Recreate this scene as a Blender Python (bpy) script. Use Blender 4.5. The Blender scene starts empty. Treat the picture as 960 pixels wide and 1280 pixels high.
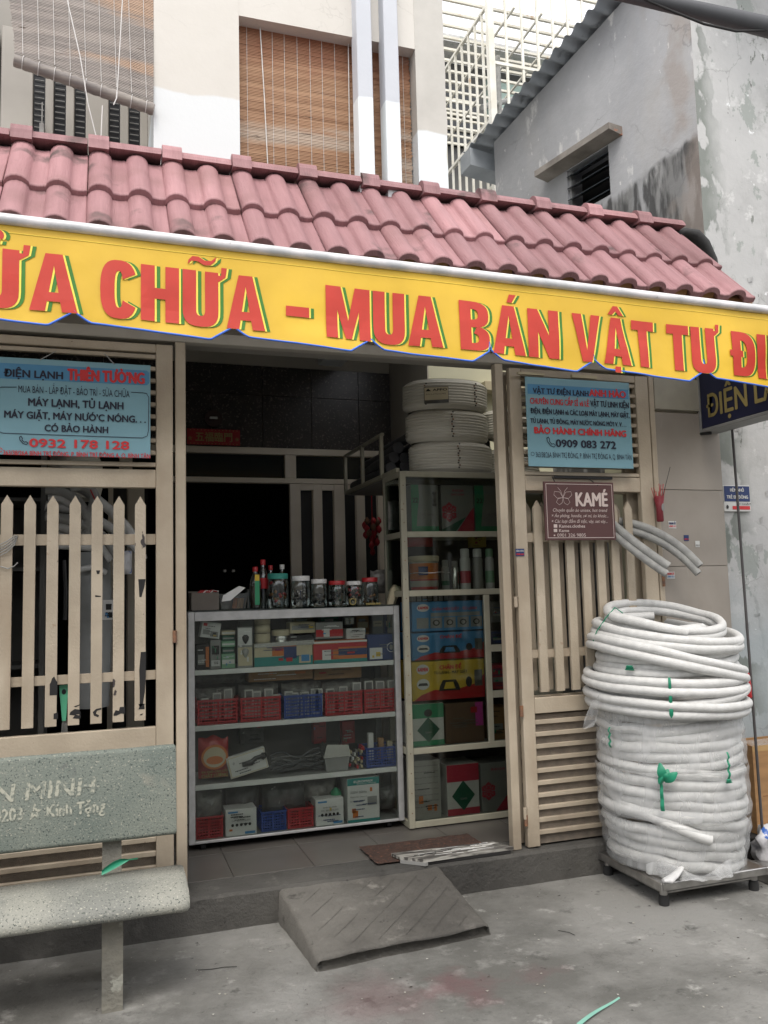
import bpy, bmesh, math, random
from mathutils import Vector, Matrix, noise
random.seed(7)
PI = math.pi; R = math.radians
S = bpy.context.scene; COL = S.collection
# ---------------------------------------------------------------- camera
FPX, CX, CY = 1050.0, 480.0, 640.0
yaw, pit, rol, CH = R(18.5), R(5.44), R(1.5), 1.5
fw = Vector((math.sin(yaw)*math.cos(pit), math.cos(yaw)*math.cos(pit), math.sin(pit)))
r0 = Vector((math.cos(yaw), -math.sin(yaw), 0)); u0 = r0.cross(fw)
CXv = r0*math.cos(rol) - u0*math.sin(rol); CYv = r0*math.sin(rol) + u0*math.cos(rol)
cam = bpy.data.objects.new('camera', bpy.data.cameras.new('camera')); COL.objects.link(cam)
cam.matrix_world = Matrix(((CXv.x, CYv.x, -fw.x, 0), (CXv.y, CYv.y, -fw.y, 0), (CXv.z, CYv.z, -fw.z, CH), (0, 0, 0, 1)))
cam.data.sensor_fit = 'VERTICAL'; cam.data.sensor_height = 36; cam.data.lens = FPX/1280*36
cam.data.clip_start = .05; cam.data.clip_end = 500
S.camera = cam
def at(px, py, Y):                       # photo pixel -> (x, z) on the vertical plane y = Y (real metres)
    d = fw*FPX + CXv*(px-CX) - CYv*(py-CY); t = Y/d.y
    return (d.x*t, CH + d.z*t)
def ax(px, py, Y): return at(px, py, Y)[0]
def az(px, py, Y): return at(px, py, Y)[1]
# ---------------------------------------------------------------- world, sun, exposure
W = bpy.data.worlds.new('World'); S.world = W; W.use_nodes = True
wn = W.node_tree; bg = wn.nodes['Background']
sky = wn.nodes.new('ShaderNodeTexSky'); sky.sky_type = 'NISHITA'; sky.sun_disc = False
SUN_EL, SUN_AZ = R(58), R(200)
sky.sun_elevation = SUN_EL; sky.sun_rotation = SUN_AZ; sky.air_density = 1; sky.dust_density = 5; sky.ozone_density = 1
mx = wn.nodes.new('ShaderNodeMix'); mx.data_type = 'RGBA'; mx.inputs[0].default_value = .72
mx.inputs[7].default_value = (9.3, 9.3, 9.35, 1)         # even overcast cloud
wn.links.new(sky.outputs[0], mx.inputs[6]); wn.links.new(mx.outputs[2], bg.inputs[0]); bg.inputs[1].default_value = .12
sun = bpy.data.objects.new('sun', bpy.data.lights.new('sun', 'SUN')); COL.objects.link(sun)
sun.data.energy = .9; sun.data.angle = R(25); sun.data.color = (1, .96, .9)
sd = Vector((math.sin(SUN_AZ)*math.cos(SUN_EL), math.cos(SUN_AZ)*math.cos(SUN_EL), math.sin(SUN_EL)))
sun.rotation_euler = sd.to_track_quat('Z', 'Y').to_euler()
S.view_settings.view_transform = 'Standard'; S.view_settings.look = 'None'; S.view_settings.exposure = 1.0; S.view_settings.gamma = 1
# ---------------------------------------------------------------- materials
def mat(name, c, c2=None, rough=.6, scale=5, fac=(.35, .65), bump=0, bscale=60, metal=0, stretch=(1, 1, 1), spots=(), spec=.5, rnd=0, world=False):
    m = bpy.data.materials.new(name); m.use_nodes = True; nt = m.node_tree; N = nt.nodes; L = nt.links; b = N['Principled BSDF']
    b.inputs['Roughness'].default_value = rough; b.inputs['Metallic'].default_value = metal; b.inputs['Specular IOR Level'].default_value = spec
    tc = N.new('ShaderNodeTexCoord'); oi = N.new('ShaderNodeObjectInfo')
    if world: geo = N.new('ShaderNodeNewGeometry'); src = geo.outputs['Position']
    else:
        ad = N.new('ShaderNodeVectorMath'); ad.operation = 'MULTIPLY_ADD'; ad.inputs[1].default_value = (1, 1, 1)
        sc = N.new('ShaderNodeMath'); sc.operation = 'MULTIPLY'; sc.inputs[1].default_value = 17; L.new(oi.outputs['Random'], sc.inputs[0])
        L.new(tc.outputs['Object'], ad.inputs[0]); L.new(sc.outputs[0], ad.inputs[2]); src = ad.outputs[0]
    def nz(sca, st, det=6, dist=0):
        mp = N.new('ShaderNodeMapping'); mp.inputs['Scale'].default_value = st; L.new(src, mp.inputs[0])
        n = N.new('ShaderNodeTexNoise'); n.inputs['Scale'].default_value = sca; n.inputs['Detail'].default_value = det+(4 if world else 0); n.inputs['Roughness'].default_value = .66 if world else .5; n.inputs['Distortion'].default_value = dist
        L.new(mp.outputs[0], n.inputs['Vector']); return n.outputs['Fac']
    def ramp(s, a, z):
        r = N.new('ShaderNodeMapRange'); r.inputs[1].default_value = a; r.inputs[2].default_value = z; L.new(s, r.inputs[0]); return r.outputs[0]
    def mixc(f, a, bcol):
        x = N.new('ShaderNodeMix'); x.data_type = 'RGBA'; L.new(f, x.inputs[0])
        if isinstance(a, tuple): x.inputs[6].default_value = (*a, 1)
        else: L.new(a, x.inputs[6])
        if isinstance(bcol, tuple): x.inputs[7].default_value = (*bcol, 1)
        else: L.new(bcol, x.inputs[7])
        return x.outputs[2]
    if c2 is None: c2 = tuple(v*.86 for v in c)
    col = mixc(ramp(nz(scale, stretch), *fac), c, c2)
    for sp in spots:                       # (colour, scale, threshold, softness, stretch)
        col = mixc(ramp(nz(sp[1], sp[4] if len(sp) > 4 else (1, 1, 1), 8), sp[2], sp[2]+sp[3]), col, sp[0])
    if rnd:
        hv = N.new('ShaderNodeHueSaturation'); r = N.new('ShaderNodeMapRange'); r.inputs[3].default_value = 1-rnd; r.inputs[4].default_value = 1+rnd
        L.new(oi.outputs['Random'], r.inputs[0]); L.new(r.outputs[0], hv.inputs['Value']); L.new(col, hv.inputs['Color']); col = hv.outputs[0]
    L.new(col, b.inputs['Base Color'])
    if bump:
        bp = N.new('ShaderNodeBump'); bp.inputs['Strength'].default_value = bump; bp.inputs['Distance'].default_value = .01
        L.new(nz(bscale, stretch, 5), bp.inputs['Height']); L.new(bp.outputs[0], b.inputs['Normal'])
    m['_b'] = 1
    return m
def flat(name, c, rough=.6, **k): return mat(name, c, tuple(v*.9 for v in c), rough, 12, **k)
def glassmat(name, tint, gloss, rough=.03):
    m = bpy.data.materials.new(name); m.use_nodes = True; nt = m.node_tree; N = nt.nodes; L = nt.links; N.clear()
    o = N.new('ShaderNodeOutputMaterial'); t = N.new('ShaderNodeBsdfTransparent'); t.inputs[0].default_value = (*tint, 1)
    g = N.new('ShaderNodeBsdfGlossy'); g.inputs['Roughness'].default_value = rough; g.inputs[0].default_value = (.9, .95, .95, 1)
    f = N.new('ShaderNodeFresnel'); f.inputs[0].default_value = 1.45
    a = N.new('ShaderNodeMath'); a.operation = 'MULTIPLY_ADD'; a.inputs[1].default_value = .75; a.inputs[2].default_value = gloss; L.new(f.outputs[0], a.inputs[0])
    s = N.new('ShaderNodeMixShader'); L.new(a.outputs[0], s.inputs[0]); L.new(t.outputs[0], s.inputs[1]); L.new(g.outputs[0], s.inputs[2]); L.new(s.outputs[0], o.inputs[0])
    return m
def filmmat(name, op, col=(.8, .82, .82), bscale=9):
    m = bpy.data.materials.new(name); m.use_nodes = True; nt = m.node_tree; N = nt.nodes; L = nt.links; N.clear()
    o = N.new('ShaderNodeOutputMaterial'); t = N.new('ShaderNodeBsdfTransparent'); p = N.new('ShaderNodeBsdfPrincipled')
    p.inputs['Base Color'].default_value = (*col, 1); p.inputs['Roughness'].default_value = .22
    tc = N.new('ShaderNodeTexCoord'); mp = N.new('ShaderNodeMapping'); mp.inputs['Scale'].default_value = (1, 1, .45); L.new(tc.outputs['Object'], mp.inputs[0])
    n = N.new('ShaderNodeTexNoise'); n.inputs['Scale'].default_value = bscale; n.inputs['Detail'].default_value = 6; n.inputs['Distortion'].default_value = 1.5; L.new(mp.outputs[0], n.inputs['Vector'])
    b = N.new('ShaderNodeBump'); b.inputs['Strength'].default_value = .6; b.inputs['Distance'].default_value = .012; L.new(n.outputs[0], b.inputs['Height']); L.new(b.outputs[0], p.inputs['Normal'])
    r = N.new('ShaderNodeMapRange'); r.inputs[1].default_value = .35; r.inputs[2].default_value = .7; r.inputs[3].default_value = op*.6; r.inputs[4].default_value = min(1, op*1.5); L.new(n.outputs[0], r.inputs[0])
    s = N.new('ShaderNodeMixShader'); L.new(r.outputs[0], s.inputs[0]); L.new(t.outputs[0], s.inputs[1]); L.new(p.outputs[0], s.inputs[2]); L.new(s.outputs[0], o.inputs[0])
    return m
M = {}
M['beige'] = mat('beige_gate_paint', (.48, .41, .315), (.39, .33, .25), .45, 5, bump=.15, bscale=90, spots=[((.09, .06, .05), 16, .745, .02), ((.33, .25, .18), 3, .6, .2, (1, 1, .4))], spec=.35)
M['beige_in'] = mat('indoor_beige_paint', (.75, .68, .56), (.66, .59, .48), .55, 4)
M['beige_old'] = mat('chipped_beige_paint', (.47, .40, .305), (.38, .32, .24), .5, 5, bump=.2, bscale=80, spots=[((.05, .04, .04), 9, .66, .01, (1, 1, .5)), ((.3, .2, .13), 25, .68, .1)])
M['mesh'] = mat('perforated_steel', (.25, .21, .165), (.18, .15, .12), .6, 20, bump=.6, bscale=300)
M['rust'] = mat('rusty_steel', (.25, .12, .06), (.12, .07, .05), .8, 30, bump=.3)
M['white_wall'] = mat('white_plaster', (.74, .75, .75), (.66, .67, .67), .8, 1.5, bump=.1, bscale=25)
M['tile_roof'] = mat('red_clay_tile', (.355, .19, .198), (.285, .148, .155), .62, 14, fac=(.3, .7), bump=.35, bscale=70, stretch=(3, .25, .25), spots=[((.10, .065, .062), 5, .60, .12), ((.44, .26, .26), 40, .7, .1), ((.24, .125, .125), 2.6, .50, .2)], rnd=.2, spec=.4)
M['wood'] = mat('eave_timber', (.3, .16, .07), (.17, .09, .045), .7, 6, stretch=(.3, 3, 3))
M['yellow'] = mat('yellow_banner_cloth', (.76, .49, .035), (.65, .41, .03), .55, 2.6, bump=.35, bscale=6, spots=[((.6, .36, .03), 3, .68, .15)])
M['yel2'] = flat('yellow_outline_print', (.93, .74, .1)); M['red'] = flat('red_print', (.54, .04, .022)); M['green'] = flat('green_print', (.04, .2, .02))
M['bluehem'] = flat('blue_hem', (.05, .17, .7)); M['whitepole'] = mat('white_roller_paint', (.76, .73, .74), (.5, .51, .52), .35, 9, spots=[((.25, .25, .25), 14, .68, .08)])
M['concrete'] = None
M['black'] = flat('black_paint', (.012, .012, .013), .4); M['dark'] = flat('dark_interior', (.016, .015, .015), .8)
M['rubber'] = flat('black_rubber', (.02, .02, .02), .8)
M['steel'] = mat('stainless_steel', (.5, .49, .47), (.3, .29, .28), .28, 15, metal=.9)
M['alu'] = mat('aluminium_frame', (.46, .465, .46), (.38, .385, .38), .35, 20, metal=.35)
M['hose'] = mat('white_foam_hose', (.60, .60, .585), (.52, .52, .505), .55, 30, bump=.25, bscale=160)
M['hosegrey'] = mat('grey_foam_hose', (.33, .33, .31), (.25, .25, .24), .6, 20, bump=.25, bscale=150)
M['foamblack'] = mat('black_foam_tube', (.05, .052, .056), (.09, .092, .098), .7, 9)
M['woven'] = mat('cream_woven_wrap', (.60, .58, .50), (.50, .48, .41), .6, 12, bump=.4, bscale=60, stretch=(.3, .3, 3))
M['film'] = filmmat('clear_plastic_wrap', .34, (.62, .63, .63), 7); M['film2'] = filmmat('clear_bag', .3, (.6, .62, .6), 25)
M['glass'] = glassmat('clear_glass', (.88, .90, .88), .0); M['glass2'] = glassmat('dimming_cabinet_glass', (.82, .84, .81), .012, .08); M['glassdark'] = glassmat('green_edge_glass', (.45, .52, .5), .05)  # second glass is tinted darker to dim the stock in the tall cabinet
M['jar'] = glassmat('jar_plastic', (.75, .76, .74), .05, .12)
M['greenstr'] = flat('green_string', (.01, .22, .12), .5); M['mint'] = flat('mint_plastic', (.12, .5, .3), .4)
M['carton'] = mat('brown_cardboard', (.34, .19, .08), (.27, .15, .065), .8, 8, stretch=(1, 1, 5)); M['tape'] = flat('clear_brown_tape', (.42, .27, .12), .25)
M['signblue'] = mat('pale_blue_sign_vinyl', (.19, .36, .43), (.165, .32, .385), .45, 3); M['signband'] = flat('blue_sign_band', (.07, .24, .42)); M['ink'] = flat('navy_ink', (.012, .014, .035))
M['inkred'] = flat('red_ink', (.58, .03, .035)); M['inkblack'] = flat('black_ink', (.01, .01, .01)); M['inkwhite'] = flat('white_ink', (.68, .68, .66)); M['brownsign'] = mat('maroon_sign_board', (.09, .035, .033), (.075, .03, .028), .5, 4)
M['cream_ink'] = flat('cream_ink', (.6, .5, .46)); M['navy'] = mat('navy_sign_face', (.012, .016, .055), (.01, .012, .04), .35, 3); M['gold'] = flat('dull_gold_letters', (.33, .26, .09))
M['whitep'] = flat('white_card', (.6, .6, .58)); M['redp'] = flat('red_plastic', (.42, .02, .025), .4); M['bluep'] = flat('blue_plastic', (.02, .06, .28), .4); M['greenp'] = flat('green_card', (.03, .26, .12)); M['pinkp'] = flat('crimson_card', (.45, .03, .06)); M['pink'] = flat('magenta_card', (.5, .05, .3))
M['orangep'] = flat('orange_card', (.55, .16, .03)); M['yellowp'] = flat('yellow_card', (.6, .42, .04)); M['tealp'] = flat('teal_card', (.02, .22, .2)); M['skyp'] = flat('sky_blue_card', (.05, .22, .45)); M['navyp'] = flat('navy_card', (.015, .035, .13)); M['greyp'] = flat('grey_card', (.25, .25, .24)); M['lgreen'] = flat('pale_green_card', (.2, .4, .25)); M['cream'] = flat('cream_card', (.5, .44, .3)); M['darkgreenp'] = flat('dark_green_print', (.01, .09, .05))
M['tinfoil'] = flat('foil', (.6, .6, .58), .22, metal=.9); M['clearp'] = glassmat('clear_plastic_box', (.7, .72, .7), .08, .15)
# ---------------------------------------------------------------- helpers
class MB:
    def __init__(s): s.v = []; s.f = []; s.sm = []
    def add(s, vs, fs, smooth=False):
        o = len(s.v); s.v += [Vector(p) for p in vs]; s.f += [tuple(i+o for i in f) for f in fs]; s.sm += [smooth]*len(fs); return s
    def box(s, x0, x1, y0, y1, z0, z1, c=0, M4=None):
        if x0 > x1: x0, x1 = x1, x0
        if y0 > y1: y0, y1 = y1, y0
        if z0 > z1: z0, z1 = z1, z0
        c = min(c, (x1-x0)*.45, (y1-y0)*.45, (z1-z0)*.45)
        if c <= 0:
            v = [(x0, y0, z0), (x1, y0, z0), (x1, y1, z0), (x0, y1, z0), (x0, y0, z1), (x1, y0, z1), (x1, y1, z1), (x0, y1, z1)]
            f = [(0, 3, 2, 1), (4, 5, 6, 7), (0, 1, 5, 4), (1, 2, 6, 5), (2, 3, 7, 6), (3, 0, 4, 7)]
        else:
            v = []; idx = {}
            for ix, X in enumerate((x0, x1)):
                for iy, Y in enumerate((y0, y1)):
                    for iz, Z in enumerate((z0, z1)):
                        dx = c if ix == 0 else -c; dy = c if iy == 0 else -c; dz = c if iz == 0 else -c
                        for k, p in enumerate(((X, Y+dy, Z+dz), (X+dx, Y, Z+dz), (X+dx, Y+dy, Z))):
                            idx[(ix, iy, iz, k)] = len(v); v.append(p)
            f = []
            for a in (0, 1):
                f.append([idx[(a, *p, 0)] for p in ((0, 0), (1, 0), (1, 1), (0, 1))]); f.append([idx[(p[0], a, p[1], 1)] for p in ((0, 0), (1, 0), (1, 1), (0, 1))]); f.append([idx[(*p, a, 2)] for p in ((0, 0), (1, 0), (1, 1), (0, 1))])
            for a in (0, 1):
                for b in (0, 1):
                    f.append([idx[(0, a, b, 1)], idx[(1, a, b, 1)], idx[(1, a, b, 2)], idx[(0, a, b, 2)]])
                    f.append([idx[(a, 0, b, 0)], idx[(a, 1, b, 0)], idx[(a, 1, b, 2)], idx[(a, 0, b, 2)]])
                    f.append([idx[(a, b, 0, 0)], idx[(a, b, 1, 0)], idx[(a, b, 1, 1)], idx[(a, b, 0, 1)]])
                    for d in (0, 1): f.append([idx[(a, b, d, k)] for k in range(3)])
            cen = Vector(((x0+x1)/2, (y0+y1)/2, (z0+z1)/2)); g = []
            for q in f:
                P = [Vector(v[i]) for i in q]; n = (P[1]-P[0]).cross(P[2]-P[0]); m = sum(P, Vector())/len(P)-cen
                g.append(tuple(q) if n.dot(m) > 0 else tuple(reversed(q)))
            f = g
        if M4 is not None: v = [M4 @ Vector(p) for p in v]
        return s.add(v, f)
    def tube(s, pts, r, n=10, closed=False, caps=True, flatten=1):
        pts = [Vector(p) for p in pts]; k = len(pts); rs = r if isinstance(r, (list, tuple)) else [r]*k
        vs = []; fs = []; up = None
        for i, p in enumerate(pts):
            a = pts[(i-1) % k] if (closed or i > 0) else p; b = pts[(i+1) % k] if (closed or i < k-1) else p
            t = (b-a).normalized()
            if up is None: up = Vector((0, 0, 1)) if abs(t.z) < .9 else Vector((1, 0, 0))
            x = t.cross(up);
            if x.length < 1e-5: x = t.cross(Vector((1, .1, 0)))
            x.normalize(); y = x.cross(t).normalized(); up = y
            for j in range(n):
                q = 2*PI*j/n; vs.append(p + x*math.cos(q)*rs[i] + y*math.sin(q)*rs[i]*flatten)
        for i in range(k if closed else k-1):
            for j in range(n):
                a = i*n+j; b = i*n+(j+1) % n; c = ((i+1) % k)*n+(j+1) % n; d = ((i+1) % k)*n+j; fs.append((a, b, c, d))
        s.add(vs, fs, True)
        if caps and not closed:
            s.add(vs[:n], [tuple(reversed(range(n)))]); s.add(vs[-n:], [tuple(range(n))])
        return s
    def lathe(s, cx, cy, prof, n=24, smooth=True, sq=1):
        vs = []; fs = []
        for (r, z) in prof:
            for j in range(n): vs.append((cx+r*math.cos(2*PI*j/n), cy+r*math.sin(2*PI*j/n)*sq, z))
        for i in range(len(prof)-1):
            for j in range(n): fs.append((i*n+j, i*n+(j+1) % n, (i+1)*n+(j+1) % n, (i+1)*n+j))
        s.add(vs, fs, smooth); s.add(vs[:n], [tuple(reversed(range(n)))]); s.add(vs[-n:], [tuple(range(n))]); return s
    def prism(s, poly, y0, y1, axis='y', M4=None):     # poly in (x,z) extruded along y, or (y,z) along x, or (x,y) along z
        mp = {'y': lambda a, b, t: (a, t, b), 'x': lambda a, b, t: (t, a, b), 'z': lambda a, b, t: (a, b, t)}[axis]
        n = len(poly); v = [mp(a, b, y0) for a, b in poly]+[mp(a, b, y1) for a, b in poly]
        f = [tuple(range(n)), tuple(reversed(range(n, 2*n)))]+[(i, i+n, (i+1) % n+n, (i+1) % n) for i in range(n)]
        bmx = bmesh.new(); bv = [bmx.verts.new(p) for p in v]
        for q in f: bmx.faces.new([bv[i] for i in q])
        bmesh.ops.recalc_face_normals(bmx, faces=bmx.faces); fs = [tuple(x.index for x in q.verts) for q in bmx.faces] if False else None
        bmx.verts.index_update(); fs = [tuple(x.index for x in q.verts) for q in bmx.faces]; bmx.free()
        if M4 is not None: v = [M4 @ Vector(p) for p in v]
        return s.add(v, fs)
    def xf(s, M4): s.v = [M4 @ p for p in s.v]; return s
    def build(s, name, m, parent=None, local=False, label=None, kind=None):
        off = Vector()
        if parent is not None and not local:
            p = parent
            while p is not None: off += p.location; p = p.parent
        me = bpy.data.meshes.new(name); me.from_pydata([tuple(p-off) for p in s.v], [], s.f); me.validate()
        me.polygons.foreach_set('use_smooth', s.sm[:len(me.polygons)] if len(s.sm) >= len(me.polygons) else [False]*len(me.polygons))
        me.materials.append(M[m] if isinstance(m, str) else m)
        o = bpy.data.objects.new(name, me); COL.objects.link(o)
        if parent is not None: o.parent = parent
        if label: o['label'] = label
        if kind: o['kind'] = kind
        return o
def tag(o, label, cat, group=None):
    o['label'] = label; o['category'] = cat
    if group: o['group'] = group
    return o
def thing(name, label, cat, loc=(0, 0, 0), rz=0, group=None):
    o = bpy.data.objects.new(name, None); COL.objects.link(o); o.location = loc; o.rotation_euler = (0, 0, rz); o.empty_display_size = .1
    return tag(o, label, cat, group)
def structure(name, loc=(0, 0, 0)):
    o = bpy.data.objects.new(name, None); COL.objects.link(o); o.location = loc; o['kind'] = 'structure'; return o
def copy_tree(o, parent=None):
    c = o.copy(); COL.objects.link(c)
    if parent is not None: c.parent = parent
    for ch in list(o.children): copy_tree(ch, c)
    return c
def BX(*a, c=0): return MB().box(*a, c=c)
_tc = {}
def textmesh(s, bold, sub=0, font_space=1.0):
    key = (s, bold, sub)
    if key in _tc: return _tc[key]
    cu = bpy.data.curves.new('t', 'FONT'); cu.body = s; cu.size = 1; cu.offset = bold; cu.resolution_u = 3; cu.space_character = font_space
    ob = bpy.data.objects.new('t', cu); COL.objects.link(ob); bpy.context.view_layer.update()
    me = bpy.data.meshes.new_from_object(ob.evaluated_get(bpy.context.evaluated_depsgraph_get()))
    if sub:
        bmx = bmesh.new(); bmx.from_mesh(me); xs = [v.co.x for v in bmx.verts]; x = min(xs)+sub
        while x < max(xs):
            bmesh.ops.bisect_plane(bmx, geom=bmx.verts[:]+bmx.edges[:]+bmx.faces[:], plane_co=(x, 0, 0), plane_no=(1, 0, 0)); x += sub
        bmx.to_mesh(me); bmx.free()
    vs = [v.co.copy() for v in me.vertices]; fs = [tuple(p.vertices) for p in me.polygons]
    bpy.data.objects.remove(ob); bpy.data.curves.remove(cu); bpy.data.meshes.remove(me)
    _tc[key] = (vs, fs); return _tc[key]
_t = textmesh('H', 0); CAPH = max(v.y for v in _t[0])
def text(s, m, parent, x, z, y, h, w=None, bold=0, align='L', fn=None, dn=(0, -1, 0), slope=0, name='lettering', sub=0, build=True, wy=None, ital=0):
    s = s.replace('Ớ', 'Ó’').replace('Ờ', 'Ò’')      # the built-in font fills these two horned letters solid
    vs, fs = textmesh(s, 0, sub); k = h/CAPH
    x0 = min(v.x for v in vs); x1 = max(v.x for v in vs); kx = (w/(x1-x0)) if w else k
    W_ = (x1-x0)*kx; ox = {'L': 0, 'C': -W_/2, 'R': -W_}[align]
    mb = MB(); bx, bz = bold*k*1.1, bold*k*.7          # bold = over-struck prints a hair apart, like thick ink
    st = ((0, 0), (-bx, 0), (bx, 0), (0, bz), (0, -bz)) if bold >= .015 else ((0, 0),)
    for i, (sx_, sz_) in enumerate(st):
        out = []
        for v in vs:
            u = (v.x-x0)*kx+ox+v.y*k*ital+sx_; q = v.y*k+slope*u+sz_
            if fn: p = Vector(fn(x+u, z+q)); p += Vector(dn)*(i*.00015); out.append(p)
            else: out.append((x+u, y-i*.00015, z+q))
        mb.add(out, fs)
    return mb.build(name, m, parent) if build else mb
def tie(pts, r, m, parent, name='cord'): return MB().tube(pts, r, 6).build(name, m, parent)
def arc(cx, cz, r, a0, a1, n=12): return [(cx+r*math.cos(R(a0+(a1-a0)*i/n)), cz+r*math.sin(R(a0+(a1-a0)*i/n))) for i in range(n+1)]
def ribbon_poly(pts, w):                # flat stroke polygon in 2-D
    L_, R_ = [], []
    for i, p in enumerate(pts):
        a = pts[max(0, i-1)]; b = pts[min(len(pts)-1, i+1)]; dx, dz = b[0]-a[0], b[1]-a[1]; l = math.hypot(dx, dz) or 1
        L_.append((p[0]-dz/l*w/2, p[1]+dx/l*w/2)); R_.append((p[0]+dz/l*w/2, p[1]-dx/l*w/2))
    return L_, R_
def stroke(pts, w, y, m, parent, name='line', close=False):
    if close: pts = list(pts)+[pts[0], pts[1]]
    A, B = ribbon_poly(pts, w); v = [(p[0], y, p[1]) for p in A]+[(p[0], y, p[1]) for p in B]; n = len(A)
    return MB().add(v, [(i, i+n, i+n+1, i+1) for i in range(n-1)]).build(name, m, parent)
def disc(cx, cz, rx, rz, y, m, parent, name='printed_disc', n=20):
    return MB().add([(cx+rx*math.cos(2*PI*i/n), y, cz+rz*math.sin(2*PI*i/n)) for i in range(n)], [tuple(range(n))]).build(name, m, parent)
def quad(pts, y, m, parent, name='printed_area'):
    return MB().add([(p[0], y, p[1]) for p in pts], [tuple(range(len(pts)))]).build(name, m, parent)
# heavy condensed capitals for the banner, drawn as non-overlapping polygons in a box 1 high
def _arc(cx, cy, rx, ry, sx, sy, a0, a1, n=14, e=2.7):
    out = []
    def P(a, x, y): c, s = math.cos(a), math.sin(a); return (cx+x*math.copysign(abs(c)**(2/e), c), cy+y*math.copysign(abs(s)**(2/e), s))
    for i in range(n):
        a, b = R(a0+(a1-a0)*i/n), R(a0+(a1-a0)*(i+1)/n); out.append([P(a, rx, ry), P(b, rx, ry), P(b, rx-sx, ry-sy), P(a, rx-sx, ry-sy)])
    return out
def glyph(c):
    s, t = .285, .195
    if c in 'UƯỬỮ':
        w = .76; g = [[(0, .3), (s, .3), (s, 1), (0, 1)], [(w-s, .3), (w, .3), (w, 1), (w-s, 1)]]+_arc(w/2, .3, w/2, .32, s, .20, 180, 360)
        if c != 'U': g += [[(w, .83), (w+.07, .87), (w+.06, .95), (w, .95)], [(w+.07, .87), (w+.16, .93), (w+.19, 1.10), (w+.07, 1.10), (w+.06, .95)]]
        if c == 'Ử': g += _arc(w/2, 1.22, .12, .10, .075, .055, -50, 160, 8, 2)+[[(w/2-.03, 1.07), (w/2+.05, 1.07), (w/2+.06, 1.135), (w/2-.03, 1.12)]]
        if c == 'Ữ':
            p = [(w*.14, 1.10), (w*.25, 1.17), (w*.42, 1.17), (w*.6, 1.11), (w*.78, 1.12), (w*.92, 1.20)]
            g += [[(a[0], a[1]), (b[0], b[1]), (b[0]+.02, b[1]+.085), (a[0]+.02, a[1]+.085)] for a, b in zip(p, p[1:])]
        return g, w+(.10 if c != 'U' else 0)
    if c == 'C': w = .74; return _arc(w/2, .5, w/2, .52, s, t, 28, 332, 26), w
    if c in 'AÁẬ':
        w = .84; m = w/2; ia = lambda y: s*.96+(m-s*.96)*(y/.80)
        L_ = [(0, 0), (s*.96, 0), (m, .80), (m, 1), (m-.15, 1)]; Rr = [(w-x, y) for x, y in L_][::-1]
        # legs clipped around the crossbar (bar lies strictly between the inner edges)
        g = [L_, Rr, [(ia(.17), .17), (w-ia(.17), .17), (w-ia(.33), .33), (ia(.33), .33)]]
        if c == 'Á': g += [[(m-.03, 1.07), (m+.10, 1.07), (m+.22, 1.24), (m+.04, 1.24)]]
        if c == 'Ậ': g += [[(m-.24, 1.06), (m-.10, 1.06), (m, 1.14), (m, 1.25), (m-.07, 1.25)], [(m+.24, 1.06), (m+.07, 1.25), (m, 1.25), (m, 1.14), (m+.10, 1.06)], [(m-.09, -.17), (m+.09, -.17), (m+.09, -.045), (m-.09, -.045)]]
        return g, w
    if c == 'H': w = .79; return [[(0, 0), (s, 0), (s, 1), (0, 1)], [(w-s, 0), (w, 0), (w, 1), (w-s, 1)], [(s, .41), (w-s, .41), (w-s, .60), (s, .60)]], w
    if c == 'N': w = .80; q = .26; return [[(0, 0), (q, 0), (q, 1), (0, 1)], [(w-q, 0), (w, 0), (w, 1), (w-q, 1)], [(q, .53), (w-q, 0), (w-q, .47), (q, 1)]], w
    if c == 'M': w = 1.04; q = .265; m = w/2; return [[(0, 0), (q, 0), (q, 1), (0, 1)], [(w-q, 0), (w, 0), (w, 1), (w-q, 1)], [(q, .55), (m-.07, 0), (m, 0), (m, .36), (q+.09, 1), (q, 1)], [(m, 0), (m+.07, 0), (w-q, .55), (w-q, 1), (w-q-.09, 1), (m, .36)]], w
    if c == 'B': w = .75; b = .30; return [[(0, 0), (s, 0), (s, 1), (0, 1)]]+_arc(s, .735, w-s-.02, .265, .265, .155, 90, -90, 12)+_arc(s, .25, w-s, .25, .275, .15, 78, -90, 12), w
    if c in 'DĐ':
        w = .78; g = [[(0, 0), (s, 0), (s, 1), (0, 1)]]+_arc(s, .5, w-s, .5, s, t, 90, -90, 18)
        if c == 'Đ': g += [[(-.09, .43), (0, .43), (0, .57), (-.09, .57)], [(s, .43), (s+.07, .43), (s+.07, .57), (s, .57)]]
        return g, w
    if c == 'V': w = .84; m = w/2; L_ = [(0, 1), (m-.14, 0), (m, 0), (m, .24), (s*.97, 1)]; return [L_, [(w-x, y) for x, y in L_][::-1]], w
    if c == 'T': w = .70; m = w/2; return [[(0, .80), (w, .80), (w, 1), (0, 1)], [(m-s/2, 0), (m+s/2, 0), (m+s/2, .80), (m-s/2, .80)]], w
    if c == 'I': return [[(0, 0), (s, 0), (s, 1), (0, 1)]], s
    if c in 'EỆ':
        w = .56; g = [[(0, 0), (s, 0), (s, 1), (0, 1)]]+[[(s, a), (w, a), (w, b), (s, b)] for a, b in ((0, .19), (.41, .59), (.81, 1))]; m = w/2
        if c == 'Ệ': g += [[(m-.24, 1.06), (m-.10, 1.06), (m, 1.14), (m, 1.25), (m-.07, 1.25)], [(m+.24, 1.06), (m+.07, 1.25), (m, 1.25), (m, 1.14), (m+.10, 1.06)], [(m-.09, -.17), (m+.09, -.17), (m+.09, -.045), (m-.09, -.045)]]
        return g, w
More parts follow.
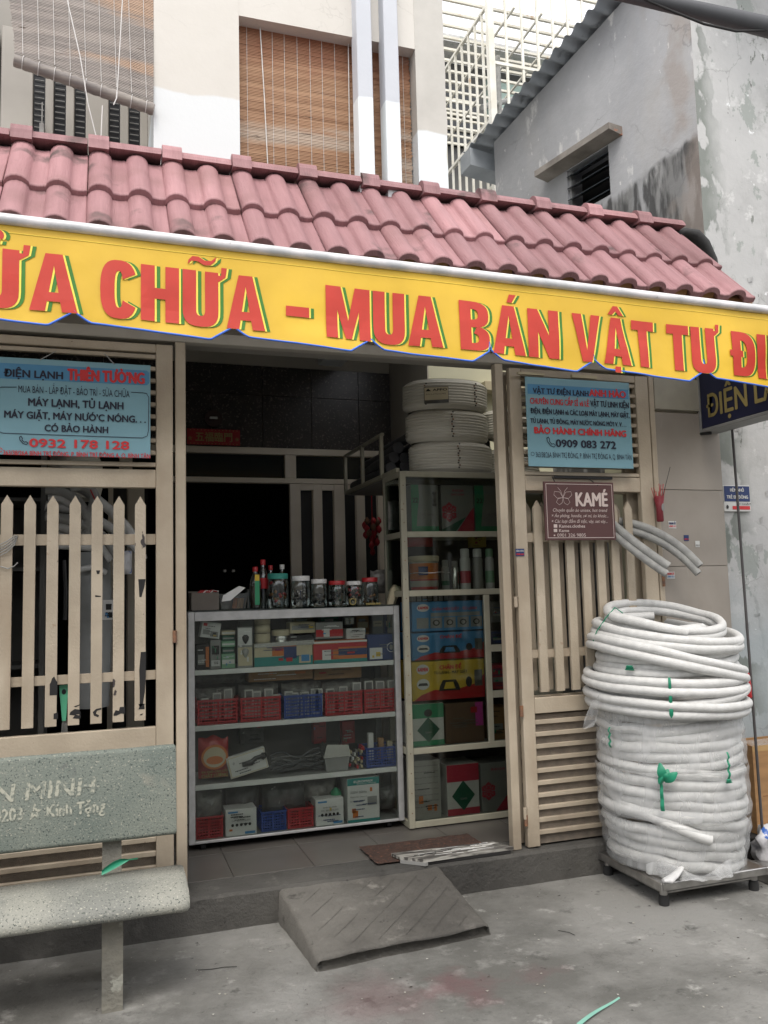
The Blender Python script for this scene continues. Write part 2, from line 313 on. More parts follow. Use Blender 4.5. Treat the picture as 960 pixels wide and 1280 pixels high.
    if c == 'S': w = .66; return _arc(w/2, .74, w/2, .28, s*.9, .17, 20, 235, 14)+_arc(w/2, .27, w/2, .29, s*.9, .18, 55, -160, 14), w
    if c == '-': return [[(0, .33), (.42, .33), (.42, .52), (0, .52)]], .42
    return [], .3
def heavy_word(s, m, parent, x, z, h, w, fn, slope, name):
    gs, tot = [], 0
    for c in s: g, wd = glyph(c); gs.append((tot, g)); tot += wd+.075
    tot -= .075; k = w/tot; bmx = bmesh.new()
    for off, g in gs:
        for poly in g: 
            try: bmx.faces.new([bmx.verts.new(((off+px_)*k, py_*h, 0)) for px_, py_ in poly])
            except ValueError: pass
    u = .03
    while u < w+.05: bmesh.ops.bisect_plane(bmx, geom=bmx.verts[:]+bmx.edges[:]+bmx.faces[:], plane_co=(u, 0, 0), plane_no=(1, 0, 0)); u += .03
    u = -.03
    while u < h*1.3: bmesh.ops.bisect_plane(bmx, geom=bmx.verts[:]+bmx.edges[:]+bmx.faces[:], plane_co=(0, u, 0), plane_no=(0, 1, 0)); u += .04
    bmx.verts.index_update(); v = [fn(x+q.co.x, z+q.co.y+slope*q.co.x) for q in bmx.verts]; f = [tuple(a.index for a in q.verts) for q in bmx.faces]; bmx.free()
    return MB().add(v, f).build(name, m, parent)
# ================================================================= SETTING
def concrete_mat(name, dark, lite, stains=True):
    m = mat(name, lite, dark, .85, 1.0, fac=(.40, .58), bump=.9, bscale=38, world=True,
            spots=[(tuple(v*.75 for v in dark), .9, .56, .16), (tuple(v*1.3 for v in lite), 2.3, .57, .12), (tuple(v*1.45 for v in lite), 7, .60, .10), (tuple(v*.6 for v in dark), 6, .60, .10), (tuple(v*.5 for v in dark), 22, .64, .04), (tuple(v*1.9 for v in lite), 34, .70, .02)])
    if stains:
        nt = m.node_tree; N = nt.nodes; L = nt.links; b = N['Principled BSDF']; src = b.inputs['Base Color'].links[0].from_socket
        geo = N.new('ShaderNodeNewGeometry')
        nz = N.new('ShaderNodeTexNoise'); nz.inputs['Scale'].default_value = 7; nz.inputs['Detail'].default_value = 6; L.new(geo.outputs['Position'], nz.inputs['Vector'])
        for (cx, cy, rad, st) in ((1.30, 3.1, .16, .55), (.95, 3.12, .26, .35), (1.62, 3.08, .1, .25)):
            sb = N.new('ShaderNodeVectorMath'); sb.operation = 'DISTANCE'; sb.inputs[1].default_value = (cx, cy, 0); L.new(geo.outputs['Position'], sb.inputs[0])
            ad = N.new('ShaderNodeMath'); ad.operation = 'MULTIPLY_ADD'; ad.inputs[1].default_value = -.45; L.new(nz.outputs[0], ad.inputs[0]); L.new(sb.outputs['Value'], ad.inputs[2])
            r = N.new('ShaderNodeMapRange'); r.inputs[1].default_value = rad-.22; r.inputs[2].default_value = rad-.22-rad*.8; r.inputs[4].default_value = st; L.new(ad.outputs[0], r.inputs[0])
            x = N.new('ShaderNodeMix'); x.data_type = 'RGBA'; L.new(r.outputs[0], x.inputs[0]); L.new(src, x.inputs[6]); x.inputs[7].default_value = (.13, .055, .06, 1); src = x.outputs[2]
        vo = N.new('ShaderNodeTexVoronoi'); vo.feature = 'DISTANCE_TO_EDGE'; vo.inputs['Scale'].default_value = .9
        wv = N.new('ShaderNodeVectorMath'); wv.operation = 'MULTIPLY_ADD'; wv.inputs[1].default_value = (.5, .5, .5); L.new(nz.outputs['Color'], wv.inputs[0]); L.new(geo.outputs['Position'], wv.inputs[2]); L.new(wv.outputs[0], vo.inputs['Vector'])
        r = N.new('ShaderNodeMapRange'); r.inputs[1].default_value = .004; r.inputs[2].default_value = .0005; r.inputs[4].default_value = .22; L.new(vo.outputs['Distance'], r.inputs[0])
        x = N.new('ShaderNodeMix'); x.data_type = 'RGBA'; L.new(r.outputs[0], x.inputs[0]); L.new(src, x.inputs[6]); x.inputs[7].default_value = (.035, .035, .033, 1); src = x.outputs[2]
        L.new(src, b.inputs['Base Color'])
    return m
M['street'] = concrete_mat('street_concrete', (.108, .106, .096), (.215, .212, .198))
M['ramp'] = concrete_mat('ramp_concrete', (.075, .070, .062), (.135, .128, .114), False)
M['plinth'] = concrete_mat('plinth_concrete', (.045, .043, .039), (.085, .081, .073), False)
o = MB().add([(-40, -40, 0), (60, -40, 0), (60, 60, 0), (-40, 60, 0)], [(0, 1, 2, 3)]).build('street', 'street', kind='structure')
# raised plinth / kerb under the shop front, slightly uneven front edge
def uneven(x0, x1, yf, yb, z1, amp=.008, n=60, seed=0):
    mb = MB(); top = []; bot = []; back = []
    for i in range(n+1):
        x = x0+(x1-x0)*i/n; d = amp*noise.noise(Vector((x*3+seed, 1, 2))); d2 = amp*noise.noise(Vector((x*7+seed, 5, 2)))
        top.append((x, yf+.012+d, z1)); bot.append((x, yf+d2, 0)); back.append((x, yb, z1))
    mid = [(x, y-.010, z-.014) for x, y, z in top]
    v = bot+mid+top+back; k = n+1; f = []
    for r_ in range(3):
        for i in range(n): f.append((r_*k+i, r_*k+i+1, (r_+1)*k+i+1, (r_+1)*k+i))
    return mb.add(v, f)
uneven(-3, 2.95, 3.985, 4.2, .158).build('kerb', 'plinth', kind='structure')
# shop floor tiles
M['floortile'] = mat('grey_floor_tile', (.10, .092, .083), (.075, .069, .062), .35, 4, rnd=.05, spots=[((.09, .08, .07), 5, .6, .15)])
fl = structure('shop_floor', (0, 4.2, .15)); BX(-1.6, 3.4, 4.2, 9, .02, .152).build('grout', 'plinth', fl)
protot = None
for i in range(12):
    for j in range(6):
        x = -1.4+i*.4; y = 4.205+j*.4
        if protot is None: protot = MB().box(0, .397, 0, .397, 0, .008, c=.001).build('floor_tile', 'floortile', fl, local=True); t = protot
        else: t = protot.copy(); COL.objects.link(t)
        t.location = (x, y-4.2, 0)
# ramp
rp = structure('entrance_ramp', (1.2, 3.7, 0))
v = []; f = []; nx, ny = 60, 40
for j in range(ny+1):
    for i in range(nx+1):
        a, b = i/nx, j/ny
        xf_ = (.815*(1-a)+1.60*a)*(1-b)+(.775*(1-a)+1.575*a)*b
        y = (3.43*(1-a)+3.50*a)*(1-b)+3.992*b
        z = (.046)*(1-b)+.146*b+.010*noise.noise(Vector((xf_*4, y*4, 3)))+.004*noise.noise(Vector((xf_*16, y*16, 3)))
        if i in (0, nx): z -= .012
        y += (1-b)**3*(.010*noise.noise(Vector((xf_*5, 3, 1)))+.002*noise.noise(Vector((xf_*25, 3, 1))))
        if j == 0: z -= .010
        if i in (0, nx): xf_ += .012*noise.noise(Vector((y*9, 3, i)))
        v.append((xf_, y, z))
for j in range(ny):
    for i in range(nx): k = j*(nx+1)+i; f.append((k, k+1, k+nx+2, k+nx+1))
def skirt(idx, fy=.003):
    global v, f
    o0 = len(v)
    for i in idx: p = v[i]; v.append((p[0]+(.006 if p[0] > 1.3 else -.005), p[1]-fy, -.01))
    for q in range(len(idx)-1): f.append((idx[q], idx[q+1], o0+q+1, o0+q))
skirt([i for i in range(nx+1)], .010); skirt([j*(nx+1) for j in range(ny+1)]); skirt([j*(nx+1)+nx for j in range(ny+1)])
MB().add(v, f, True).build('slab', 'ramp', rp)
for k in range(-3, 7):                    # scored diagonal grooves, thin raised lips of cement either side
    def pz(x, y): return .045+(y-3.45)/(3.99-3.45)*.105+.003
    x0, x1 = .86+k*.12, .86+k*.12+.46
    pts = []
    for i in range(14):
        t = i/13; x = x0+(x1-x0)*t; y = 3.50+.44*t+.006*noise.noise(Vector((x*8, k, 0)))
        if .84 < x < 1.56: pts.append((x, y, pz(x, y)-.0022))
    if len(pts) > 2: MB().tube(pts, .0011, 5).build('scored_groove', 'ramp', rp)
for k in range(0):
    pts = []
    for i in range(14):
        t = i/13; x = 1.5-k*.16-.34*t; y = 3.52+.40*t
        if .84 < x < 1.56: pts.append((x, y, pz(x, y)-.0022))
    if len(pts) > 2: MB().tube(pts, .0014, 5).build('scored_groove', 'ramp', rp)
# ---- neighbouring plaster walls
M['greywall'] = mat('weathered_grey_plaster', (.46, .465, .48), (.34, .345, .36), .85, 1.4, bump=.35, bscale=20, world=True,
    spots=[((.42, .41, .395), 1.1, .52, .25, (1.2, 1.2, .35)), ((.33, .32, .31), 5, .62, .18, (2, 2, .22)), ((.62, .62, .61), 5, .60, .06, (1, 1, .45)), ((.66, .66, .65), 16, .66, .03, (1, 1, .6))])
# dark mould below the diagonal scar on the side wall (a stain with its own shape)
def add_mask(m, col, build, strength=1.0):
    nt = m.node_tree; N = nt.nodes; L = nt.links; b = N['Principled BSDF']; src = b.inputs['Base Color'].links[0].from_socket
    x = N.new('ShaderNodeMix'); x.data_type = 'RGBA'; x.inputs[7].default_value = (*col, 1); L.new(build(N, L), x.inputs[0]); L.new(src, x.inputs[6]); L.new(x.outputs[2], b.inputs['Base Color'])
def planemask(nrm, d, soft, nscale, namp, st=1.0, band=None, stretch=(1, 1, 1)):
    def f(N, L):
        geo = N.new('ShaderNodeNewGeometry'); dp = N.new('ShaderNodeVectorMath'); dp.operation = 'DOT_PRODUCT'; dp.inputs[1].default_value = nrm; L.new(geo.outputs['Position'], dp.inputs[0])
        mp = N.new('ShaderNodeMapping'); mp.inputs['Scale'].default_value = stretch; L.new(geo.outputs['Position'], mp.inputs[0])
        nz = N.new('ShaderNodeTexNoise'); nz.inputs['Scale'].default_value = nscale; nz.inputs['Detail'].default_value = 8; L.new(mp.outputs[0], nz.inputs['Vector'])
        ad = N.new('ShaderNodeMath'); ad.operation = 'MULTIPLY_ADD'; ad.inputs[1].default_value = namp; L.new(nz.outputs[0], ad.inputs[0]); L.new(dp.outputs['Value'], ad.inputs[2])
        r = N.new('ShaderNodeMapRange'); r.inputs[1].default_value = d+namp*.5; r.inputs[2].default_value = d+namp*.5-soft; r.inputs[4].default_value = st; L.new(ad.outputs[0], r.inputs[0])
        out = r.outputs[0]
        if band:
            nz2 = N.new('ShaderNodeTexNoise'); nz2.inputs['Scale'].default_value = band[0]; nz2.inputs['Detail'].default_value = 8; L.new(mp.outputs[0], nz2.inputs['Vector'])
            r2 = N.new('ShaderNodeMapRange'); r2.inputs[1].default_value = band[1]; r2.inputs[2].default_value = band[2]; L.new(nz2.outputs[0], r2.inputs[0])
            mu = N.new('ShaderNodeMath'); mu.operation = 'MULTIPLY'; L.new(out, mu.inputs[0]); L.new(r2.outputs[0], mu.inputs[1]); out = mu.outputs[0]
        return out
    return f
add_mask(M['beige'], (.17, .135, .10), planemask((0, 0, 1), .42, .35, 9, .5, .7)); add_mask(M['beige'], (.30, .235, .165), planemask((0, 0, 1), 9, .1, 1, .1, .55, (2.2, .52, .68), (1, 1, .5)))
SA = R(-12.5); SC = Vector((3.50, 4.1, 0)); SD = Vector((math.sin(SA), math.cos(SA), 0)); SN = Vector((-math.cos(SA), math.sin(SA), 0))   # side wall line and outward normal
add_mask(M['greywall'], (.16, .16, .155), planemask((0, .13, 1), 4.83, .05, 5, .16, .8, (4, .2, .55), (1.5, 1.5, .3)))
add_mask(M['greywall'], (.05, .05, .05), planemask((0, .13, 1), 4.83, .03, 5, .16, .9, (9, .44, .56), (1.6, 1.6, .35)))
add_mask(M['greywall'], (.32, .27, .235), planemask((0, 1, 0), 4.5, .2, 4, .5, .55, (3, .46, .55), (1, 1, .6)))
gb = thing('grey_building', 'tall weathered grey plaster house behind the right end of the tiled roof', 'building', (4.4, 5.2, 0))
def sp(s, out, z): p = SC+SD*s+SN*out; return (p.x, p.y, z)
ow, oz0, oz1 = (.735, 1.15), 4.22, 4.58     # window opening along s, z
def wallseg(s0, s1, za0, za1, zb0, zb1, th=.18):
    v = [sp(s0, 0, za0), sp(s1, 0, zb0), sp(s1, 0, zb1), sp(s0, 0, za1), sp(s0, -th, za0), sp(s1, -th, zb0), sp(s1, -th, zb1), sp(s0, -th, za1)]
    return v, [(0, 1, 2, 3), (4, 7, 6, 5), (0, 4, 5, 1), (3, 2, 6, 7), (0, 3, 7, 4), (1, 5, 6, 2)]
ztop = lambda s: 5.64-.215*s
mb = MB()
for s0, s1, a, b in ((0.0, ow[0], 0, None), (ow[0], ow[1], 0, oz0), (ow[0], ow[1], oz1, None), (ow[1], 1.98, 0, None)):
    z0 = a; z1a = ztop(s0) if b is None else b; z1b = ztop(s1) if b is None else b
    mb.add(*wallseg(s0, s1, z0, z1a, z0, z1b))
mb.build('side_wall', 'greywall', gb)
M['greyfront'] = mat('peeling_grey_front', (.50, .50, .49), (.42, .42, .415), .85, 1.1, bump=.3, bscale=22, world=True,
    spots=[((.30, .30, .29), 1.5, .50, .16), ((.31, .33, .31), 3.4, .575, .010, (1, 1, .6)), ((.53, .53, .52), 7, .60, .05), ((.20, .21, .19), 4.2, .655, .012, (1, 1, .5)), ((.33, .35, .33), 9, .625, .012, (1.3, 1.3, .55)), ((.13, .13, .12), 15, .665, .01, (1, 1, .5)), ((.70, .71, .71), 6, .66, .02), ((.3, .3, .29), 26, .70, .03, (1, 1, .3))])
add_mask(M['greyfront'], (.27, .32, .34), planemask((0, 0, 1), 1.55, .4, 3, .5, .65))
add_mask(M['greyfront'], (.14, .16, .14), planemask((1, 0, .02), 3.80, .15, 6, .3, .8, (6, .50, .53), (1, 1, .55)))
BX(3.50, 7.5, 4.1, 4.28, 0, 6.6).build('front_wall', 'greyfront', gb)
for i in range(16):        # curled flakes of peeled paint on the front wall
    x = 3.56+.4*random.random(); z = .9+2.6*random.random(); w = .015+.03*random.random(); h = .02+.05*random.random()
    MB().add([(x, 4.098, z), (x+w, 4.094, z+h*.3), (x+w*.8, 4.086, z+h), (x-w*.2, 4.097, z+h*.8)], [(0, 1, 2, 3), (3, 2, 1, 0)]).build('paint_flake', 'greyfront', gb)
# window hood and louvre
hood = MB(); hv, hf = [], []
for s in (.60, 1.36):
    for out, z in ((-.01, 4.585), (-.01, 4.65), (.13, 4.645), (.13, 4.60)): hv.append(sp(s, out, z))
hf = [(0, 1, 2, 3), (7, 6, 5, 4), (0, 4, 5, 1), (1, 5, 6, 2), (2, 6, 7, 3), (3, 7, 4, 0)]
M['hood'] = mat('stained_concrete_hood', (.33, .3, .27), (.19, .17, .15), .9, 5, bump=.5, bscale=30, spots=[((.42, .16, .08), 5, .68, .03)])
wp = hood.add(hv, hf).build('window_hood', 'hood', gb)
wn_ = MB().add(*wallseg(ow[0]+.0, ow[1], oz0, oz1, oz0, oz1, .02)); wn_.v = [p-SN*.15 for p in wn_.v]; win = wn_.build('window', 'dark', gb)
for k in range(4):
    zc = oz0+.045+k*.09
    vv = [sp(ow[0]+.01, -.10, zc+.045), sp(ow[1]-.01, -.10, zc+.045), sp(ow[1]-.01, .015, zc-.01), sp(ow[0]+.01, .015, zc-.01)]
    vv += [(a, b, c-.006) for a, b, c in vv]
    MB().add(vv, [(0, 1, 2, 3), (7, 6, 5, 4), (3, 2, 6, 7), (0, 3, 7, 4), (1, 5, 6, 2)]).build('louvre_blade', flat('louvre_glass', (.035, .045, .055), .2) if k == 0 else bpy.data.materials['louvre_glass'], win)
for s in (ow[0], ow[1]-.02):
    f_ = MB().add(*wallseg(s, s+.02, oz0, oz1, oz0, oz1, .03)); f_.v = [p-SN*.02 for p in f_.v]; f_.build('window_frame', 'alu', win)
# corrugated tin roof of the grey house
M['tin'] = mat('grey_corrugated_tin', (.42, .45, .48), (.33, .36, .39), .5, 6, metal=.2, spots=[((.16, .17, .18), 9, .62, .1)])
v = []; f = []; ns = 230; outs = (.15, .0, -.6, -2.2)
for i in range(ns+1):
    s = -.9+(2.22+.9)*i/ns; zz = ztop(s)+.03+.02*math.sin(s*2*PI/.115)
    for o_ in outs: v.append(sp(s, o_, zz+.06*(-o_)))
k = len(outs)
for i in range(ns):
    for j in range(k-1): a = i*k+j; f.append((a, a+1, a+k+1, a+k))
MB().add(v, f, True).build('tin_roof', 'tin', gb)
e0, e1 = 2.1, 2.24
MB().add([sp(e0, .16, ztop(e0)+.0), sp(e1, .16, ztop(e1)-.0), sp(e1, .16, ztop(e1)-.15), sp(e0, .16, ztop(e0)-.15), sp(e0, -1.6, ztop(e0)), sp(e1, -1.6, ztop(e1)), sp(e1, -1.6, ztop(e1)-.15), sp(e0, -1.6, ztop(e0)-.15)],
         [(0, 1, 2, 3), (0, 4, 5, 1), (2, 6, 7, 3), (0, 3, 7, 4), (1, 5, 6, 2), (4, 7, 6, 5)]).build('gutter', 'tin', gb)
# ---- balcony cage far behind
M['cagewhite'] = mat('white_cage_paint', (.72, .70, .63), (.6, .57, .48), .5, 5, spots=[((.4, .25, .12), 8, .66, .1)])
cx_, cy_ = 3.44, 6.75
cg = thing('caged_balcony', 'white steel barred balcony cage of a far house behind the grey wall', 'balcony', (cx_, cy_, 4.6))
BX(cx_-.03, cx_+.03, cy_-.03, cy_+.03, 4.4, 9.2).build('corner_post', 'cagewhite', cg)
bar = None
def cp(o, loc, par):
    c = o.copy(); COL.objects.link(c); c.location = loc; return c
for i in range(1, 16):
    y = cy_+i*.16
    if bar is None: bar = BX(cx_-.01, cx_+.01, y-.01, y+.01, 4.5, 7.05).build('bar', 'cagewhite', cg); y0b = y
    else: cp(bar, (0, y-y0b, 0), cg)
bar2 = None
for i in range(1, 14):
    x = cx_+i*.17
    if bar2 is None: bar2 = BX(x-.011, x+.011, cy_-.01, cy_+.01, 4.5, 9.2).build('bar', 'cagewhite', cg); x0b = x
    else: cp(bar2, (x-x0b, 0, 0), cg)
for z in (4.62, 5.25, 5.9, 7.05): BX(cx_-.014, cx_+.014, cy_+.03, cy_+2.5, z-.015, z+.015).build('rail', 'cagewhite', cg)
for z in (5.3, 6.45, 7.3, 8.5): BX(cx_+.03, cx_+2.4, cy_-.014, cy_+.014, z-.015, z+.015).build('rail', 'cagewhite', cg)
for i in range(14): BX(cx_-.9+.0, cx_+2.4, cy_+.14+i*.17, cy_+.165+i*.17, 7.10, 7.125).build('roof_slat', 'cagewhite', cg)
for i in range(7): BX(cx_+.28+i*.3, cx_+.3+i*.3, cy_+.03, cy_+2.5, 7.075, 7.095).build('roof_slat', 'cagewhite', cg)
fh = thing('far_house', 'far shaded house wall with pale green panel seen through the balcony cage', 'building', (4.5, 9.6, 0))
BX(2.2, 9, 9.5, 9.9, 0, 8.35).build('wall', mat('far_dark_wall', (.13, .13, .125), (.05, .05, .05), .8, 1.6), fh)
BX(4.75, 5.9, 9.42, 9.49, 6.9, 8.2).build('green_panel', flat('pale_green_panel', (.32, .42, .38)), fh)
BX(3.4, 4.2, 9.40, 9.49, 4.6, 5.5).build('shutter', flat('grey_green_shutter', (.1, .13, .12)), fh)
BX(5.1, 5.2, 9.30, 9.49, 5.0, 7.6).build('pipe', 'alu', fh)
for x0, x1, z0, z1, mm in ((2.9, 3.9, 6.0, 7.6, 'far_dark'), (4.1, 4.6, 7.2, 8.0, 'far_dark'), (6.1, 6.9, 7.0, 8.1, 'far_dark')):
    w_ = BX(x0, x1, 9.47, 9.495, z0, z1).build('window', flat('far_dark_glass', (.02, .022, .025), .15) if 'far_dark_glass' not in bpy.data.materials else bpy.data.materials['far_dark_glass'], fh)
    for k in range(4): BX(x0, x1, 9.44, 9.465, z0+(z1-z0)*k/4, z0+(z1-z0)*k/4+.03).build('window_bar', 'cagewhite', w_)
BX(2.4, 9, 9.1, 9.49, 8.351, 8.45).build('cornice', 'greyfront', fh)
ac = thing('rigged_poles', 'grey poles and a slanting arm rigged inside the balcony cage', 'poles', (3.9, 7.6, 6.5))
for P in ([(3.6, 7.3, 6.35), (4.4, 7.9, 6.95)], [(3.9, 7.5, 4.8), (3.9, 7.5, 7.08)], [(3.55, 7.0, 5.9), (4.6, 7.3, 6.5)]): MB().tube(P, .028, 8).build('arm', 'hosegrey', ac)
for i, (x, y, z) in enumerate(((3.62, 7.2, 5.2), (3.62, 7.9, 5.0))):
    tag(MB().tube([(x, y-.25, z), (x+.02, y, z+.03), (x, y+.25, z)], .03, 8).box(x-.012, x+.012, y-.22, y+.22, z-.6, z, c=.004).build('hanging_cloth', flat('laundry_cloth%d' % i, ((.12, .12, .13), (.2, .25, .23))[i])), ['dark cloth hung to dry low inside the balcony cage', 'greenish cloth hung behind the dark cloth in the cage'][i], 'cloth')
# ---- unseen house added behind the viewpoint to shade the lower shop front
oh = thing('unseen_shade_house', 'unseen house added across the alley to shade the lower shop front', 'building', (1, -2.6, 0))
M['opp'] = mat('opposite_render', (.40, .385, .36), (.33, .32, .30), .85, 2, world=True)
for a_ in ((-9, -1.5, 0, 4.2), (-.3, 2.6, 0, 4.2), (3.8, 11, 0, 4.2), (-1.5, -.3, 2.3, 4.2), (2.6, 3.8, 0, .9), (2.6, 3.8, 2.2, 4.2)): BX(a_[0], a_[1], -2.85, -2.6, a_[2], a_[3]).build('wall', 'opp', oh)
BX(-1.49, -.31, -2.8, -2.74, 0, 2.3).build('door', 'greybag0' if False else 'bluep', oh); BX(2.61, 3.79, -2.8, -2.76, .9, 2.2).build('window', 'dark', oh)
# ---- shop house: upper wall
hs = thing('shop_house', 'white and cream plaster shop house above the red tiled roof', 'building', (1.0, 4.2, 0))
M['paint2'] = mat('cream_plaster', (.62, .595, .55), (.56, .535, .49), .8, 1.2, bump=.12, bscale=25, world=True, spots=[((.42, .40, .36), 2, .66, .08), ((.3, .28, .26), 1.7, .695, .004, (1, 1, .6))])
def crackmask(sc, wd, st):
    def f(N, L):
        geo = N.new('ShaderNodeNewGeometry'); nz = N.new('ShaderNodeTexNoise'); nz.inputs['Scale'].default_value = 4; nz.inputs['Detail'].default_value = 6; L.new(geo.outputs['Position'], nz.inputs['Vector'])
        wv = N.new('ShaderNodeVectorMath'); wv.operation = 'MULTIPLY_ADD'; wv.inputs[1].default_value = (.45, .45, .45); L.new(nz.outputs['Color'], wv.inputs[0]); L.new(geo.outputs['Position'], wv.inputs[2])
        vo = N.new('ShaderNodeTexVoronoi'); vo.feature = 'DISTANCE_TO_EDGE'; vo.inputs['Scale'].default_value = sc; L.new(wv.outputs[0], vo.inputs['Vector'])
        n2 = N.new('ShaderNodeTexNoise'); n2.inputs['Scale'].default_value = 2.1; L.new(geo.outputs['Position'], n2.inputs['Vector'])
        r = N.new('ShaderNodeMapRange'); r.inputs[1].default_value = wd; r.inputs[2].default_value = 0; r.inputs[4].default_value = st; L.new(vo.outputs['Distance'], r.inputs[0])
        r2 = N.new('ShaderNodeMapRange'); r2.inputs[1].default_value = .45; r2.inputs[2].default_value = .6; L.new(n2.outputs[0], r2.inputs[0])
        mu = N.new('ShaderNodeMath'); mu.operation = 'MULTIPLY'; L.new(r.outputs[0], mu.inputs[0]); L.new(r2.outputs[0], mu.inputs[1]); return mu.outputs[0]
    return f
add_mask(M['paint2'], (.33, .31, .28), crackmask(2.3, .010, .35)); add_mask(M['greywall'], (.12, .12, .12), crackmask(1.1, .010, .4)); add_mask(M['greyfront'], (.14, .14, .13), crackmask(1.6, .010, .4))
add_mask(M['paint2'], (.64, .66, .665), planemask((.02, 0, 1), 4.045, .012, 6, .06, 1))
M['paint3'] = mat('blue_white_plaster', (.55, .57, .61), (.50, .52, .56), .8, 1.5, bump=.1, world=True)
add_mask(M['paint3'], (.73, .775, .79), planemask((0, 0, 1), 4.12, .012, 6, .05, 1))
M['cement'] = mat('bare_grey_render', (.56, .54, .50), (.47, .455, .42), .85, 3, world=True)
add_mask(M['cement'], (.70, .74, .76), planemask((0, 0, 1), 4.03, .012, 6, .05, 1))
y0, y1 = 4.10, 4.34
BX(.222, .648, y0, y1, 3.3, 6.2).build('wall', 'paint2', hs)
BX(.648, 1.625, y0+.003, y1, 4.50, 6.2).build('lintel', 'paint2', hs)
# right pier with ragged outer edge
pts = [(1.625, 3.3)]; zz = 3.3
right = []
while zz < 6.2: right.append((1.80+.012*noise.noise(Vector((zz*6, 0, 0)))+.006*noise.noise(Vector((zz*25, 3, 0))), zz)); zz += .06
poly = [(1.625, 3.3)]+right+[(1.625, 6.2)]
MB().prism(poly, y0+.001, y1).build('pier', 'cement', hs)
for (a, b) in ((1.262, 1.346), (1.416, 1.497)): BX(a, b, 4.02, 4.12, 3.3, 6.2, c=.004).build('wall_fin', 'paint3', hs)
BX(.649, 1.624, y1-.10, y1-.06, 3.3, 4.499).build('window_backing', 'dark', hs)
BX(-2.2, .221, 4.78, 4.86, 3.3, 6.2).build('recess_wall', mat('grey_beige_recess_wall', (.33, .31, .28), (.28, .265, .24), .8, 2), hs)
BX(.223, .240, 4.34, 4.8, 3.3, 6.2).build('recess_side', 'cement', hs)
BX(-2.2, 3.05, 4.10, 4.3, 2.76, 3.30).build('lintel_beam', flat('grey_brown_render', (.3, .28, .25)), hs)  # beam in one plain grey-brown render colour
BX(-2.2, .22, 4.30, 4.86, 3.10, 3.28).build('balcony_slab', 'cement', hs)
BX(-2.2, 2.2, 4.36, 9, 6.0, 6.2).build('upper_slab', 'cement', hs)
BX(1.60, 1.79, 4.34, 9, 3.3, 6.0).build('outer_side_wall', 'cement', hs)
BX(.24, 1.6, 5.4, 5.5, 3.3, 6.0).build('rear_wall', 'dark', hs)
# recessed balcony door with narrow panes
YD = 4.70
bd = thing('balcony_door', 'grey beige upstairs folding door with narrow dark louvred panes', 'door', (-.1, YD, 3.3))
stx = [ax(p, 150, YD) for p in (0, 41, 56, 67, 82, 93, 107, 136, 150, 161, 175, 187)]
M['doorgrey'] = mat('grey_beige_door_paint', (.36, .335, .30), (.30, .28, .25), .55, 3)
xs = [(-1.2, stx[0]-.02), (stx[0], stx[1])]
for a, b in ((stx[0]-.0, stx[1]), (stx[2], stx[3]), (stx[4], stx[5]), (stx[6], stx[7]), (stx[8], stx[9]), (stx[10], stx[11])):
    BX(a+.001, b-.001, YD, YD+.05, 3.3, 4.62, c=.004).build('stile', 'doorgrey', bd)
BX(-1.2, stx[0]-.012, YD, YD+.05, 3.3, 4.62, c=.004).build('stile', 'doorgrey', bd)
sl = None
for a, b in ((stx[1], stx[2]), (stx[3], stx[4]), (stx[5], stx[6]), (stx[7], stx[8]), (stx[9], stx[10])):
    pane = BX(a, b, YD+.03, YD+.035, 3.3, 4.6).build('pane', flat('dark_pane', (.02, .022, .026), .25) if sl is None else bpy.data.materials['dark_pane'], bd); sl = 1
    mbl = MB()
    for k in range(36): mbl.box(a+.006, b-.006, YD+.018, YD+.024, 3.36+k*.034, 3.36+k*.034+.003)
    mbl.build('louvre_slat', 'greyp', pane, kind='stuff')
BX(-.335, -.330, YD-.02, YD-.015, 3.5, 4.2).build('latch_rod', 'steel', bd); BX(-.345, -.32, YD-.026, YD-.015, 4.02, 4.08, c=.003).build('latch', 'steel', bd)
BX(stx[11]+.001, .221, YD, YD+.03, 3.3, 4.62).build('stile', 'dark', bd)
# ---- bamboo blinds
def bamboo_mat(name, cols):
    m = mat(name, cols[0], cols[1], .7, 5, fac=(.4, .6), stretch=(.25, 1, 7), spots=[(cols[2], 3.2, .53, .1, (.3, 1, 2.0)), (cols[3], 10, .6, .15, (.35, 1, 12)), ((.07, .045, .03), 22, .67, .05, (.5, 1, 6)), ((.5, .45, .4), 16, .73, .04, (.6, 1, 3))])
    return m
M['bamboo'] = bamboo_mat('brown_bamboo', ((.42, .25, .145), (.32, .175, .095), (.46, .36, .28), (.24, .10, .05)))
M['bamboogrey'] = bamboo_mat('greyed_bamboo', ((.37, .325, .295), (.27, .24, .22), (.45, .31, .22), (.19, .165, .155)))
M['cordw'] = flat('pale_cord', (.62, .6, .58))
def blind(root, x0, x1, Y, zb, zt, m, cords, pitch=.0082, shape=None):
    mb = MB(); z = zb; i = 0
    while z < zt:
        j = random.uniform(-.004, .004); h = pitch*random.uniform(.55, .8)
        if shape is None: mb.box(x0+j, x1+j, Y-.0025, Y+.0025, z, z+h)
        else: shape(mb, z, h, j)
        z += pitch; i += 1
    mb.build('bamboo_slats', m, root, kind='stuff')
    for c in cords: BX(c-.0008, c+.0008, Y-.006, Y-.0035, zb, zt).build('stitch_cord', 'cordw', root)
YB = 4.185
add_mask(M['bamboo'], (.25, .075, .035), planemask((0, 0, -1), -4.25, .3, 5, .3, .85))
b1 = thing('bamboo_blind', 'brown bamboo blind filling the wide upstairs window', 'blind', (.95, YB, 3.4))
blind(b1, .655, 1.32, YB, 3.42, 4.575, 'bamboo', [ax(p, 120, YB) for p in (309, 341, 356, 372, 388, 403, 419)])
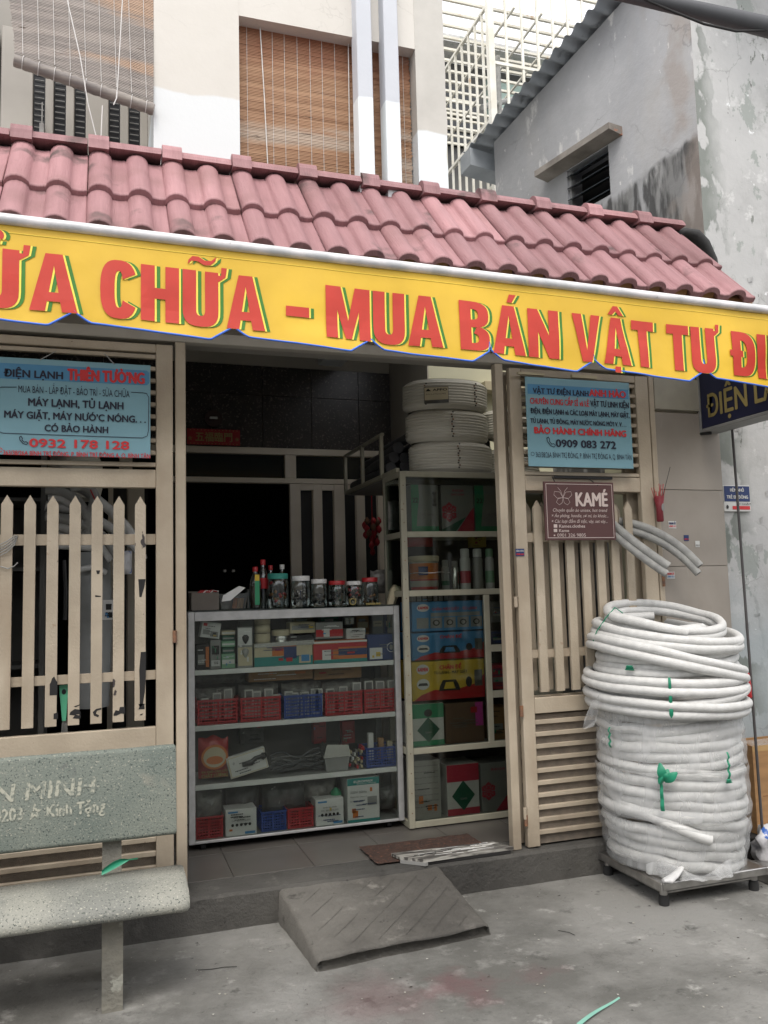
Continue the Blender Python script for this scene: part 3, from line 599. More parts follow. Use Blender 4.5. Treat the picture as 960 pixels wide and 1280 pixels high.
for a, b in ((324, 337), (435, 437)): tie([(ax(a, 30, YB-.02), YB-.02, 4.6), (ax((a+b)/2, 120, YB-.02), YB-.02, 4.1), (ax(b, 205, YB-.02), YB-.02, 3.45)], .003, 'cordw', b1, 'pull_cord')
b2 = thing('bamboo_blind', 'narrow strip of brown bamboo blind visible between the two wall fins', 'blind', (1.4, YB, 3.4)); blind(b2, 1.335, 1.52, YB+.01, 3.42, 4.57, 'bamboo', [])
b3 = thing('bamboo_blind', 'thin brown bamboo blind edge right of the second wall fin', 'blind', (1.6, YB, 3.4)); blind(b3, 1.525, ax(513, 140, YB), YB, 3.42, 4.57, 'bamboo', [ax(504, 120, YB)])
# half rolled, slanting blind over the recess
YL = 4.13
bl = thing('bamboo_blind', 'greyed half rolled bamboo blind hanging slanted over the balcony recess', 'blind', (-.1, YL, 4.0))
def zlow(x): return 4.040-.222*(x+.402)
def shp(mb, z, h, j):
    zz = z-4.0                                  # family of slats that grow steadily more slanted towards the roll
    n = 10; xa, xb = -.402-.04*min(1, (z-4.0)/.35)*1.0+j, .2205
    k = max(0, 1-(z-4.04)/.75)
    v = []
    for i in range(n+1):
        x = xa+(xb-xa)*i/n; base = z-.222*(x+.402)*(.35+.65*k)
        yy = YL-.02-.02*math.sin(PI*i/n)-.03*k
        v += [(x, yy, base), (x, yy, base+h), (x, yy+.004, base+h), (x, yy+.004, base)]
    f = []
    for i in range(n):
        for q in range(4): f.append((i*4+q, i*4+(q+1) % 4, i*4+4+(q+1) % 4, i*4+4+q))
    mb.add(v, f)
blind(bl, 0, 0, YL, 4.045, 4.75, 'bamboogrey', [], pitch=.0078, shape=shp)
rl = MB(); n = 40; pts = [(-.412+(.633)*i/n, YL-.055, zlow(-.412+.633*i/n)-.005) for i in range(n+1)]
M['rollgrey'] = mat('dull_rolled_bamboo', (.27, .24, .21), (.18, .16, .15), .7, 8, fac=(.4, .6), stretch=(.4, 4, 4))
rollo = rl.tube(pts, [.028+.0018*math.sin(i*2.3) for i in range(n+1)], 14).build('rolled_bottom', 'rollgrey', bl)
for i in range(9):
    x = -.375+i*.07
    tie([(x+.0015*q, YL-.055-.033*math.cos(q*PI/8), zlow(x)-.005+.033*math.sin(q*PI/8)) for q in range(-4, 5)], .0014, 'cordw', rollo, 'wrap_cord')
    k_ = i
    tie([(x-.02, YL-.045, 4.75), (x-.012, YL-.055, 4.38-.1*x), (x, YL-.078, zlow(x)+.03)], .0013, 'cordw', bl, 'stitch_cord')
tie([(ax(84, 0, 3.98), 3.98, az(84, 0, 3.98)), (ax(100, 70, 3.98), 3.98, az(100, 70, 3.98)), (ax(110, 130, 3.98), 3.98, az(110, 130, 3.98)), (ax(122, 180, 4.0), 4.0, az(122, 178, 4.0))], .0028, 'cordw', bl, 'pull_cord')
tie([(ax(153, 0, 3.98), 3.98, az(153, 0, 3.98)), (ax(148, 90, 3.98), 3.98, az(148, 90, 3.98)), (ax(146, 122, 3.98), 3.98, az(146, 122, 3.98)), (ax(142, 131, 3.98), 3.98, az(142, 131, 3.98))], .0028, 'cordw', bl, 'pull_cord')
tie([(ax(128, 132, 4.0), 4.0, az(128, 132, 4.0)), (ax(126, 178, 4.0), 4.0, az(126, 178, 4.0))], .0028, 'cordw', bl, 'pull_cord')
# ---- tiled canopy roof
rf = thing('tiled_canopy', 'red clay tiled canopy roof with ridge caps above the shop front', 'roof', (1.2, 3.8, 3.3))
SL = Vector((0, 3.508-4.04, 3.045-3.625)); sl_len = SL.length; SLn = SL.normalized(); UPn = Vector((0, -SLn.z, SLn.y)); UPn = UPn if UPn.z > 0 else -UPn
TP = .336
def prof():
    pts = []                    # (u, h): one roll, one pan, twice
    for rep in range(2):
        u0_ = rep*TP/2
        for i in range(9): a = PI*i/8; pts.append((u0_+.052-.052*math.cos(a), .037*math.sin(a)**1.15 if 0 < i < 8 else 0))
        pts.append((u0_+TP/2-.035, -.002)); pts.append((u0_+TP/2-.014, 0)); pts.append((u0_+TP/2-.007, .003))
    pts.append((TP, 0)); return pts
PR = prof()
def tile_mesh(L_, seed):
    v = []; f = []; n = len(PR)
    for li, (l, lift) in enumerate(((0, 0), (L_-.02, .016), (L_-.006, .019), (L_, .013))):
        for (u, h) in PR:
            v.append(Vector((u*.995, 0, 0))+SLn*l+UPn*(h+lift))
    for (u, h) in PR: v.append(Vector((u*.995, 0, 0))+SLn*(L_)+UPn*(h+.013-.026))
    for (u, h) in PR: v.append(Vector((u*.995, 0, 0))+UPn*(h-.012))
    rows = 6
    for r_ in range(rows-1):
        for i in range(n-1): a = r_*n+i; f.append((a, a+n, a+n+1, a+1))
    f.append(tuple([r_*n for r_ in range(rows)][::-1])); f.append(tuple([r_*n+n-1 for r_ in range(rows)]))
    mb = MB(); mb.add(v, f, True); mb.sm[-2:] = [False, False]
    for q in range(3*(n-1), 4*(n-1)): mb.sm[q] = False
    return mb
XR0 = -.06; XE = 3.36
for course, (l0, L_) in enumerate(((0.02, .452), (.455, .362))):
    base = None
    for k in range(-4, 10):
        x = XR0+k*TP-.018
        if x > XE-.3: continue
        P0 = Vector((x, 4.04, 3.605))+SLn*l0-UPn*(.004 if course == 0 else .012)
        if base is None:
            base = tile_mesh(L_, 0).build('roof_tile', 'tile_roof', rf, local=True); t = base
        else: t = base.copy(); COL.objects.link(t)
        t.location = P0-rf.location+Vector((random.uniform(-.002, .002), 0, 0)); t.rotation_euler = (random.uniform(-.006, .006), random.uniform(-.008, .008), random.uniform(-.008, .008))
# ridge caps
rc = None
for k in range(-4, 11):
    x = XR0+k*TP-.02
    if x > 3.25: continue
    L_ = TP if x+TP < 3.35 else 3.33-x
    mb = MB(); sec = [(-.050, -.010), (-.042, .010), (-.022, .034), (.022, .034), (.042, .012), (.048, -.016)]
    mb.prism([(a, b) for a, b in sec], .07, L_-.004, axis='x')
    col = [(-.066, -.028)]+[(-.056*math.cos(PI*q/10)-.004, .000+.062*math.sin(PI*q/10)) for q in range(11)]+[(.056, -.028)]
    mb.prism([(a, b) for a, b in col], 0, .092, axis='x')
    c = mb.build('ridge_cap', 'tile_roof', rf, local=True) if rc is None or L_ < TP else rc.copy()
    if c.name not in COL.objects: COL.objects.link(c)
    if rc is None: rc = c
    c.location = Vector((x, 4.035, 3.632))-rf.location+Vector((0, random.uniform(-.003, .003), random.uniform(-.002, .002))); c.rotation_euler = (0, random.uniform(-.01, .01), random.uniform(-.008, .008))
# deck, mortar, fascia
p0 = Vector((0, 4.04, 3.575)); dv = [p0, p0+SLn*(sl_len-.04), p0+SLn*(sl_len-.04)-UPn*.03, p0-UPn*.03]
MB().prism([(p.y, p.z) for p in dv], -1.6, XE-.06, axis='x').build('roof_deck', 'wood', rf)
BX(-1.6, 3.30, 3.53, 3.56, 2.955, 3.012).build('fascia', 'wood', rf)
MB().prism([(3.60, 2.96), (4.09, 2.96), (4.09, 2.99), (3.60, 2.99)], -1.6, 3.30, axis='x').build('soffit', flat('soffit_board', (.25, .22, .18)), rf)
nb = 0
for k in range(-4, 19):      # mortar plugs under the eave rolls
    x = XR0+k*TP/2-.018+.052
    if x > 3.3: continue
    MB().tube([(x, 3.55, 3.038), (x, 3.512, 3.006)], [.040, .036], 10).build('mortar_plug', 'carton', rf)
MB().prism([(3.99, 3.50), (4.04, 3.585), (4.095, 3.63), (4.095, 3.45)], -1.6, 3.30, axis='x').build('mortar_bed', 'plinth', rf)
tb = MB(); pts = [(3.26, 4.075, 3.60), (3.32, 4.075, 3.615), (3.39, 4.065, 3.60), (3.44, 4.05, 3.54), (3.485, 4.03, 3.44), (3.50, 4.02, 3.36)]
tag(tb.tube(pts, [.03, .055, .07, .07, .05, .03], 12, flatten=.6).build('tar_patch', mat('black_tar', (.035, .035, .035), (.02, .02, .02), .8, 12, bump=.8, bscale=15)), 'lump of black tar sealing the roof end against the grey wall', 'tar patch')
# ---- overhead cable
cb = thing('overhead_cable', 'thick black bundle of street cables crossing the top right corner', 'cable', (3.2, 3.3, 5))
def ap(px, py, Y): x, z = at(px, py, Y); return (x, Y, z)
MB().tube([ap(560, -70, 3.1), ap(700, -25, 3.1), ap(800, -3, 3.1), ap(880, 15, 3.1), ap(960, 34, 3.1), ap(1100, 75, 3.1)], [.03, .032, .034, .04, .048, .05], 12).build('cable_bundle', flat('weathered_cable_sheath', (.07, .072, .078)), cb)
MB().tube([ap(800, -3, 3.08), ap(840, 14, 3.08), ap(880, 30, 3.08), ap(920, 39, 3.08), ap(955, 38, 3.08), ap(1000, 34, 3.08)], .006, 6).build('loose_wire', 'rubber', cb)
# ================================================================= BANNER
YBn = 3.30
bn = thing('awning_banner', 'long yellow awning banner with big red letters and blue scalloped hem', 'banner', (1.2, YBn, 2.9))
def zrod(x): return 2.942-.0156*(x+.37)
def zbase(x): return 2.600-.0205*(x+.37)
NOT = [-1.35, -.73, -.12, .482, 1.059, 1.616, 2.145, 2.761, 3.37, 3.98]
def zbot(x):
    z = 2.545-.0185*(x+.37)
    for i, n0 in enumerate(NOT[:-1]):
        n1 = NOT[i+1]
        if n0 <= x <= n1:
            z += .012-.030*(x-n0)/(n1-n0)      # each scallop sags towards its right end
            if x-n0 < .07: z += .042*(1-(x-n0)/.07)**1.3
            if n1-x < .085: z += .060*(1-(n1-x)/.085)
    return z
def ywav(x, z):
    d = max(0, min(1, (2.93-z)/.4))
    return YBn+d*(.007*math.sin(x*9+z*4)+.012*noise.noise(Vector((x*3, z*5, 0)))+.004*noise.noise(Vector((x*11, z*9, 4))))
v = []; f = []; X0, X1 = -1.3, 3.95; nx, nz_ = 420, 14
xs = sorted(set([X0+(X1-X0)*i/nx for i in range(nx+1)]+[n for n in NOT if X0 < n < X1]))
for x in xs:
    for j in range(nz_+1):
        z = zbot(x)+(zrod(x)-.03-zbot(x))*j/nz_; v.append((x, ywav(x, z), z))
m_ = nz_+1
for i in range(len(xs)-1):
    for j in range(nz_): f.append((i*m_+j, (i+1)*m_+j, (i+1)*m_+j+1, i*m_+j+1))
MB().add(v, f, True).build('banner_cloth', 'yellow', bn)
hm = [(x, ywav(x, zbot(x))-.001, zbot(x)) for x in xs]
MB().tube(hm, .0042, 6).build('blue_hem', 'bluehem', bn)
MB().tube([(X0, YBn-.004, zrod(X0)-.020), (0, YBn-.004, zrod(0)-.020), (2, YBn-.004, zrod(2)-.018), (X1, YBn-.004, zrod(X1)-.020)], .021, 16).build('roller_pole', 'whitepole', bn)
sm = [(x, ywav(x, zrod(x)-.07)-.0008, zrod(x)-.07) for x in xs[::2]]
MB().tube(sm, .0014, 5).build('seam', 'yel2', bn)
def fb(off, dx=0, dz=0):
    return lambda x, z: (x+dx, ywav(x+dx, z+dz)-off, z+dz)
XW = lambda px: ax(px, 400, YBn)
for s, p0_, p1_ in (('SỬA', -92, 97), ('CHỮA', 125, 331), ('-', 357, 386), ('MUA', 407, 552), ('BÁN', 573, 697), ('VẬT', 714, 816), ('TƯ', 832, 893), ('ĐIỆN', 911, 1009), ('LẠNH', 1096, 1300)):
    xa, xb = XW(p0_), XW(p1_)
    if xb > 3.94: xb = 3.94
    if s == 'LẠNH': continue
    h = .224
    z = zbase(xa)-.016
    heavy_word(s, 'green', bn, xa+.021, z-.001, h, xb-xa, fb(.0022), -.02, 'letter_shadow')
    heavy_word(s, 'yel2', bn, xa+.0075, z-.001, h, xb-xa, fb(.0036), -.02, 'letter_outline')
    heavy_word(s, 'red', bn, xa, z, h, xb-xa, fb(.0050), -.02, 'letters')
# ================================================================= GATES
YG = 4.03
def picket(x, zb, zt, w=.048, th=.018, y=YG-.004): 
    return MB().prism([(x-w/2, zb), (x+w/2, zb), (x+w/2, zt-.042), (x, zt), (x-w/2, zt-.042)], y, y+th)
def leaf(name, label, x0, x1, stl, stw, rails, pk, Y, slats_lo, slats_hi, m='beige', z0=.165, z1=2.70, dark=False):
    g = thing(name, label, 'gate', ((x0+x1)/2, Y, z0))
    BX(x0, x0+stl, Y, Y+.04, z0, z1, c=.003).build('stile', m, g); BX(x1-stw, x1, Y, Y+.04, z0, z1, c=.003).build('stile', m, g)
    a, b = x0+stl+.0005, x1-stw-.0005
    for (za, zb) in rails: BX(a, b, Y+.002, Y+.038, za, zb, c=.003).build('rail', m, g)
    for (za, zb) in ((1.748, 1.797), (1.128, 1.17)): BX(a, b, Y+.021, Y+.033, za, zb, c=.001).build('crossbar', m, g)
    for x in pk: picket(x, .950, 1.972, y=Y+.001).build('picket', 'beige_old' if (hash(round(x*100)) % 2 == 0 and not dark) else m, g)
    BX(a, b, Y+.028, Y+.030, .17, .83).build('perforated_panel', 'mesh', g)
    for z in slats_lo: BX(a, b, Y+.004, Y+.026, z-.011, z+.011, c=.002).build('slat', m, g)
    for z in slats_hi: BX(a, b, Y+.006, Y+.03, z-.010, z+.010, c=.002).build('slat', m, g)
    return g
lo = [.795-.0625*i for i in range(11)]
lo = [z for z in lo if z > .19]
hi = [2.64-.0575*i for i in range(10)]
hi = [z for z in hi if z > 2.115]
gl = leaf('gate_leaf', 'cream steel folding gate leaf with pointed pickets behind the stone bench', -.985, .306, .08, .077, ((2.012, 2.098), (.828, .917), (2.66, 2.70)), [-.314+.0945*i-.378 for i in range(-1, 10)][0:], YG, lo, hi)
gr = leaf('gate_leaf', 'cream steel folding gate leaf with pointed pickets holding the maroon sign', 2.088, 2.975, .07, .085, ((2.026, 2.108), (.84, .922), (2.66, 2.70)), [2.225+.0955*i for i in range(7)], YG, lo, hi)
gf = leaf('gate_leaf', 'shaded folded gate leaf standing right behind the one with the maroon sign', 2.062, 2.93, .05, .08, ((2.026, 2.108), (.84, .922), (2.66, 2.70)), [2.205+.0955*i for i in range(7)], YG+.085, lo, hi, dark=True)
# frame posts, narrow leaf, hinges
gp = thing('entrance_surround', 'cream steel posts around the open shop entrance', 'door surround', (1.2, 4.04, .16))
BX(.318, .366, 4.035, 4.085, .16, 2.72, c=.003).build('post', 'beige', gp)
BX(2.005, 2.052, 4.035, 4.085, .16, 2.72, c=.003).build('post', 'beige', gp)
BX(2.985, 3.018, 4.035, 4.085, .16, 2.75, c=.003).build('post', 'beige', gp)
BX(-2.0, 3.02, 4.036, 4.09, 2.722, 2.775, c=.003).build('head_rail', flat('pale_head_rail', (.42, .39, .34)), gp)
for x, z, mm in ((2.070, 1.43, 'beige'), (2.075, .34, 'beige'), (2.078, .305, 'rust'), (.312, 1.32, 'rust'), (2.078, .86, 'rust')):
    MB().tube([(x, 4.028, z-.028), (x, 4.028, z+.028)], .010, 10).build('hinge', mm, gp)
MB().tube([(3.000, 4.02, 1.49), (3.000, 4.02, 1.57)], .009, 10).build('hinge', 'rust', gp)
def chip(px, py, pts):
    x, z = at(px, py, 4.030); v = [(x+a*.0045, 4.0302, z-b*.0041) for a, b in pts]
    mb = MB().add(v, [tuple(range(len(v)))]); return mb.build('paint_chip', 'dark', gl)
chip(65, 848, [(0, 0), (2, -2), (4, 3), (5, 4), (5, 18), (-2, 18), (-2, 6), (-1, 4)]); chip(67, 892, [(0, 0), (4, -1), (4, 6), (0, 6)])
chip(88, 890, [(0, 0), (4, -3), (8, -2), (10, 3), (5, 3), (10, 5), (9, 8), (2, 7), (4, 4), (-1, 3)]); chip(92, 882, [(0, 1), (6, -1), (6, 0), (2, 2)])
chip(116, 890, [(0, 0), (3, -3), (8, -4), (8, -2), (4, -1), (3, 2), (6, 4), (5, 6), (1, 4)]); chip(142, 889, [(0, 3), (2, -1), (5, 0), (6, -4), (11, -4), (11, 4), (7, 3), (3, 5), (0, 5)])
chip(176, 815, [(0, 0), (5, 0), (5, 26), (4, 44), (2, 58), (-1, 61), (-1, 40), (-1.5, 20)]); chip(173, 880, [(0, 0), (6, 0), (6, 6), (0, 6), (1, 3)]); chip(175, 893, [(0, 0), (3, -1), (2, 1), (0, 1)])
chip(120, 713, [(0, 0), (4, 0), (3, 4), (1, 4)]); chip(119, 744, [(0, 0), (6, 1), (5, 2), (0, 2)]); chip(173, 724, [(0, 0), (7, 0), (6, 8), (3, 20), (1, 20)])
# rusty wire wrapped on the left pickets
wr = thing('tied_string', 'green grey string knotted round the first picket of the left gate', 'string', (-.40, 4.0, 1.7))
for k in range(5): tie([(-.435, 4.022, 1.75-.012*k), (-.405, 4.016, 1.765-.012*k), (-.375, 4.022, 1.79-.01*k), (-.365, 4.05, 1.79)], .0025, 'hosegrey', wr, 'strand')
tie([(-.43, 4.022, 1.655), (-.40, 4.016, 1.645), (-.375, 4.02, 1.655), (-.36, 4.01, 1.67)], .003, 'hosegrey', wr, 'strand')
# ================================================================= SIGNS
def signboard(name, label, x0, x1, z0, z1, Y, m, th=.004, cat='sign', tilt=0):
    s = thing(name, label, cat, ((x0+x1)/2, Y, z0)); BX(x0, x1, Y, Y+th, z0, z1, c=.001).build('board', m, s); return s
def phone_icon(cx, cz, r, y, m, par, w=.004):
    p = [(cx-r*.55, cz+r*.95), (cx-r*.9, cz+r*.7), (cx-r*.75, cz), (cx-r*.1, cz-r*.75), (cx+r*.6, cz-r), (cx+r*.95, cz-r*.6), (cx+r*.5, cz-r*.3), (cx+r*.15, cz-r*.45), (cx-r*.35, cz+r*.1), (cx-r*.25, cz+r*.45)]
    stroke(p, w, y, m, par, 'phone_icon', True)
Y1 = 3.985; y_ = Y1-.0025
s1 = signboard('shop_sign', 'pale blue air conditioner repair sign hanging on the left gate above the bench', -.70, .201, 2.145, 2.583, Y1, 'signblue')
T = lambda s, m, x, z, h, w, bold=.0, al='L', p=s1, **k: text(s, m, p, x, z, y_, h, w, bold, al, **k)
P1 = lambda px, py: at(px, py, Y1)
quad([(-.60, 2.555), (.185, 2.557), (.195, 2.547), (.195, 2.497), (.185, 2.487), (-.60, 2.485)], Y1-.0015, 'signband', s1, 'blue_band')
def place(s, m, px0, px1, pyb, pyt, bold=.02, p=s1, Y=Y1, **k):        # text fitted between photo columns, on the board's own plane
    a = at(px0, pyb, Y); b = at(px1, pyb, Y); t_ = at(px0, pyt, Y)
    return text(s, m, p, a[0], a[1], Y-.003, t_[1]-a[1], b[0]-a[0], bold, 'L', slope=0, **k)
place('ĐIỆN LẠNH', 'ink', 5, 78.5, 470.5, 461.5, .035); place('THIÊN TƯỜNG', 'inkred', 85, 180, 475, 461.5, .045)
place('MUA BÁN - LẮP ĐẶT - BẢO TRÌ - SỬA CHỮA', 'ink', 23, 162, 490.5, 482, .008)
place('MÁY LẠNH, TỦ LẠNH', 'ink', 35.5, 154, 507, 498, .03)
place('MÁY GIẶT, MÁY NƯỚC NÓNG. . .', 'ink', 5.5, 182, 522, 513.5, .03)
place('CÓ BẢO HÀNH', 'ink', 56, 135, 539, 531, .03)
place('0932 178 128', 'inkred', 37, 161, 558.5, 548.5, .04)
place('363/38/26A BÌNH TRỊ ĐÔNG, P. BÌNH TRỊ ĐÔNG A, Q. BÌNH TÂN', 'inkred', 4, 187.5, 568.5, 563, .015)
phone_icon(*at(29.5, 550.5, Y1), .019, y_, 'ink', s1, .004)
a = [at(21, 484, Y1), at(2, 484, Y1), at(-6, 488, Y1), at(-10, 497, Y1), at(-10, 530, Y1), at(-4, 539, Y1), at(4, 541.5, Y1), at(90, 544.5, Y1), at(178, 547.5, Y1), at(184, 545, Y1), at(185.5, 538, Y1), at(186, 497, Y1), at(183, 492, Y1), at(178, 491, Y1), at(164, 490.5, Y1)]
stroke(a, .003, y_, 'ink', s1, 'border_line'); x, z = at(0, 562.5, Y1); stroke(arc(x, z, .009, 0, 330), .003, y_, 'inkred', s1, 'pin_icon')
for a, b, c in ((58, 50, 70), (131, 143, 142)): tie([(ax(b if a == 58 else 143, 451, Y1), Y1-.003, 2.578), (ax(70 if a == 58 else 131, 437, Y1), Y1+.02, 2.63)], .0025, 'hosegrey', s1, 'hanging_wire')
# right blue sign
Y2 = 3.975
s2 = signboard('shop_sign', 'pale blue electrical supply sign with phone number above the maroon sign', 2.153, 2.810, 2.150, 2.640, Y2, 'signblue')
quad([(2.165, 2.60), (2.80, 2.60), (2.80, 2.545), (2.165, 2.545)], Y2-.0015, 'signband', s2, 'blue_band')
pl = lambda s, m, a, b, yb, yt, bo=.02, **k: place(s, m, a, b, yb, yt, bo, p=s2, Y=Y2, **k)
pl('VẬT TƯ ĐIỆN LẠNH', 'ink', 666, 735, 491.5, 485, .03); pl('ANH HÀO', 'inkred', 736.5, 781.5, 495, 487, .05)
pl('CHUYÊN CUNG CẤP SỈ và LẺ', 'inkred', 662.5, 736, 504.5, 497.5, .02); pl('VẬT TƯ LINH KIỆN', 'ink', 738, 785.5, 508, 501, .025)
pl('ĐIỆN, ĐIỆN LẠNH và CÁC LOẠI MÁY LẠNH, MÁY GIẶT,', 'ink', 663, 786, 516.5, 510.5, .025)
pl('TỦ LẠNH, TỦ ĐÔNG, MÁY NƯỚC NÓNG MỚI V. V. . .', 'ink', 663, 782, 528.5, 523, .025)
pl('BẢO HÀNH CHÍNH HÃNG', 'inkred', 668, 782, 541.5, 534, .05); pl('0909 083 272', 'ink', 695, 769.5, 558.5, 549.5, .035)
pl('363/38/26A BÌNH TRỊ ĐÔNG, P. BÌNH TRỊ ĐÔNG A, Q. BÌNH TÂN', 'ink', 669.5, 789, 571.5, 565, .012)
phone_icon(*at(688.5, 552.5, Y2), .028, Y2-.003, 'ink', s2, .004); x, z = at(665.5, 567.5, Y2); stroke(arc(x, z, .010, 0, 350), .0025, Y2-.003, 'ink', s2, 'pin_icon')
BX(2.12, 2.28, Y2+.01, Y2+.03, 2.655, 2.668).build('top_batten', 'cream', s2); BX(2.45, 2.61, Y2+.01, Y2+.03, 2.655, 2.672).build('top_batten', 'cream', s2)
# maroon sign
Y3 = 3.965
s3 = signboard('clothing_sign', 'small maroon clothing shop sign with a butterfly outline and white letters', 2.232, 2.665, 1.752, 2.068, Y3, 'brownsign', .01)
def pk_(s, a, b, yb, yt, bo=0, m='cream_ink', **k): return place(s, m, a, b, yb, yt, bo, p=s3, Y=Y3, **k)
e = .011
for a, b, c, d in ((2.232+e, 2.665-e, 2.068-e-.003, 2.068-e), (2.232+e, 2.665-e, 1.752+e, 1.752+e+.003), (2.232+e, 2.232+e+.003, 1.752+e+.003, 2.068-e-.003), (2.665-e-.003, 2.665-e, 1.752+e+.003, 2.068-e-.003)): quad([(a, c), (b, c), (b, d), (a, d)], Y3-.0015, 'cream_ink', s3, 'border_line')
pk_('KAMÉ', 720, 759, 632.5, 616, .03)
pk_('Chuyên quần áo unisex, hot trend', 690.5, 758, 639.5, 635.5, .006, ital=.25); pk_('× Áo phông, hoodie, sơ mi, áo khoác...', 689, 760, 646.5, 642.5, .006, ital=.25); pk_('× Các loại đầm đi tiệc, váy, set váy...', 689, 759, 653.5, 649.5, .006, ital=.25)
pk_('■ Kames.clothes', 692, 731, 659.5, 655.8, .02); pk_('■ Kame', 692, 711, 665, 661.5, .02); pk_('▪ 0901 326 5XXX'.replace('5XXX', '9805'), 692, 732, 671, 667, .01)
bx_, bz = at(703.5, 622, Y3)
for sx in (-1, 1):
    stroke([(bx_, bz), (bx_+sx*.018, bz+.03), (bx_+sx*.05, bz+.033), (bx_+sx*.055, bz+.015), (bx_+sx*.035, bz-.004), (bx_, bz)], .0018, Y3-.002, 'cream_ink', s3, 'butterfly_wing')
    stroke([(bx_, bz), (bx_+sx*.03, bz-.006), (bx_+sx*.042, bz-.025), (bx_+sx*.025, bz-.04), (bx_+sx*.006, bz-.028), (bx_, bz)], .0018, Y3-.002, 'cream_ink', s3, 'butterfly_wing')
    stroke([(bx_, bz), (bx_+sx*.012, bz+.035), (bx_+sx*.03, bz+.055)], .0018, Y3-.002, 'cream_ink', s3, 'antenna')
BX(ax(693, 597, Y3+.05), ax(766, 597, Y3+.05), YG-.014, YG-.003, az(730, 599, YG), az(730, 595.5, YG), c=.002).build('hanging_bar', 'black', s3)
for px in (695, 747): tie([(ax(px, 604, Y3), Y3-.002, 2.05), (ax(px-(0 if px == 695 else 8), 600, Y3), Y3+.04, 2.10)], .003, 'rubber', s3, 'hanging_loop')
# alley sign on the grey wall
Y4 = 4.085
s4 = thing('alley_sign', 'small navy and white alley notice on the peeling grey wall', 'sign', (3.6, Y4, 1.9))
BX(3.505, 3.702, Y4, Y4+.01, 1.925, 2.083, c=.002).build('board', 'whitep', s4) ; quad([(3.510, 1.985), (3.697, 1.985), (3.697, 2.078), (3.510, 2.078)], Y4-.0015, 'navyp', s4, 'blue_field')
text('HẺM NHỎ', 'inkwhite', s4, 3.604, 2.045, Y4-.003, .018, .10, .03, 'C'); text('TRẺ EM ĐÔNG', 'inkwhite', s4, 3.604, 2.003, Y4-.003, .018, .155, .03, 'C')
text('ĐI CHẬM', 'inkblack', s4, 3.60, 1.966, Y4-.003, .009, .10, .02, 'L'); quad([(3.565, 1.937), (3.693, 1.937), (3.693, 1.958), (3.565, 1.958)], Y4-.002, 'inkred', s4, 'red_strip'); disc(3.528, 1.952, .009, .012, Y4-.002, 'inkblack', s4)
# projecting light box sign
XS = 3.335
s5 = thing('light_box_sign', 'navy light box sign with dull gold letters jutting out from the wall', 'sign', (XS, 3.7, 2.4))
BX(XS, XS+.12, 3.02, 4.03, 2.405, 2.80, c=.004).build('sign_box', 'navy', s5)
for a in ((XS-.006, XS+.126, 3.02, 4.03, 2.385, 2.404), (XS-.006, XS+.126, 3.02, 4.03, 2.801, 2.82), (XS-.006, XS+.126, 4.031, 4.05, 2.385, 2.82), (XS-.006, XS+.126, 3.0, 3.019, 2.385, 2.82)): BX(*a, c=.003).build('frame', 'greyp', s5)
text('ĐIỆN LẠNH', 'gold', s5, 0, 2.462, 0, .125, .74, .02, fn=lambda u, z: (XS-.003, 3.975-u, z), dn=(-1, 0, 0))
text('ĐIỆN LẠNH', 'gold', s5, 0, 2.485, 0, .135, .90, .02, fn=lambda u, z: (XS+.123, 3.06+u, z), dn=(1, 0, 0), name='rear_letters')
MB().tube([(XS-.01, 4.06, 2.60), (XS-.05, 4.05, 2.60)], .015, 8).build('cable_gland', 'rubber', s5); MB().tube([(XS+.0, 4.05, 2.38), (XS+.03, 3.99, 2.375)], .009, 8).build('cable_gland', 'rubber', s5)
# pillar with tile cladding
pil = thing('wall_pillar', 'beige clad pillar between the gate and the grey wall', 'pillar', (3.2, 4.1, 0))
M['pill'] = mat('beige_stone_tile', (.325, .29, .25), (.27, .24, .205), .6, 3, bump=.15, bscale=12, spots=[((.22, .19, .165), 2, .62, .15), ((.38, .35, .31), 7, .66, .1, (2, 2, .4))], rnd=.04); M['pillc'] = flat('cream_render', (.36, .335, .27))
BX(3.020, 3.475, 4.06, 4.30, .0, 2.755).build('core', 'pillc', pil)
zz = [.16, .62, 1.13, 1.602, 2.045, 2.50]
for a, b in zip(zz[:-1], zz[1:]): BX(3.021, 3.470, 4.045, 4.059, a+.0015, b-.0015, c=.0015).build('cladding_tile', 'pill', pil)
BX(3.0205, 3.474, 4.035, 4.059, 2.515, 2.7, c=.002).build('cream_band', 'pillc', pil)
# stickers
for lab, px, py, w, h, m1, lines in (('purple and red paper sticker highest on the beige pillar', 840.5, 656, .052, .042, 'whitep', ('inkred', 'navyp')), ('small dark sticker in the middle of the beige pillar', 858, 672.5, .034, .034, 'navyp', ('inkred',)),
        ('small white paper slip on the beige pillar', 872, 680, .030, .036, 'whitep', ('greyp',)), ('sky blue and white sticker lowest on the beige pillar', 838.5, 719, .054, .040, 'whitep', ('skyp', 'inkred')), ('tiny white blue sticker just behind the grey pipes', 828.5, 685, .022, .014, 'whitep', ('skyp',))):
    x, z = at(px, py, 4.043); s = thing('sticker', lab, 'sticker', (x, 4.043, z)); BX(x-w/2, x+w/2, 4.043, 4.0445, z-h/2, z+h/2).build('paper', m1, s)
    text('0909 311', lines[0], s, x, z-h*.32, 4.0415, h*.24, w*.85, .03, 'C')
    if len(lines) > 1: text('KHOAN CẮT', lines[1], s, x, z+.002, 4.0415, h*.3, w*.85, .03, 'C')
x, z = at(650, 691, 4.026); s = thing('sticker', 'navy and red sticker on the gate stile left of the pickets', 'sticker', (x, 4.026, z)); BX(x-.026, x+.026, 4.026, 4.0275, z-.018, z+.022).build('paper', 'navyp', s)
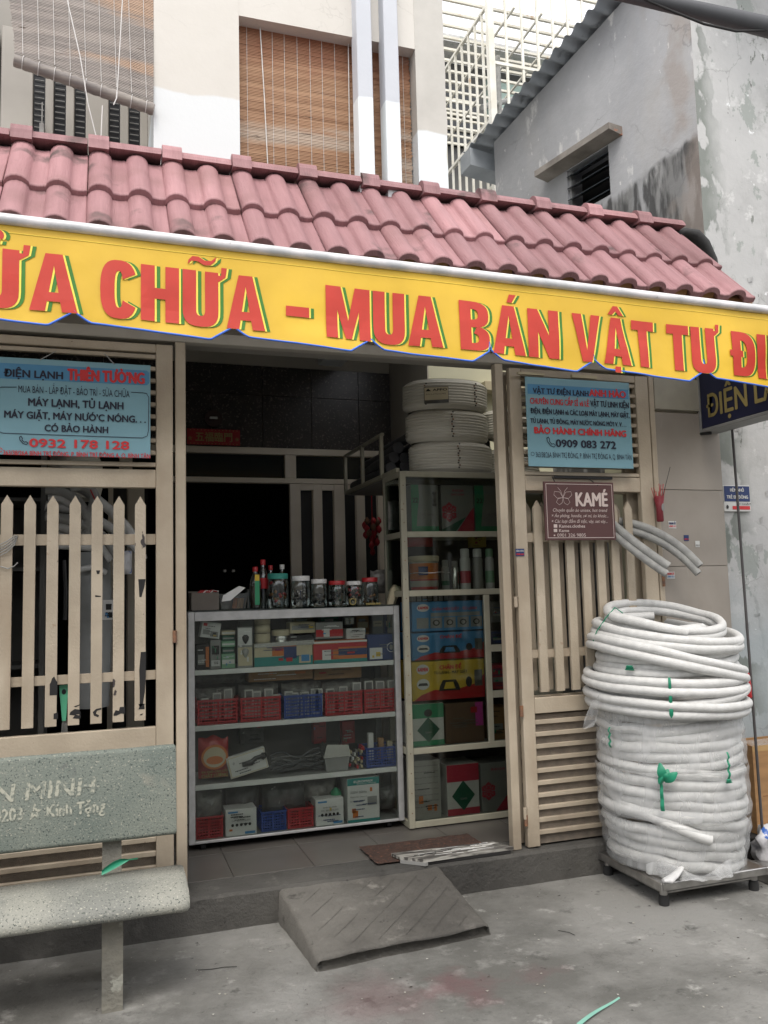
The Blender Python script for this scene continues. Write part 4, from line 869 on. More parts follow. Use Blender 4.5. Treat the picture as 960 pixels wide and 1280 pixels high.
text('SỬA KHÓA', 'inkwhite', s, x, z+.006, 4.0245, .008, .044, .02, 'C'); text('0908 662', 'inkred', s, x, z-.012, 4.0245, .009, .044, .04, 'C')
# incense holder
inc = thing('incense_holder', 'small red incense tube with burnt sticks fixed to the gate post', 'incense holder', (3.0, 4.0, 1.85))
MB().lathe(2.985, 4.0, [(.014, 1.855), (.02, 1.86), (.019, 1.93), (.03, 2.0), (.026, 1.995)], 14).build('tube', flat('maroon_tin', (.2, .02, .03)), inc)
disc(2.992, 1.935, .010, .022, 3.977, 'greyp', inc, 'label')
for i in range(12): a = i*2.4; tie([(2.985+.01*math.cos(a), 4.0+.01*math.sin(a), 1.93), (2.985+.03*math.cos(a)+.004*i-.02, 4.0+.02*math.sin(a), 2.03+.02*(i % 3))], .0018, 'redp', inc, 'incense_stick')
tie([(2.99, 3.99, 1.96), (3.05, 3.97, 2.165)], .0015, 'rubber', inc, 'incense_stick')
# grey insulated pipe pairs
def pair(lab, P, dx):
    p = thing('insulated_pipe', lab, 'pipe', P[0])
    n = 14; pts = []
    for i in range(n+1):
        t = i/n; a = Vector(P[0]); b = Vector(P[1]); c = Vector(P[2]); pts.append(a*(1-t)**2+b*2*t*(1-t)+c*t*t)
    for k, o_ in enumerate((Vector((0, 0, .021)), Vector((dx, 0, -.02)))):
        r_ = (.024, .021)[k]; q = [x+o_ for x in pts]; h = MB().tube(q, r_, 14).build('foam_sleeve', 'hosegrey', p)
        e_ = (q[-1]-q[-2]).normalized(); MB().tube([q[-1]-e_*.002, q[-1]+e_*.0015], r_*.62, 12).build('pipe_bore', 'black', h)
pair('pair of grey foam insulated pipes curving out of the gate, the longer right one', [(2.78, 4.10, 1.845), (3.0, 3.97, 1.80), (3.105, 3.84, 1.575)], -.012)
pair('pair of grey foam insulated pipes curving out of the gate, the shorter left one', [(2.69, 4.08, 1.855), (2.74, 3.90, 1.70), (2.885, 3.82, 1.577)], -.014)
# leaning rod with red cloth
rd = thing('metal_rod', 'thin dark metal rod leaning below the light box sign with a red rag', 'rod', (3.45, 3.9, 0))
a = Vector(ap(914, 520, 3.93)); b = Vector(ap(943, 905, 3.80)); d = (b-a)
MB().tube([a, b, a+d*1.42], .0075, 8).build('rod', flat('dark_steel_rod', (.06, .055, .055), .5), rd)
x, y, z = ap(936, 860, 3.80); MB().lathe(x+.012, y+.02, [(.012, z-.06), (.020, z-.05), (.018, z-.03), (.020, z), (.017, z+.03), (.012, z+.08)], 12).build('red_rag', 'redp', rd)
# green handle on the gate
x, z = at(80, 857, 4.085)
hb = thing('hand_brush', 'mint green handled brush hanging upside down behind the left gate pickets', 'brush', (x, 4.09, z))
MB().prism([(x-.021, z), (x+.019, z+.004), (x+.010, z-.155), (x-.006, z-.155)], 4.082, 4.096).build('handle', 'mint', hb); disc(x+.0, z-.027, .009, .012, 4.0815, 'black', hb, 'hanging_hole')
for i in range(6): tie([(x-.004+.003*i, 4.09, z-.15), (x-.012+.006*i, 4.09, z-.24)], .0015, 'hosegrey', hb, 'bristle')
# ================================================================= BENCH
bk = thing('stone_bench', 'green grey terrazzo bench with engraved backrest in front of the left gate', 'bench', (-.3, 3.5, 0))
M['terr'] = mat('terrazzo_green', (.185, .205, .175), (.135, .16, .14), .75, 4, bump=.3, bscale=140, spots=[((.055, .07, .065), 150, .585, .05), ((.30, .30, .25), 130, .61, .05), ((.34, .31, .25), 3, .62, .12), ((.12, .13, .12), 7, .7, .06)])
M['terr2'] = mat('terrazzo_seat', (.27, .27, .235), (.19, .195, .175), .7, 3, fac=(.42, .6), bump=.3, bscale=140, spots=[((.07, .08, .07), 150, .59, .05), ((.40, .39, .33), 120, .61, .05), ((.12, .125, .11), 4, .6, .15)])
M['legc'] = mat('worn_cement_leg', (.22, .21, .175), (.15, .145, .125), .9, 9, bump=.6, bscale=60, spots=[((.3, .3, .26), 12, .64, .03)])
def rbox(x0, x1, y0, y1, z0, z1, r, ax_='x', n=5):      # bar with rounded long edges, extruded along x
    P = []
    for (cy, cz, a0) in ((y1-r, z1-r, 0), (y0+r, z1-r, 90), (y0+r, z0+r, 180), (y1-r, z0+r, 270)):
        for i in range(n+1): a = R(a0+90*i/n); P.append((cy+r*math.cos(a), cz+r*math.sin(a)))
    return P
def rprism(P, x0, x1, rc=.02, wob=.0, seed=0, nx=40):      # extruded with softly rounded ends
    cy = sum(p[0] for p in P)/len(P); cz = sum(p[1] for p in P)/len(P); v = []; f = []; n = len(P)
    xs_ = [x0, x0+rc*.3, x0+rc]+[x0+rc+(x1-x0-2*rc)*i/nx for i in range(1, nx)]+[x1-rc, x1-rc*.3, x1]
    for x in xs_:
        d = min(x-x0, x1-x); k = 0 if d >= rc else rc*(1-math.sqrt(max(0, 1-(1-d/rc)**2)))
        for (y, z) in P:
            dy, dz = y-cy, z-cz; l = math.hypot(dy, dz) or 1; w_ = wob*noise.noise(Vector((x*9+seed, y*14, z*14)))
            v.append((x, y-dy/l*k*.6+dy/l*w_, z-dz/l*k*.6+dz/l*w_))
    m_ = len(xs_)
    for i in range(m_-1):
        for j in range(n): f.append((i*n+j, i*n+(j+1) % n, (i+1)*n+(j+1) % n, (i+1)*n+j))
    mb = MB().add([Vector(p) for p in v], [tuple(reversed(q)) for q in f], True); mb.add(v[:n], [tuple(range(n))]); mb.add(v[-n:], [tuple(reversed(range(n)))]); return mb
B0 = -1.18
P = rbox(0, 0, 3.625, 3.675, .535, .892, .018)
bb = rprism(P, B0, .287, .012, .002)
tl = Matrix.Translation((0, 3.65, .535)) @ Matrix.Rotation(R(-6), 4, 'X') @ Matrix.Translation((0, -3.65, -.535))
bb.xf(tl); back = bb.build('backrest', 'terr', bk)
def fbk(x, z): p = tl @ Vector((x, 3.6235, z)); return (p.x, p.y, p.z)
M['engr'] = mat('worn_engraved_paint', (.38, .38, .31), (.17, .19, .165), .8, 70, fac=(.45, .6))
text('LAN MINH', 'engr', back, ax(-52, 985, 3.62), .727, 0, .064, ax(117, 985, 3.62)-ax(-52, 985, 3.62), .022, fn=fbk, ital=.1)
text('974203 ☆ Kính Tặng', 'engr', back, ax(-26, 1025, 3.62), .655, 0, .045, ax(131, 1025, 3.62)-ax(-26, 1025, 3.62), .03, fn=fbk)
# seat: rolled front edge
SP = [(3.60, .425), (3.60, .455), (3.45, .461), (3.38, .457), (3.335, .446), (3.30, .428), (3.283, .408), (3.280, .390), (3.288, .378), (3.305, .373), (3.345, .378), (3.40, .41)]
SP = [(y, z-.028) for y, z in SP]
rprism(SP, B0, .308, .03, .004, 5).build('seat', 'terr2', bk)
for lx in (-.935, .037):
    l = thing_ = None
    mb = MB(); mb.prism([(lx-.036, 0), (lx+.040, 0), (lx+.044, .33), (lx-.044, .33)], 3.385, 3.46)
    leg = MB(); pf = [(3.385, 0), (3.455, 0), (3.45, .14), (3.462, .33), (3.66, .40), (3.70, .0), (3.76, 0), (3.745, .44), (3.700, .86), (3.675, .86), (3.68, .44), (3.40, .375), (3.375, .33)]
    def wob(pf, x0, x1):
        m = MB().prism(pf, x0, x1, axis='x'); return m
    leg = MB().prism([(3.385, 0), (3.458, 0), (3.452, .15), (3.475, .36), (3.395, .385), (3.378, .25)], lx-.037, lx+.037, axis='x'); leg.build('leg', 'legc', bk)
    MB().prism([(3.395, .386), (3.476, .361), (3.66, .375), (3.66, .40), (3.40, .42)], lx-.035, lx+.035, axis='x').build('seat_bearer', 'legc', bk)
    MB().prism([(3.661, 0), (3.73, 0), (3.725, .40), (3.708, .70), (3.676, .70), (3.661, .40)], lx-.038, lx+.036, axis='x').build('back_post', 'legc', bk)
gs = MB(); pts = [ap(127, 1091, 3.56), ap(140, 1080, 3.56), ap(152, 1075, 3.57), ap(172, 1073, 3.58)]
v = []; n = 16
for i in range(n+1):
    t = i/n; x = .0; a = Vector(pts[0])*(1-t)+Vector(pts[3])*t; a.z += .012*math.sin(PI*t); w = .013*math.sin(PI*min(1, t*1.2+.12))**.6+.001
    v += [a+Vector((0, -.004, -w)), a+Vector((0, .008, w*.3)), a+Vector((0, .0, w))]
gs.add(v, [(i*3+j, i*3+3+j, i*3+4+j, i*3+1+j) for i in range(n) for j in range(2)], True)
tag(gs.build('green_ribbon', 'greenstr'), 'twisted green plastic ribbon lying at the back of the bench seat', 'ribbon')
# ================================================================= TROLLEY AND COILS
tr = thing('platform_trolley', 'low stainless platform stand on four rubber feet under the hose coils', 'trolley', (2.77, 3.77, 0))
TX0, TX1, TY0, TY1, TZ = 2.478, 3.078, 3.465, 4.0, .112
BX(TX0, TX1, TY0, TY1, TZ-.006, TZ, c=.002).build('platform', 'steel', tr)
for a in ((TX0, TX1, TY0-.012, TY0-.001, TZ-.034, TZ+.002), (TX0, TX1, TY1+.001, TY1+.012, TZ-.034, TZ+.002), (TX0-.012, TX0-.001, TY0-.012, TY1+.012, TZ-.034, TZ+.002), (TX1+.001, TX1+.012, TY0-.012, TY1+.012, TZ-.034, TZ+.002)): BX(*a, c=.003).build('rim', 'steel', tr)
for x in (TX0+.033, TX1-.045):
    for y in (TY0+.035, TY1-.035):
        lg = MB().tube([(x, y, .035), (x, y, TZ-.007)], .019, 16).build('leg', 'steel', tr); MB().lathe(x, y, [(.024, 0), (.025, .02), (.021, .048)], 16).build('rubber_foot', 'rubber', lg)
for y in (TY0+.035, TY1-.035): MB().tube([(TX0+.033, y, .056), (TX1-.045, y, .056)], .0075, 8).build('stretcher', 'steel', tr)
for x in (TX0+.033, TX1-.045): MB().tube([(x, TY0+.035, .056), (x, TY1-.035, .056)], .0075, 8).build('stretcher', 'steel', tr)
CXC, CYC = 2.785, 3.765
def ring(R_, z, tx=0, ty=0, dx=0, dy=0, a0=0, a1=360, n=56, seed=0, sag=.006, el=1.0):
    pts = []
    for i in range(n+1):
        a = R(a0+(a1-a0)*i/n); rr = R_*(1+.018*noise.noise(Vector((math.cos(a)*1.3+seed, math.sin(a)*1.3, seed*3))))
        x = rr*math.cos(a)*el; y = rr*math.sin(a)
        pts.append(Vector((CXC+dx+x, CYC+dy+y, z+tx*x+ty*y+sag*noise.noise(Vector((math.cos(a)*2+seed*2, math.sin(a)*2, 7))))))
    return pts
def hosecoil(name, label, rings, r, m='hose', double=True, group=None):
    c = thing(name, label, 'hose coil', (CXC, CYC, min(q[0].z for q in [ring(*x[0], **x[1]) for x in rings])-r), 0, group)
    for k, (a, kw) in enumerate(rings):
        pts = ring(*a, **kw, seed=k*1.7+len(rings))
        full = abs(kw.get('a1', 360)-kw.get('a0', 0)) >= 360
        MB().tube(pts[:-1] if full else pts, r*random.uniform(.95, 1.05), 12, closed=full).build('hose_turn', m, c)
    return c
hr = .0235
h1 = hosecoil('hose_coil', 'topmost loose coil of white foam hose crowning the stack', [
    ((.285, 1.335, -.02, .24), dict(dx=.01)), ((.28, 1.298, .0, .22), dict(dx=.012)), ((.262, 1.31, -.12, .25), dict(dx=-.01, a0=150, a1=330)), ((.225, 1.30, .02, .12), dict(a0=60, a1=300, dx=-.02)),
    ((.355, 1.262, -.07, .13), dict(dx=.02)), ((.36, 1.225, -.06, .12), dict(dx=.018)), ((.335, 1.20, -.04, .10), dict(dx=.02)), ((.345, 1.235, .03, .12), dict(dx=.035, a0=-80, a1=100)), ((.30, 1.285, -.2, .12), dict(a0=180, a1=255, dx=-.0))], hr)
h2 = hosecoil('hose_coil', 'loose white hose coil slung steeply across the middle of the stack', [
    ((.375, 1.145, -.235, .08), dict(dx=.01)), ((.38, 1.106, -.225, .08), dict(dx=.008)), ((.325, 1.185, .03, .0), dict()), ((.33, 1.15, .05, .0), dict()), ((.335, 1.115, .06, .02), dict(dx=.01)), ((.34, 1.08, .03, .02), dict(dx=.0))], hr)
h3 = hosecoil('hose_coil', 'lowest loose white hose coil sitting on the plastic wrapped coils', [
    ((.385, 1.035, -.02, .03), dict(dx=-.01)), ((.395, .996, -.03, .04), dict(dx=-.012)), ((.36, 1.02, .14, .05), dict(dx=.01)), ((.385, .95, .10, .03), dict(dx=.0)), ((.395, .925, -.055, .035), dict(dx=-.008)), ((.385, .885, -.04, .03), dict(dx=-.006)), ((.34, .91, .02, .0), dict())], hr)
for h, sp_ in ((h1, ((-.27, -.24, 1.40, 1.21),)), (h2, ((.02, -.0, 1.0, 1.0),)), (h3, ((-.1, -.39, 1.0, .86),))):
    pass
def tiestrip(par, ang, rr, z0, z1, w=.006, name='green_tie'):
    a = R(ang); n = Vector((math.cos(a), math.sin(a), 0)); t = Vector((-n.y, n.x, 0)); c = Vector((CXC, CYC, 0)); v = []
    k = 10
    for i in range(k+1):
        q = i/k; z = z0+(z1-z0)*q; r_ = rr+.012*math.sin(q*PI*3)**2+.003; ww = w*(1+.6*q)
        v += [c+n*r_+t*(-ww)+Vector((0, 0, z)), c+n*(r_+.004)+Vector((0, 0, z)), c+n*r_+t*ww+Vector((0, 0, z))]
    MB().add(v, [(i*3+j, i*3+1+j, i*3+4+j, i*3+3+j) for i in range(k) for j in range(2)], True).build(name, 'greenstr', par)
tiestrip(h3, -124, .405, 1.06, .87, .006); tiestrip(h3, -152, .372, 1.11, 1.085, .016, 'tie_end')
tie([Vector((CXC, CYC, 0))+Vector((math.cos(R(a))*r_, math.sin(R(a))*r_, z)) for a, r_, z in ((-190, .385, 1.22), (-186, .375, 1.27), (-182, .33, 1.34), (-178, .29, 1.39), (-176, .25, 1.36))], .003, 'greenstr', h1, 'green_tie')
# wrapped coils
def oncyl(px, py, rr):
    d = fw*FPX + CXv*(px-CX) - CYv*(py-CY); a = d.x*d.x+d.y*d.y; b = -2*(d.x*CXC+d.y*CYC); c = CXC**2+CYC**2-rr*rr; t = (-b-math.sqrt(b*b-4*a*c))/(2*a)
    return Vector((d.x*t, d.y*t, CH+d.z*t))
def wrapped(label, z0, z1, rr, n, seed, tp=0, tx=0):
    random.seed(seed); b1_, b2_ = tx, random.uniform(-.02, .02); c = thing('wrapped_hose_coil', label, 'hose coil', (CXC, CYC, z0))
    for i in range(n):
        z = z0+.028+(z1-z0-.05)*i/(n-1); pts = ring(rr*random.uniform(.975, 1.02)*(1-tp*(1-i/(n-1))), z, b1_+random.uniform(-.022, .022), b2_+random.uniform(-.012, .012), seed=seed+i*1.3, dx=random.uniform(-.010, .010), sag=.016)
        MB().tube(pts[:-1], .0262, 12, closed=True).build('hose_turn', 'hose', c)
    return c
w1 = wrapped('plastic wrapped coil of white hose just under the loose coils', .60, .885, .330, 6, 11, 0, .05)
w2 = wrapped('plastic wrapped coil of white hose in the middle of the stack', .36, .61, .337, 5, 12, 0, -.05)
w3 = wrapped('lowest plastic wrapped coil of white hose resting on the stand', .115, .37, .334, 5, 13, .09, -.12)
def film(par, z0, z1, r0_, r1_, seed, ragged=0):
    v = []; f = []; n, k = 90, 26
    for j in range(k+1):
        q = j/k; z = z0+(z1-z0)*q
        for i in range(n):
            a = 2*PI*i/n; d = Vector((math.cos(a), math.sin(a), 0)); rr = r0_+(r1_-r0_)*q+.012*noise.noise(Vector((d.x*2.2+seed, d.y*2.2, z*4)))+.002*noise.noise(Vector((d.x*7, d.y*7+seed, z*22)))+.003*math.sin(z*70+seed+4*d.x)
            if j in (0,): rr -= .03
            zz = z+(ragged*noise.noise(Vector((d.x*4, d.y*4, seed))) if j == k else 0)
            v.append((CXC+rr*d.x, CYC+rr*d.y, zz))
    for j in range(k):
        for i in range(n): f.append((j*n+i, j*n+(i+1) % n, (j+1)*n+(i+1) % n, (j+1)*n+i))
    MB().add(v, f, True).build('plastic_wrap', 'film', par)
film(w1, .60, .885, .371, .364, 1, .03); film(w2, .362, .60, .376, .372, 2); film(w3, .114, .362, .335, .377, 3)
tiestrip(w2, -133, .396, .60, .435, .006)
bc = Vector((CXC+.398*math.cos(R(-131)), CYC+.398*math.sin(R(-131)), .575)); bt_ = Vector((-math.sin(R(-131)), math.cos(R(-131)), 0)); bn_ = Vector((math.cos(R(-131)), math.sin(R(-131)), 0))
for ang, ln in ((100, .085), (35, .075), (70, .06), (150, .03)):
    dv_ = bt_*math.cos(R(ang))+Vector((0, 0, math.sin(R(ang)))); sv_ = bt_*(-math.sin(R(ang)))+Vector((0, 0, math.cos(R(ang)))); v = []
    for i in range(9): t = i/8; w_ = .020*math.sin(PI*min(1, t*.85+.12))+.002; c_ = bc+dv_*ln*t+bn_*(.004+.018*math.sin(PI*t)); v += [c_-sv_*w_, c_+bn_*.004, c_+sv_*w_]
    MB().add(v, [(i*3+j, i*3+3+j, i*3+4+j, i*3+1+j) for i in range(8) for j in range(2)], True).build('bow_loop', 'greenstr', w2)
tiestrip(w1, -172, .384, .80, .70, .005); tiestrip(w1, -85, .388, .70, .575, .005); tiestrip(w2, -86, .390, .575, .555, .013, 'tie_end')
# loose end of hose in wrap, knotted film tail at front
pts = [oncyl(px, py, rr) for px, py, rr in ((775, 1000, .335), (795, 1012, .345), (815, 1021, .352), (835, 1030, .356), (855, 1038, .358), (872, 1045, .358), (888, 1050, .357))]
MB().tube(pts, .026, 12).build('hose_end', 'hose', w2)
M['bagw2'] = mat('knotted_white_film', (.6, .6, .59), (.48, .48, .48), .3, 12, bump=.8, bscale=40)
x, y, z = ap(836, 1104, 3.43)
kn = MB(); kn.tube([(x+.10, y+.03, z+.05), (x+.05, y+.01, z+.03), (x, y, z+.012), (x-.03, y, z+.015)], [.012, .020, .026, .012], 12, flatten=.6); kn.build('wrap_tail', 'bagw2', w3)
v = []; n = 24
for i in range(n+1):
    t = i/n; a = R(-150+80*t); rr = .345
    top = Vector((CXC+rr*math.cos(a), CYC+rr*math.sin(a), .16+.03*math.sin(t*9))); low = Vector((CXC+(rr+.045*math.sin(PI*t)+.01*math.sin(i*1.7))*math.cos(a), CYC+(rr+.045*math.sin(PI*t)+.01*math.sin(i*1.7))*math.sin(a), .121)); v += [top, low]
MB().add(v, [(i*2, i*2+1, i*2+3, i*2+2) for i in range(n)], True).build('wrap_skirt', 'film', w3)
x, z = at(735, 905, 3.72); fl_ = MB().add([(x+.09, 3.74, z+.14), (x+.01, 3.70, z+.10), (x-.03, 3.70, z+.03), (x-.05, 3.69, z-.02), (x+.02, 3.70, z-.01), (x+.06, 3.73, z+.02)], [(0, 1, 2, 3, 4, 5)]).build('loose_film', 'film', w1)
# cardboard box and bag at the right edge
cbx = thing('cardboard_box', 'open brown cardboard box against the grey wall behind the hose stack', 'box', (3.72, 3.95, .13))
z0, z1 = .135, .60
bx0, bx1, by0, by1 = 3.395, 4.0, 3.86, 4.08
BX(bx0, bx1, by0, by0+.006, z0, z1).build('front_side', 'carton', cbx); BX(bx0, bx1, by1-.006, by1, z0, z1).build('rear_side', 'carton', cbx); BX(bx0, bx0+.006, by0+.0065, by1-.0065, z0, z1).build('end_side', 'carton', cbx); BX(bx1-.006, bx1, by0+.0065, by1-.0065, z0, z1).build('end_side', 'carton', cbx); BX(bx0, bx1, by0, by1, z0-.006, z0-.0005).build('bottom', 'carton', cbx)
MB().add([(bx0, by0, z1), (bx1, by0, z1), (bx1, by0+.10, z1+.012), (bx0+.02, by0+.09, z1+.015)], [(0, 1, 2, 3)]).build('flap', 'film2', cbx)
BX(bx0-.0008, bx1, by0-.0012, by0-.0004, z1-.03, z1+.0006).build('tape', 'tape', cbx); BX(bx0+.05, bx1, by0-.0012, by0-.0004, z0+.19, z0+.195).build('print_line', flat('carton_print', (.22, .1, .04)), cbx)
tag(BX(3.33, 4.1, 3.80, 4.09, 0, .125, c=.006).build('black_crate', 'dark'), 'low black slab under the cardboard box by the wall', 'crate')
bgm = MB(); v = []; f = []; n, k = 28, 14
for j in range(k+1):
    for i in range(n):
        a = 2*PI*i/n; t = PI*j/k; rr = .115*(1+.35*noise.noise(Vector((math.cos(a)*2.5, math.sin(a)*2.5, t*2.2)))); v.append((3.42+rr*1.35*math.sin(t)*math.cos(a), 3.72+rr*math.sin(t)*math.sin(a), max(.004, .10+rr*.9*math.cos(t)+.01*math.sin(7*a))))
for j in range(k):
    for i in range(n): f.append((j*n+i, (j+1)*n+i, (j+1)*n+(i+1) % n, j*n+(i+1) % n))
M['bagw'] = mat('white_blue_bag', (.55, .55, .56), (.42, .42, .45), .35, 8, bump=.8, bscale=14, spots=[((.04, .12, .4), 9, .60, .02)])
tag(bgm.add(v, f, True).build('plastic_bag', 'bagw'), 'crumpled white and blue plastic bag on the ground right of the hose stand', 'bag')
tag(BX(3.14, 3.5, 3.50, 3.72, .0, .055, c=.006).build('metal_sheet', 'steel'), 'low metal slab beside the stand under the plastic bag', 'metal slab')
# litter
gs = MB(); a = Vector((1.55, 2.68, .006)); b = Vector((1.795, 2.80, .006)); d = (b-a).normalized(); p = Vector((-d.y, d.x, 0)); v = []
for i in range(13):
    t = i/12; c = a+(b-a)*t+Vector((0, 0, .004*math.sin(t*5))); w = .006*(1-t*.75)+.0015; v += [c-p*w, c+p*w+Vector((0, 0, .003))]
tag(gs.add(v, [(i*2, i*2+2, i*2+3, i*2+1) for i in range(12)]).build('green_strip', flat('pale_green_strip', (.2, .42, .34))), 'pale mint green plastic strip lying on the street', 'plastic strip')
mb = MB()
for i in range(240):
    x = random.uniform(-1.2, 3.6); y = random.uniform(2.2, 3.95)
    if .75 < x < 1.65 and y > 3.4: continue
    s_ = random.uniform(.0015, .006); a = random.uniform(0, 6.3)
    mb.add([(x+s_*math.cos(a+q)*random.uniform(.6, 1.3), y+s_*math.sin(a+q), .002+random.uniform(0, .003)) for q in (0, 1.6, 3.1, 4.6)], [(0, 1, 2, 3)])
lt = mb.build('pale_grit', mat('pale_grit_flecks', (.4, .39, .36), (.28, .26, .22), .8), kind='stuff'); 
mb = MB()
for i in range(90):
    x = random.uniform(-1.2, 3.6); y = random.uniform(2.3, 3.96); s_ = random.uniform(.003, .010); a = random.uniform(0, 6.3)
    if .75 < x < 1.65 and y > 3.4: continue
    mb.add([(x-s_*math.cos(a), y-s_*math.sin(a), .003), (x+.3*s_*math.sin(a), y-.3*s_*math.cos(a), .007), (x+s_*math.cos(a), y+s_*math.sin(a), .003), (x-.3*s_*math.sin(a), y+.3*s_*math.cos(a), .004)], [(0, 1, 2, 3)])
mb.build('dry_leaf_litter', flat('dark_leaf_bits', (.06, .045, .035)), kind='stuff')
for i, (px, py, lab) in enumerate(((380, 1132, 'x'),)): pass
for pts, lab in (([(.36, 3.62), (.42, 3.60), (.47, 3.605), (.52, 3.585)], 'thin dark twig on the street left of the ramp'), ([(.40, 2.95), (.44, 2.97), (.47, 3.0)], 'short dark twig at the bottom edge of the street'), ([(1.9, 3.42), (1.93, 3.38), (1.94, 3.35)], 'brown dead leaf curl just right of the ramp')):
    tag(MB().tube([(x, y, .002+.002*(i % 2)) for i, (x, y) in enumerate(pts)], .0013, 5).build('twig', 'rubber'), lab, 'twig')
tag(MB().prism([(-1.0, 3.02), (-.28, 3.04), (-.22, 3.20), (-1.0, 3.20)], .0, .012, axis='z').build('manhole_slab', 'plinth'), 'flat square concrete cover on the street under the bench', 'slab cover')
# ================================================================= INTERIOR
YR = 6.3
rm = thing('shop_room', 'dim shop interior walls and ceiling behind the gates', 'room', (.9, 5.3, .15))
M['wallin'] = mat('indoor_grey_beige_wall', (.42, .39, .34), (.35, .325, .28), .8, 2); M['wally'] = mat('indoor_cream_wall', (.66, .64, .47), (.60, .58, .42), .8, 2)
BX(-1.6, -1.5, 4.3, 8.9, .15, 3.5).build('left_wall', 'wallin', rm); BX(3.3, 3.4, 4.3, 8.9, .15, 3.5).build('right_wall', 'wally', rm)
BX(-1.6, 2.0, 4.31, 8.9, 3.51, 3.6).build('ceiling', 'inkwhite', rm); BX(2.001, 3.4, 5.6, 8.9, 3.51, 3.6).build('ceiling', 'inkwhite', rm); BX(-1.6, 3.4, 8.9, 9.0, .15, 3.6).build('far_wall', 'dark', rm)  # gap left at the right is an added light well brightening the back
BX(-2.2, -1.0, 4.08, 4.28, .0, 2.755).build('front_left_wall', 'wallin', rm)
BX(-1.5, 2.2, YR+.03, YR+.15, 2.62, 3.50).build('upper_wall', 'wallin', rm)
BX(2.205, 3.3, 5.51, YR+.15, .15, 3.50).build('stair_wall', 'wally', rm); BX(2.195, 2.204, 5.50, YR+.15, .15, 3.50).build('stair_wall_side', 'wallin', rm)
BX(2.6, 3.29, 5.40, 5.50, 2.93, 3.0, c=.004).build('cream_wall_box', 'cream', rm)  # narrow cream box high on the stair wall
M['blacktile'] = mat('black_granite_tile', (.03, .028, .027), (.045, .04, .037), .3, 9, spots=[((.14, .12, .11), 60, .58, .05), ((.16, .13, .12), 25, .66, .05)], rnd=.1)
bt = None
xs_ = [-1.42+.3865*i for i in range(-1, 10)]; gx = 1.151
for i in range(-7, 3):
    a = gx+.3865*i; b = a+.3835
    if b > 2.204: b = 2.19
    if a > 2.15: continue
    for za, zb in ((2.62, 3.03), (3.033, 3.262)): BX(a, b, YR+.015, YR+.028, za, zb, c=.001).build('wall_tile', 'blacktile', rm)
# back door frame
df = thing('back_door_frame', 'cream door frame with dark transom panes at the back of the shop', 'door frame', (.9, YR, .15))
BX(-1.5, 2.19, YR-.03, YR+.03, 2.566, 2.617, c=.003).build('top_rail', 'beige_in', df); BX(-1.5, 2.19, YR-.03, YR+.03, 2.345, 2.385, c=.003).build('transom_rail', 'beige_in', df)
for a, b in ((1.309, 1.397), (.10, .19), (-1.4, -1.3)): BX(a, b, YR-.028, YR+.028, 2.386, 2.565, c=.003).build('mullion', 'beige_in', df)
BX(-1.5, 2.19, YR+.01, YR+.014, 2.386, 2.565).build('transom_pane', mat('dark_green_glass', (.015, .02, .02), None, .12), df)
def doorleaf(lab, x0, x1, panes):
    d = thing('panel_door', lab, 'door', ((x0+x1)/2, YR, .16)); cur = x0
    for a, b in panes+[(x1, None)]: BX(cur, a-.0005, YR-.025, YR+.02, .165, 2.343, c=.003).build('stile', 'beige_in', d); cur = b
    for a, b in panes:
        BX(a, b, YR-.024, YR+.018, 2.296, 2.342).build('rail', 'beige_in', d); BX(a, b, YR-.024, YR+.018, .165, .6).build('rail', 'beige_in', d)
        BX(a, b, YR+.0, YR+.004, .6, 2.296).build('pane', 'black', d); BX(b-.006, b-.001, YR-.012, YR-.001, .6, 2.295).build('pane_bead', 'beige_in', d)
doorleaf('cream door leaf with dark slot panes right of the dark doorway', 1.345, 2.19, [(1.43, 1.527), (1.60, 1.693), (1.78, 1.873), (1.945, 2.05)])
doorleaf('cream door leaf with slot panes glimpsed through the left gate', .025, .275, [(.06, .16)])
BX(.276, .30, YR+.02, YR+.5, .16, 2.34).build('open_leaf_edge', 'dark', df)
lg_ = thing('wall_ornament', 'small round dark clock with a white glint above the red plaque', 'clock', (.77, 6.27, 2.83)); x, z = at(267, 523, 6.27)
MB().tube([(x, 6.27, z), (x, 6.30, z)], .065, 24).build('clock_case', flat('dark_maroon', (.035, .015, .013)), lg_); BX(x-.03, x+.028, 6.25, 6.268, z-.006, z+.01, c=.002).build('white_glint', 'inkwhite', lg_)  # white bar on the clock case stands in for a glint
pq = thing('red_plaque', 'red new year plaque with gold characters over the back doorway', 'plaque', (.77, 6.24, 2.62)); BX(.575, .965, 6.245, 6.255, 2.622, 2.74, c=.001).build('board', flat('lacquer_red', (.32, .012, .015)), pq)
text('五福臨門', 'gold', pq, .77, 2.652, 6.242, .052, .27, .02, 'C'); text('❀', 'gold', pq, .597, 2.655, 6.242, .025, None, 0, 'C'); text('❀', 'gold', pq, .942, 2.655, 6.242, .025, None, 0, 'C')
for i in range(14): disc(.60+.0262*i, 2.731, .005, .003, 6.243, 'gold', pq, 'gold_dot', 6); disc(.60+.0262*i, 2.630, .005, .003, 6.243, 'gold', pq, 'gold_dot', 6)
mt = thing('doorway_glints', 'pair of small bright blocks standing in for glints in the dark doorway', 'glint_marks', (.9, 7, 1.6))  # glints in the dark opening, made as two small steel blocks
for px in (281, 292): x, z = at(px, 713.5, 7.0); BX(x-.014, x+.014, 7.0, 7.03, z-.012, z+.012, c=.004).build('glint_block', 'steel', mt)
